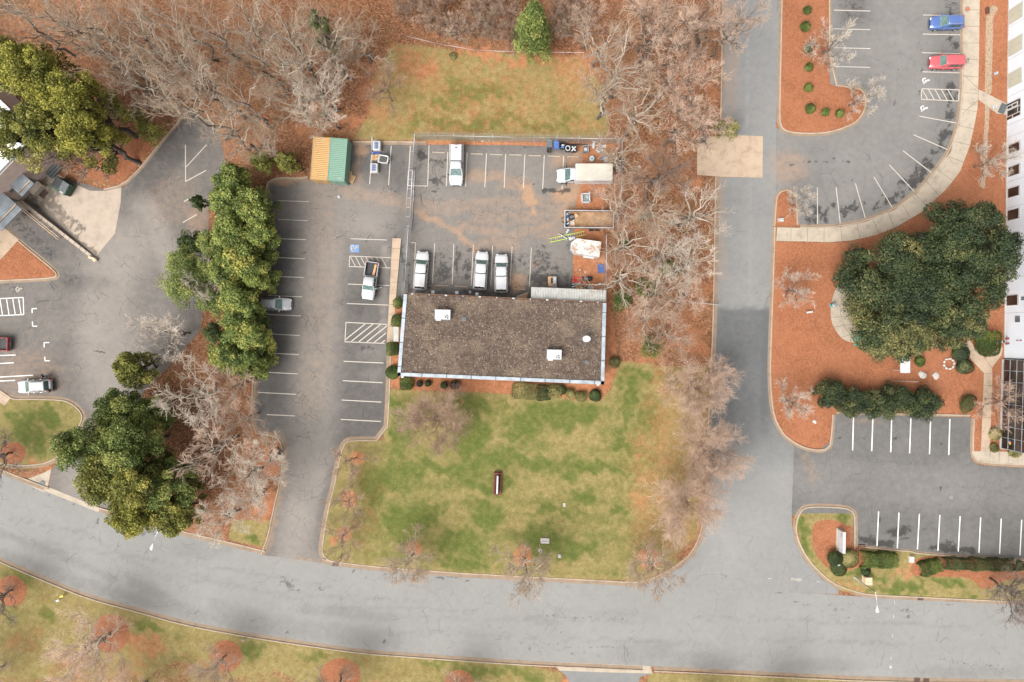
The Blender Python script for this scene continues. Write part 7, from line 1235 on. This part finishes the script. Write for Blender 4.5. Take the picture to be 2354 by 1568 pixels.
# shipping containers with ribbed roofs
def paint_rust(nm, c1, c2, sc, th):
    m, *_ = newmat(nm); g = NT(m); n_ = g.noise(sc, 6, .72); c = g.mix(g.step(n_, th, th + .1), c1, c2); c = g.mix(g.math('MULTIPLY', g.noise(.8, 3, .6), .4), c, [k * 1.3 for k in c1]); g.out(c, .7); return m
M['yel_c'] = paint_rust('yellow_container_paint', (.34, .21, .088), (.13, .06, .03), 1.1, .60); M['grn_c'] = paint_rust('green_container_paint', (.13, .215, .165), (.12, .06, .035), 1.1, .64)
def container(ax, ay, rz, m, label, code=None):
    c = G(ax, ay, 2.6); t = thing('shipping_container', label, 'shipping container', (c.x, c.y, .01), R(rz)); L_, Wd, h_ = 6.06, 2.44, 2.59
    b = MB(); b.box((0, 0, h_ / 2 - .06), (L_ - .1, Wd - .12, h_ - .16)); b.build('core', m, t)
    b = MB(); n_ = 22; vs = []
    for k in range(n_ * 4 + 1): x = -L_ / 2 + .1 + (L_ - .2) * k / (n_ * 4); z = h_ - .05 + (.035 if k % 4 in (1, 2) else 0); vs += [(x, -Wd / 2 + .06, z), (x, Wd / 2 - .06, z)]
    b.add(vs, [[2 * k, 2 * k + 1, 2 * k + 3, 2 * k + 2][::-1] for k in range(n_ * 4)]); b.build('ribbed_roof', m, t)
    for s_ in (-1, 1):
        b = MB(); vs = []
        for k in range(89): x = -L_ / 2 + .1 + (L_ - .2) * k / 88; y = s_ * (Wd / 2 - (.05 if k % 4 in (1, 2) else .015)); vs += [(x, y, .15), (x, y, h_ - .1)]
        b.add(vs, [[2 * k, 2 * k + 2, 2 * k + 3, 2 * k + 1][::s_ * -1 or 1] for k in range(88)]); b.build('side_panel', m, t)
    b = MB()
    for x in (-L_ / 2 + .05, L_ / 2 - .05):
        for y in (-Wd / 2 + .05, Wd / 2 - .05): b.box((x, y, h_ / 2), (.12, .12, h_ + .01))
    for y in (-Wd / 2 + .05, Wd / 2 - .05): b.box((0, y, h_ - .05), (L_ - .22, .1, .1)); b.box((0, y, .08), (L_ - .22, .1, .14))
    for x in (-L_ / 2 + .05, L_ / 2 - .05): b.box((x, 0, h_ - .05), (.1, Wd - .22, .1)); b.box((x, 0, .08), (.1, Wd - .22, .14))
    b.build('frame', m, t)
    for s_ in (-1, 1):
        b = MB(); b.box((L_ / 2 + .01, s_ * .57, h_ / 2), (.05, 1.1, h_ - .3)); [b.box((L_ / 2 + .045, s_ * .57, .5 + .45 * k), (.03, 1.04, .2)) for k in range(4)]; dd = b.build('door', m, t)
        b = MB(); [b.tube([(L_ / 2 + .09, s_ * (.57 + o_), .15), (L_ / 2 + .09, s_ * (.57 + o_), h_ - .15)], .025, 6) for o_ in (-.3, .3)]; b.build('locking_bar', M['galv'], dd)
    if code: b = MB(); [b.box((L_ / 2 - .35, .75 - .12 * k, h_ - .003 + .02), (.12, .08, .006)) for k in range(6)]; b.build('roof_code', M['plastic_w'], t)
    return t
container(736, 364, -94, M['yel_c'], 'rusty yellow shipping container with a ribbed roof'); container(775.3, 366.5, -94.5, M['grn_c'], 'green shipping container with a ribbed rusty roof', 1)
t = thing('black_hose', 'black hose coiled on the dirt left of the yellow container', 'hose', V3(685, 388, .12)); b = MB(); b.tube([(-.8, .9, .05), (-.9, .2, .08), (-.2, -.2, .06), (.5, .1, .1), (.6, .8, .08), (.1, 1.2, .1), (-.5, .6, .14), (.2, 0, .2), (1.0, -.3, .05)], .06, 6); b.build('hose', M['black'], t); b = MB(); b.cyl((1.05, -.3, .06), .09, .15, 8, axis='X'); b.build('nozzle', M['greypl'], t)
# things beside the building's upper side
t = thing('flat_cart', 'cart stacked with a cardboard box and plastic film by the canopy', 'cart', V3(*((2140 + 308 / 4.48) * .57446, (1060 + 305 / 4.48) * .57446), .01)); b = MB(); b.box((0, 0, .3), (1.25, 1.5, .08)); b.build('platform', M['galv'], t)
b = MB(); b.box((-.3, 0, .65), (.7, 1.4, .6), b=.02); bb_ = b.build('cardboard_box', M['card'], t); b = MB(); b.box((-.1, .1, .956), (.3, .8, .012)); b.build('opening', M['black'], bb_); b = MB(); b.box((.32, .1, .7), (.6, 1.25, .7), b=.15); b.build('plastic_film', M['plastic_w'], t)
for x in (-.5, .5):
    for y in (-.6, .6): b = MB(); b.cyl((x, y, .12), .12, .08, 10, axis='Y'); b.build('wheel', M['rubber'], t)
b = MB(); b.tube([(-.55, -.75, .3), (-.55, -.85, .9), (.55, -.85, .9), (.55, -.75, .3)], .025, 6); b.build('handle', M['galv'], t)
def z4(x, y): return ((2140 + x / 4.48) * .57446, (1060 + y / 4.48) * .57446)
t = thing('pallet_jack', 'red pallet jack on the clay beside the asphalt', 'pallet jack', V3(*z4(757, 270), .05))
for s_ in (-1, 1): b = MB(); b.box((.05, s_ * .27, .12), (1.25, .17, .1), b=.02); b.build('fork', M['redp'], t)
b = MB(); b.box((-.6, 0, .25), (.22, .72, .4), b=.03); b.build('pump_housing', M['redp'], t); b = MB(); b.tube([(-.65, 0, .4), (-.9, 0, 1.0), (-.95, -.2, 1.1), (-.95, .2, 1.1), (-.9, 0, 1.0)], .03, 6); b.build('tiller', M['black'], t); b = MB(); b.cyl((-.7, 0, .1), .1, .3, 10, axis='Y'); b.build('wheel', M['rubber'], t)
t = thing('black_tank', 'black rounded tank lying right of the pallet jack', 'tank', V3(*z4(900, 253), .02)); b = MB(); n_ = 14; b.loft([[(x, r_ * math.cos(6.283 * k / n_), .36 + r_ * math.sin(6.283 * k / n_)) for k in range(n_)] for x, r_ in ((-.55, .1), (-.48, .28), (-.3, .36), (.5, .36), (.9, .3), (1.0, .1))]); b.build('shell', M['black'], t); b = MB(); b.cyl((0, 0, .74), .09, .06, 10); b.build('cap', M['greypl'], t)
t = thing('plastic_pallet', 'blue plastic grid pallet near the fence', 'pallet', V3(*z4(1180, 72), .05), R(3)); b = MB(); [b.box((0, -.55 + .16 * k, .12), (1.0, .09, .04)) for k in range(8)]; [b.box((-.45 + .18 * k, 0, .121), (.08, 1.2, .035)) for k in range(6)]; b.build('deck', M['bluepl'], t); b = MB(); [b.box((x, y, .05), (.12, .12, .1)) for x in (-.42, 0, .42) for y in (-.5, .5)]; b.build('foot', M['bluepl'], t)
for x, y, dm, lab, m, nm, ld in ((760, 345, (.9, .35, .12), 'crumpled white film below the pallet jack', 'plastic_w', 'plastic_film', None), (685, 352, (.35, .2, .3), 'pale blue box on the dark machine below the pallet jack', 'galv', 'small_box', None), (690, 392, (.8, .45, .5), 'dark small machine against the canopy', 'black', 'small_machine', 'galv'), (862, 400, (.45, .5, .4), 'dark green bag against the canopy', 'green_d', 'garden_bag', 'black'), (1160, 345, (.35, .4, .3), 'grey blue litter near the fence by the canopy', 'galv', 'small_litter', None), (1095, 425, (.15, .15, .25), 'small orange pot at the canopy\'s edge', 'tan', 'small_pot', 'redp'), (803, 92, (.25, .25, .1), 'white scrap on the red clay, left of two', 'plastic_w', 'litter_scrap', None), (900, 130, (.25, .25, .1), 'pale scrap on the red clay, right of two', 'stone', 'litter_scrap', None)): junk(nm, lab, V3(*z4(x, y), .03), dm, M[m], R(15), M[ld] if ld else None)
t = thing('bucket_stack', 'leaning stack of white buckets at the canopy\'s edge', 'buckets', V3(*z4(967, 405), .02)); b = MB(); q = lambda r_, z: [(r_ * math.cos(6.283 * k / 14), r_ * math.sin(6.283 * k / 14), z) for k in range(14)]
for k in range(3): b.loft([q(.2, .12 * k), q(.27, .5 + .12 * k), q(.29, .5 + .12 * k), q(.29, .54 + .12 * k), q(.25, .54 + .12 * k), q(.2, .2 + .12 * k)])
b.build('bucket', M['white'], t); b = MB(); b.tube([(.28, 0, .7), (0, .3, .6), (-.28, 0, .7)], .012, 4); b.build('bail', M['galv'], t)
t = thing('yellow_level', 'thin orange level standing beside the dark small machine', 'tool', V3(*z4(733, 390), .03)); b = MB(); b.box((0, 0, .35), (.06, .6, .7)); b.build('bar', mat('orange_tool', (.6, .25, .03), .5), t); b = MB(); b.box((0, 0, .71), (.07, .2, .03)); b.build('vial', M['ladder'], t)
t = thing('lumber_pile', 'few pale boards stacked against the roof\'s upper edge left of the canopy', 'boards', V3(1197, 681, .02), R(10))
for k in range(4): b = MB(); b.box((.1 * k, .16 * k - .3, .08 + .05 * (k % 2)), (1.75, .15, .07), R(3 * k)); b.build('board', M['wood'] if k % 2 else M['card'], t)
b = MB(); b.tube([(-.9, -.1, .2), (.9, .15, .22)], .06, 6); b.build('white_tube', M['plastic_w'], t)
# wheel stops
gK = 'concrete wheel stops in the yard stalls'
for k, (a, lab) in enumerate(((T(1, 0, (1677, 1403))[0], 'upper row, left of the white truck'), (T(1, 0, (2030, 1417))[0], 'upper row, first right of the white truck'), (T(1, 0, (2207, 1422))[0], 'upper row, second right of the white truck'), (T(2, 0, (32, 1425))[0], 'upper row, third right of the white truck'), (T(2, 0, (209, 1432))[0], 'upper row, below the lidded bins'), (T(2, 0, (387, 1437))[0], 'upper row, below the open bins'), (T(2, 0, (562, 1440))[0], 'upper row, last on the right and muddy'), (T(1, 1, (1706, 1060))[0], 'lower row, with brown leaves behind it, left one'), (T(1, 1, (1886, 1068))[0], 'lower row, with brown leaves behind it, right one'), (T(2, 1, (68, 1092))[0], 'lower row, right of the white pickups'), (T(1, 1, (1540, 1060))[0], 'lower row, behind the leftmost white pickup'))):
    t = thing('wheel_stop', 'pale concrete wheel stop in the yard\'s ' + lab, 'wheel stop', V3(*a, .01), R(-2), gK); b = MB(); b.loft([[(x, -.09, 0), (x, -.06, .12), (x, .06, .12), (x, .09, 0)] for x in (-.9, .9)], 0, False); b.build('block', M['walk'] if k < 7 else M['walktan'], t); b = MB(); [b.cyl((x, 0, .122), .03, .012, 8) for x in (-.6, .6)]; b.build('pin', M['rust'], t)
for px, py, lab in ((T(1, 0, (2081, 1304))[0] + ('grey concrete block on the clay above the third stall',)), (T(1, 0, (2143, 1301))[0] + ('small pale broken block right of the grey concrete block',))): t = thing('concrete_block', lab, 'block', V3(px, py, .02), R(5)); b = MB(); b.box((0, 0, .1), (.4, .05, .2)); b.box((0, .15, .1), (.4, .05, .2)); [b.box((x, .075, .1), (.05, .1, .19)) for x in (-.17, 0, .17)]; b.build('shell', M['stone'], t)
# lamps
def lamp(base, h, ang, arm, label):
    t = thing('street_lamp', label, 'street lamp', (*W(*base), .05), ang, 'street lamps with drop-shaped heads'); b = MB(); b.tube([(0, 0, 0), (0, 0, h)], [.1, .06], 10); b.build('pole', M['galv'], t); b = MB(); b.cyl((0, 0, .1), .17, .2, 12); b.build('base', M['galv'], t)
    b = MB(); b.tube([(0, 0, h - .1), (arm * .5, 0, h + .12), (arm, 0, h + .15)], [.045, .04, .035], 8); b.build('arm', M['white'], t)
    b = MB(); b.loft([[(arm + x, r_ * math.cos(a), h + .16 + .5 * r_ * math.sin(a)) for a in np.linspace(0, 6.283, 12, endpoint=False)] for x, r_ in ((-.1, .05), (.15, .08), (.45, .2), (.75, .26), (.95, .22), (1.05, .08))]); b.build('lamp_head', M['white'], t); return t
lamp((1963, 1327), 5.7, R(-86), 1.75, 'white street lamp at the lower right kerb beside a tan box'); lamp((420, 1192), 7.0, R(-108), 1.45, 'white street lamp reaching over the road beside the lower left pines'); lamp((809, 1590), 5.7, R(76), 1.5, 'street lamp rising from the bottom edge beside a mulch ring')
t = thing('post_lamp', 'white round-topped post lamp on the lawn beside a crooked tree', 'post lamp', (*W(1240, 1252), .1)); b = MB(); b.tube([(0, 0, 0), (0, 0, 2.6)], .05, 8); b.build('pole', M['white'], t); b = MB(); b.cyl((0, 0, 2.75), .3, .25, 18, r2=.24); b.build('shade', M['white'], t); b = MB(); b.cyl((0, 0, 2.9), .1, .06, 12); b.build('cap', M['black'], t)
# utilities and small fittings
def ubox(px, py, dims, m, label, rz=0, nm='utility_box', pad=True):
    t = thing(nm, label, 'utility box', (*W(px, py), .1), R(rz)); b = MB(); b.box((0, 0, dims[2] / 2 + .06), dims, b=.03); b.build('cabinet', m, t)
    if pad: b = MB(); b.box((0, 0, .02), (dims[0] + .2, dims[1] + .2, .08)); b.build('pad', M['pad'], t)
    b = MB(); b.box((0, -dims[1] * .1, dims[2] + .066), (dims[0] * .9, .03, .012)); b.build('lid_seam', M['joint'], t); return t
ubox(1989, 1331, (1.0, 1.1, .8), M['tan'], 'tan utility box on the grass beside the lower right lamp'); ubox(2092, 1284, (.55, .85, .35), mat('pale_plastic', (.55, .5, .43), .6), 'small pale utility box between the two green hedges'); ubox(1252, 1242, (1.3, .8, .12), M['stone'], 'flat grey utility cover on the lawn beside the post lamp', 0, 'utility_cover', False); ubox(1286, 1277, (.3, .42, .2), M['plastic_w'], 'tiny white utility box on the lawn right of the post lamp'); ubox(1793, 506, (.65, .38, .45), M['plastic_w'], 'white utility box on the tiny mulch island'); ubox(1296, 1160, (.35, .5, .06), M['stone'], 'tiny grey cover plate in the lawn right of the brick sign', 0, 'utility_cover', False)
t = thing('fire_hydrant', 'white fire hydrant on the lower road kerb', 'fire hydrant', (*W(562, 1467), .1)); b = MB(); b.cyl((0, 0, .3), .13, .6, 12); b.build('barrel', M['white'], t); b = MB(); b.cyl((0, 0, .66), .16, .14, 12, r2=.05); b.build('bonnet', M['white'], t); b = MB(); b.cyl((0, 0, .42), .07, .5, 8, axis='X'); b.cyl((0, -.15, .42), .08, .2, 8, axis='Y'); b.build('nozzle', M['white'], t)
for px, py, m, lab in ((148, 1367, M['ladder'] if 0 else mat('yellow_cap', (.55, .38, .03), .5), 'yellow marker cap on the lower left verge'), (139, 1377, M['plastic_w'], 'white marker cap beside the yellow one')): t = thing('marker_post', lab, 'marker post', (*W(px, py), .1), R(20)); b = MB(); b.cyl((0, 0, .25), .08, .5, 10); b.build('stake', m, t); b = MB(); b.box((0, 0, .53), (.55, .28, .1), b=.04); b.build('cap', m, t)
t = thing('teal_bin', 'small teal round bin at the curved path\'s outer edge', 'bin', (*W(1910, 702), .12)); b = MB(); b.cyl((0, 0, .4), .28, .8, 16); b.build('drum', M['teal'], t); b = MB(); b.cyl((.05, .02, .84), .3, .08, 16, r2=.18); b.build('lid', M['galv'], t)
t = thing('park_bench', 'narrow weathered bench on the orange mulch left of the curved path', 'bench', (*W(1857, 718), .1), R(8)); b = MB(); b.box((0, 0, .42), (.9, .28, .06), b=.01); b.build('seat', M['stone'], t)
for x in (-.32, .32): b = MB(); b.box((x, 0, .2), (.07, .24, .4)); b.build('leg', M['greypl'], t)
for px, py, rz, lab in ((1968, 778, 15, 'teal picnic table at the curved path\'s lower end'), (1982, 763, -40, 'teal picnic table half hidden under the huge evergreen')):
    t = thing('picnic_table', lab, 'picnic table', (*W(px, py), .12), R(rz)); b = MB(); [b.box((0, -.3 + .15 * k, .75), (1.7, .13, .04)) for k in range(5)]; b.build('tabletop', M['teal'], t)
    for s_ in (-1, 1): b = MB(); b.box((0, s_ * .75, .45), (1.7, .28, .04)); b.build('seat', M['teal'], t); b = MB(); b.tube([(s_ * .6, -.7, 0), (s_ * .6, 0, .72), (s_ * .6, .7, 0)], .035, 6); b.build('leg', M['galv'], t)
t = thing('table_canopy', 'long narrow white canopy roof sticking out under the olive evergreen', 'canopy', (*G(2080, 828, 2.3)[:2], .1)); b = MB(); b.slab([(-.62, -1.75, 2.15), (.62, -1.75, 2.3), (.62, 1.75, 2.3), (-.62, 1.75, 2.15)], .06); b.build('roof', M['white'], t); b = MB(); b.box((-.65, 0, 2.15), (.08, 3.6, .12)); b.box((0, -1.8, 2.2), (1.3, .08, .12)); b.build('edge_trim', M['stone'], t)
for x, y in ((-.5, -1.5), (.5, -1.5), (-.5, 1.5), (.5, 1.5)): b = MB(); b.box((x, y, 1.08), (.09, .09, 2.15)); b.build('post', M['stone'], t)
t = thing('stone_ring', 'ring of pale stones around a small planting hole in the mulch', 'stone ring', (*W(2179, 836), .1))
for k in range(9): a = k * .698; b = MB(); b.box((.75 * math.cos(a), .75 * math.sin(a), .1), (.42, .26, .2), a + 1.4 + .2 * (k % 3), b=.07); b.build('stone', M['stone'], t)
def rock(px, py, r_, lab):
    t = thing('rock', lab, 'rock', (*W(px, py), .1)); rr_ = random.Random(int(px)); b = MB(); b.loft([[(r_ * k * (1 + .3 * math.sin(3 * a + px)) * math.cos(a), r_ * k * (1 + .25 * math.cos(2 * a + py)) * math.sin(a), z) for a in np.linspace(0, 6.283, 9, endpoint=False)] for k, z in ((1, -.05), (.95, .2 * r_), (.6, .45 * r_), (.15, .5 * r_))], 0, False); b.build('stone', M['stone'], t); b = MB(); b.box((r_ * .7, -r_ * .5, .05), (r_ * .5, r_ * .4, .2), .6, b=.05); b.build('chip', M['stone'], t)
rock(2118, 862, .6, 'pale rock on the mulch, left of two below the stone ring'); rock(2149, 864, .5, 'pale rock on the mulch, right of two below the stone ring'); rock(1871, 969, .3, 'small cream rock on the mulch beside the pale leafless tree')
t = thing('handrail', 'thin white handrail above the row of tall dark shrubs', 'handrail', (*W(2074, 876), .1), R(-2)); b = MB(); b.tube([(-1.8, 0, .85), (1.8, 0, .85)], .03, 6); b.build('rail', M['white'], t)
for x in (-1.7, -.55, .55, 1.7): b = MB(); b.tube([(x, 0, 0), (x, 0, .84)], .025, 5); b.build('post', M['galv'], t)
q = V3(2304, 247); t = thing('door_mat', 'dark rectangular mat at the white building\'s entrance', 'mat', (*W(2302.5, 250.5), .124), R(-24)); b = MB(); b.box((0, 0, .008), (.95, 1.55, .016), b=.0); b.build('mat', M['greypl'], t); b = MB(); [b.box((x, 0, .018), (.03, 1.5, .006)) for x in np.linspace(-.4, .4, 6)]; b.build('rib', M['black'], t)
gY = 'accessible parking signs on leaning posts'
for (px, py), lab in ((T(3, 0, (2000, 735))[0], 'small blue and white parking sign above the entrance walk'), (T(3, 0, (1990, 1035))[0], 'small blue and white parking sign below the entrance walk')):
    t = thing('parking_sign', lab, 'sign', (*W(px, py), .1), R(12), gY); b = MB(); b.tube([(0, 0, 0), (.1, .12, 2.0)], .03, 6); b.build('post', M['galv'], t); b = MB(); b.box((.1, .12, 1.95), (.04, .34, .48), ry=R(25)); b.build('plate', M['white'], t); b = MB(); b.box((.075, .12, 1.96), (.03, .22, .24), ry=R(25)); b.build('symbol', M['blue_paint'], t)
b_ = thing('small_planter', 'small dark red box beside the gravel strip', 'box', (*W(2266, 27), .1)); b = MB(); b.box((0, 0, .18), (.45, .95, .36), b=.03); b.build('box', M['brick'], b_); b = MB(); b.box((0, 0, .365), (.35, .8, .02)); b.build('soil', M['darksoil'], b_)
q = T(3, 2, (2120, 20))[0]; t = thing('stone_spout', 'pale stone splash channel by the white building under its wall fittings', 'channel', (*W(2296, 787), .12), R(12)); b = MB(); b.box((0, 0, .06), (1.2, .35, .12), b=.04); b.build('trough', M['stone'], t); b = MB(); b.cyl((.5, 0, .14), .16, .06, 12); b.build('drain', M['black'], t)
# brick planter sign on the lawn
t = thing('brick_planter_sign', 'red brick planter with a long white panel standing on the lawn', 'planter sign', (*W(1143, 1110), .1), R(-2)); w2, l2 = .58, 1.6
for c_, d_ in (((w2 - .09, 0, .3), (.18, 2 * l2, .6)), ((-w2 + .09, 0, .3), (.18, 2 * l2, .6)), ((0, l2 - .09, .3), (2 * w2 - .36, .18, .6)), ((0, -l2 + .09, .3), (2 * w2 - .36, .18, .6))): b = MB(); b.box(c_, d_); b.build('brick_side', M['brick'], t)
b = MB(); b.box((0, 0, .25), (2 * w2 - .36, 2 * l2 - .36, .5)); b.build('planting_soil', M['darksoil'], t); b = MB(); b.box((.02, 0, .75), (.24, 2.6, 1.3), b=.02); sg = b.build('panel', M['white'], t)
b = MB(); [b.box((-.105, -.9 + .3 * k, .9), (.006, .18, .3)) for k in range(7)]; b.build('panel_print', M['greypl'], sg)
r_ = np.random.default_rng(2); P = np.stack([r_.uniform(-.38, .38, 170), r_.uniform(-1.4, 1.4, 170), r_.uniform(.5, .62, 170)], 1); cards('red_plants', P, np.tile([0, 0, 1.], (170, 1)), .13, r_.uniform(0, 1, 170), leaf_mat('red_leaves', [(0, (.05, .03, .02)), (.5, (.16, .02, .02)), (1, (.35, .03, .03))]), t, r_)
# white monument sign lower right
t = thing('monument_sign', 'long white slab sign with faint grey lettering on the sign bed', 'sign', (*W(1925.5, 1239), .1), R(-1)); b = MB(); b.box((0, 0, .95), (.42, 3.1, 1.7), b=.02); sl_ = b.build('slab', M['white'], t); b = MB(); b.box((0, 0, .06), (.7, 3.3, .12)); b.build('footing', M['pad'], t)
text('lettering', '44', .5, M['greypl'], sl_, Matrix.Translation((-.213, 1.0, 1.35)) @ Matrix.Rotation(R(-90), 4, 'Z') @ Matrix.Rotation(R(90), 4, 'X'), .003); b = MB(); [b.box((-.212, .15 - .45 * (k % 3), 1.35 - .22 * (k // 3)), (.005, .35, .07)) for k in range(9)]; b.build('text_line', mat('pale_grey_print', (.45, .47, .5), .6), sl_)
t = thing('small_sign', 'small white sign in front of the dark ball-shaped shrub', 'sign', (*W(1920, 1294), .1)); b = MB(); b.box((0, 0, .9), (.28, .06, .5), ry=0, rx=R(-35)); b.build('plate', M['white'], t); b = MB(); b.tube([(0, 0, 0), (0, 0, .8)], .025, 5); b.build('post', M['galv'], t)
t = thing('parking_block_steps', 'dark brown wooden steps at the office lot\'s lower left corner', 'steps', (*W(1979, 1257), .05), R(-3)); [(lambda b: (b.box((0, -.3 + .25 * k, .1 + .02 * k), (.95, .22, .12 + .02 * k), b=.01), b.build('step', M['rust'], t)))(MB()) for k in range(3)]
t = thing('storage_bin', 'small white lidded box beside the leftmost tall dark shrub', 'box', (*W(1898, 932), .1), R(20)); b = MB(); b.box((0, 0, .15), (.4, .25, .3), b=.05); b.build('box', M['galv'], t); b = MB(); b.box((0, 0, .32), (.44, .28, .05), b=.02); b.build('lid', M['plastic_w'], t)
# ---------------------------------------------------------------- people
def skinned(name, V, E, m, parent, root=0, sub=1):
    me = bpy.data.meshes.new(name); me.from_pydata([v[:3] for v in V], E, []); o = link(name, me, m, parent); sk = o.modifiers.new('skin', 'SKIN'); sk.use_smooth_shade = True
    for k, v in enumerate(V): me.skin_vertices[0].data[k].radius = (v[3], v[3])
    me.skin_vertices[0].data[root].use_root = True
    o.modifiers.new('smooth', 'SUBSURF').levels = sub; o.modifiers[-1].render_levels = sub; return o
def person(pos, ang, label, top, legs, hair, stride=.25, arms=((.05, -.25, .95), (.1, .25, .95)), long_hair=False):
    t = thing('person', label, 'person', (*W(*pos), .012), ang); s_ = stride
    hl, hr = Vector(arms[0]), Vector(arms[1]); V = [(0, 0, .95, .13), (0, 0, 1.15, .125), (0, 0, 1.36, .14), (0, 0, 1.47, .06), (.01, 0, 1.54, .055), (.02, 0, 1.62, .09), (.02, 0, 1.70, .085)]; E = [(0, 1), (1, 2), (2, 3), (3, 4), (4, 5), (5, 6)]
    for sd, hnd in ((-1, hl), (1, hr)):
        st = len(V); sh = Vector((0, sd * .19, 1.40)); el = (sh + hnd) / 2 + Vector((-.05, sd * .05, -.03)); V += [(*sh, .065), (*el, .045), (*hnd, .03)]; E += [(2, st), (st, st + 1), (st + 1, st + 2)]
        dn = (hnd - el).normalized(); pm = hnd + dn * .07; V.append((*pm, .033)); E.append((st + 2, st + 3)); sdv = Vector((0, 1, 0)).cross(dn); sdv = Vector((1, 0, 0)) if sdv.length < .1 else sdv.normalized()
        for j in range(4): f0 = pm + dn * .05 + sdv * (.026 * (j - 1.5)); f1 = f0 + dn * (.035 if j in (0, 3) else .045) + Vector((0, -sd * .012, 0)); n0 = len(V); V += [(*f0, .009), (*f1, .008)]; E += [(st + 3, n0), (n0, n0 + 1)]
        n0 = len(V); V += [(*(hnd + dn * .05 + sdv * .055), .010), (*(hnd + dn * .085 + sdv * .07), .008)]; E += [(st + 2, n0), (n0, n0 + 1)]
    for sd in (-1, 1):
        st = len(V); V += [(0, sd * .09, .88, .095), (.12 * s_ * sd + .05, sd * .1, .5, .062), (s_ * sd * .7, sd * .1, .1, .042), (s_ * sd * .7 + .03, sd * .1, .05, .045), (s_ * sd * .7 + .16, sd * .11, .035, .035)]; E += [(0, st), (st, st + 1), (st + 1, st + 2), (st + 2, st + 3), (st + 3, st + 4)]
    V.append((.115, 0, 1.635, .016)); E.append((5, len(V) - 1))
    skinned('body', V, E, M['skin'], t)
    SV = [(0, 0, .93, .15), (0, 0, 1.15, .15), (0, 0, 1.36, .165), (0, 0, 1.45, .085)]; SE = [(0, 1), (1, 2), (2, 3)]
    for sd, hnd in ((-1, hl), (1, hr)): st = len(SV); sh = Vector((0, sd * .20, 1.40)); el = (sh + hnd) / 2 + Vector((-.05, sd * .05, -.03)); SV += [(*sh, .088), (*el, .066), (*el.lerp(hnd, .85), .052)]; SE += [(2, st), (st, st + 1), (st + 1, st + 2)]
    skinned('jacket', SV, SE, top, t)
    TV = [(0, 0, .97, .145)]; TE = []
    for sd in (-1, 1): st = len(TV); TV += [(0, sd * .09, .86, .118), (.12 * s_ * sd + .05, sd * .1, .5, .085), (s_ * sd * .7, sd * .1, .09, .066)]; TE += [(0, st), (st, st + 1), (st + 1, st + 2)]
    skinned('trousers', TV, TE, legs, t)
    HV = [(-.005, 0, 1.645, .10), (.0, 0, 1.72, .095)] + ([(-.06, 0, 1.5, .07)] if long_hair else []); skinned('hair', HV, [(0, 1)] + ([(0, 2)] if long_hair else []), hair, t)
    for sd in (-1, 1): b = MB(); b.cyl((.107, sd * .033, 1.655), .012, .012, 8, axis='X'); b.build('eye', M['black'], t); b = MB(); x = s_ * sd * .7; b.loft([[(x + xx, sd * .105 + yy * w_, z) for yy, z in ((-.045, .005), (-.045, .06), (-.02, hh), (.02, hh), (.045, .06), (.045, .005))] for xx, w_, hh in ((-.08, .9, .10), (.02, 1.05, .11), (.12, 1.0, .08), (.19, .6, .06))]); b.build('shoe', M['black'] if hair is not None else M['white'], t)
    b = MB(); b.box((.105, 0, 1.575), (.012, .05, .012)); b.build('mouth', M['redp'], t); return t
M['jeans'] = mat('light_blue_jeans', (.20, .33, .46), .8, var=.15); M['blackcloth'] = mat('black_jacket', (.015, .016, .018), .9, var=.3); M['greycloth'] = mat('pale_grey_trousers', (.42, .41, .39), .85, var=.1); M['hairblack'] = mat('dark_hair', (.018, .014, .012), .7); M['hairred'] = mat('reddish_hair', (.22, .08, .035), .7)
person((111, 864.5), R(185), 'person in a black jacket and light blue jeans walking beside the white car', M['blackcloth'], M['jeans'], M['hairblack'], .3)
person((127.5, 897), R(165), 'person in a black top and pale trousers at the white car\'s rear corner', M['blackcloth'], M['greycloth'], M['hairred'], .12, ((.32, -.12, 1.05), (.32, .12, 1.05)), True)
# stray pale litter pieces on the lot
for px, py, lab in ((779, 453, 'pale crumpled litter on the parking lot below the containers'), (1469, 384, 'white plastic bag in the leaves outside the yard fence'), (1080, 671.5, 'small pale blue litter piece near the white pickups')): junk('litter_piece', lab, V3(px, py, .03), (.35, .4, .12), M['plastic_w'], R(25))
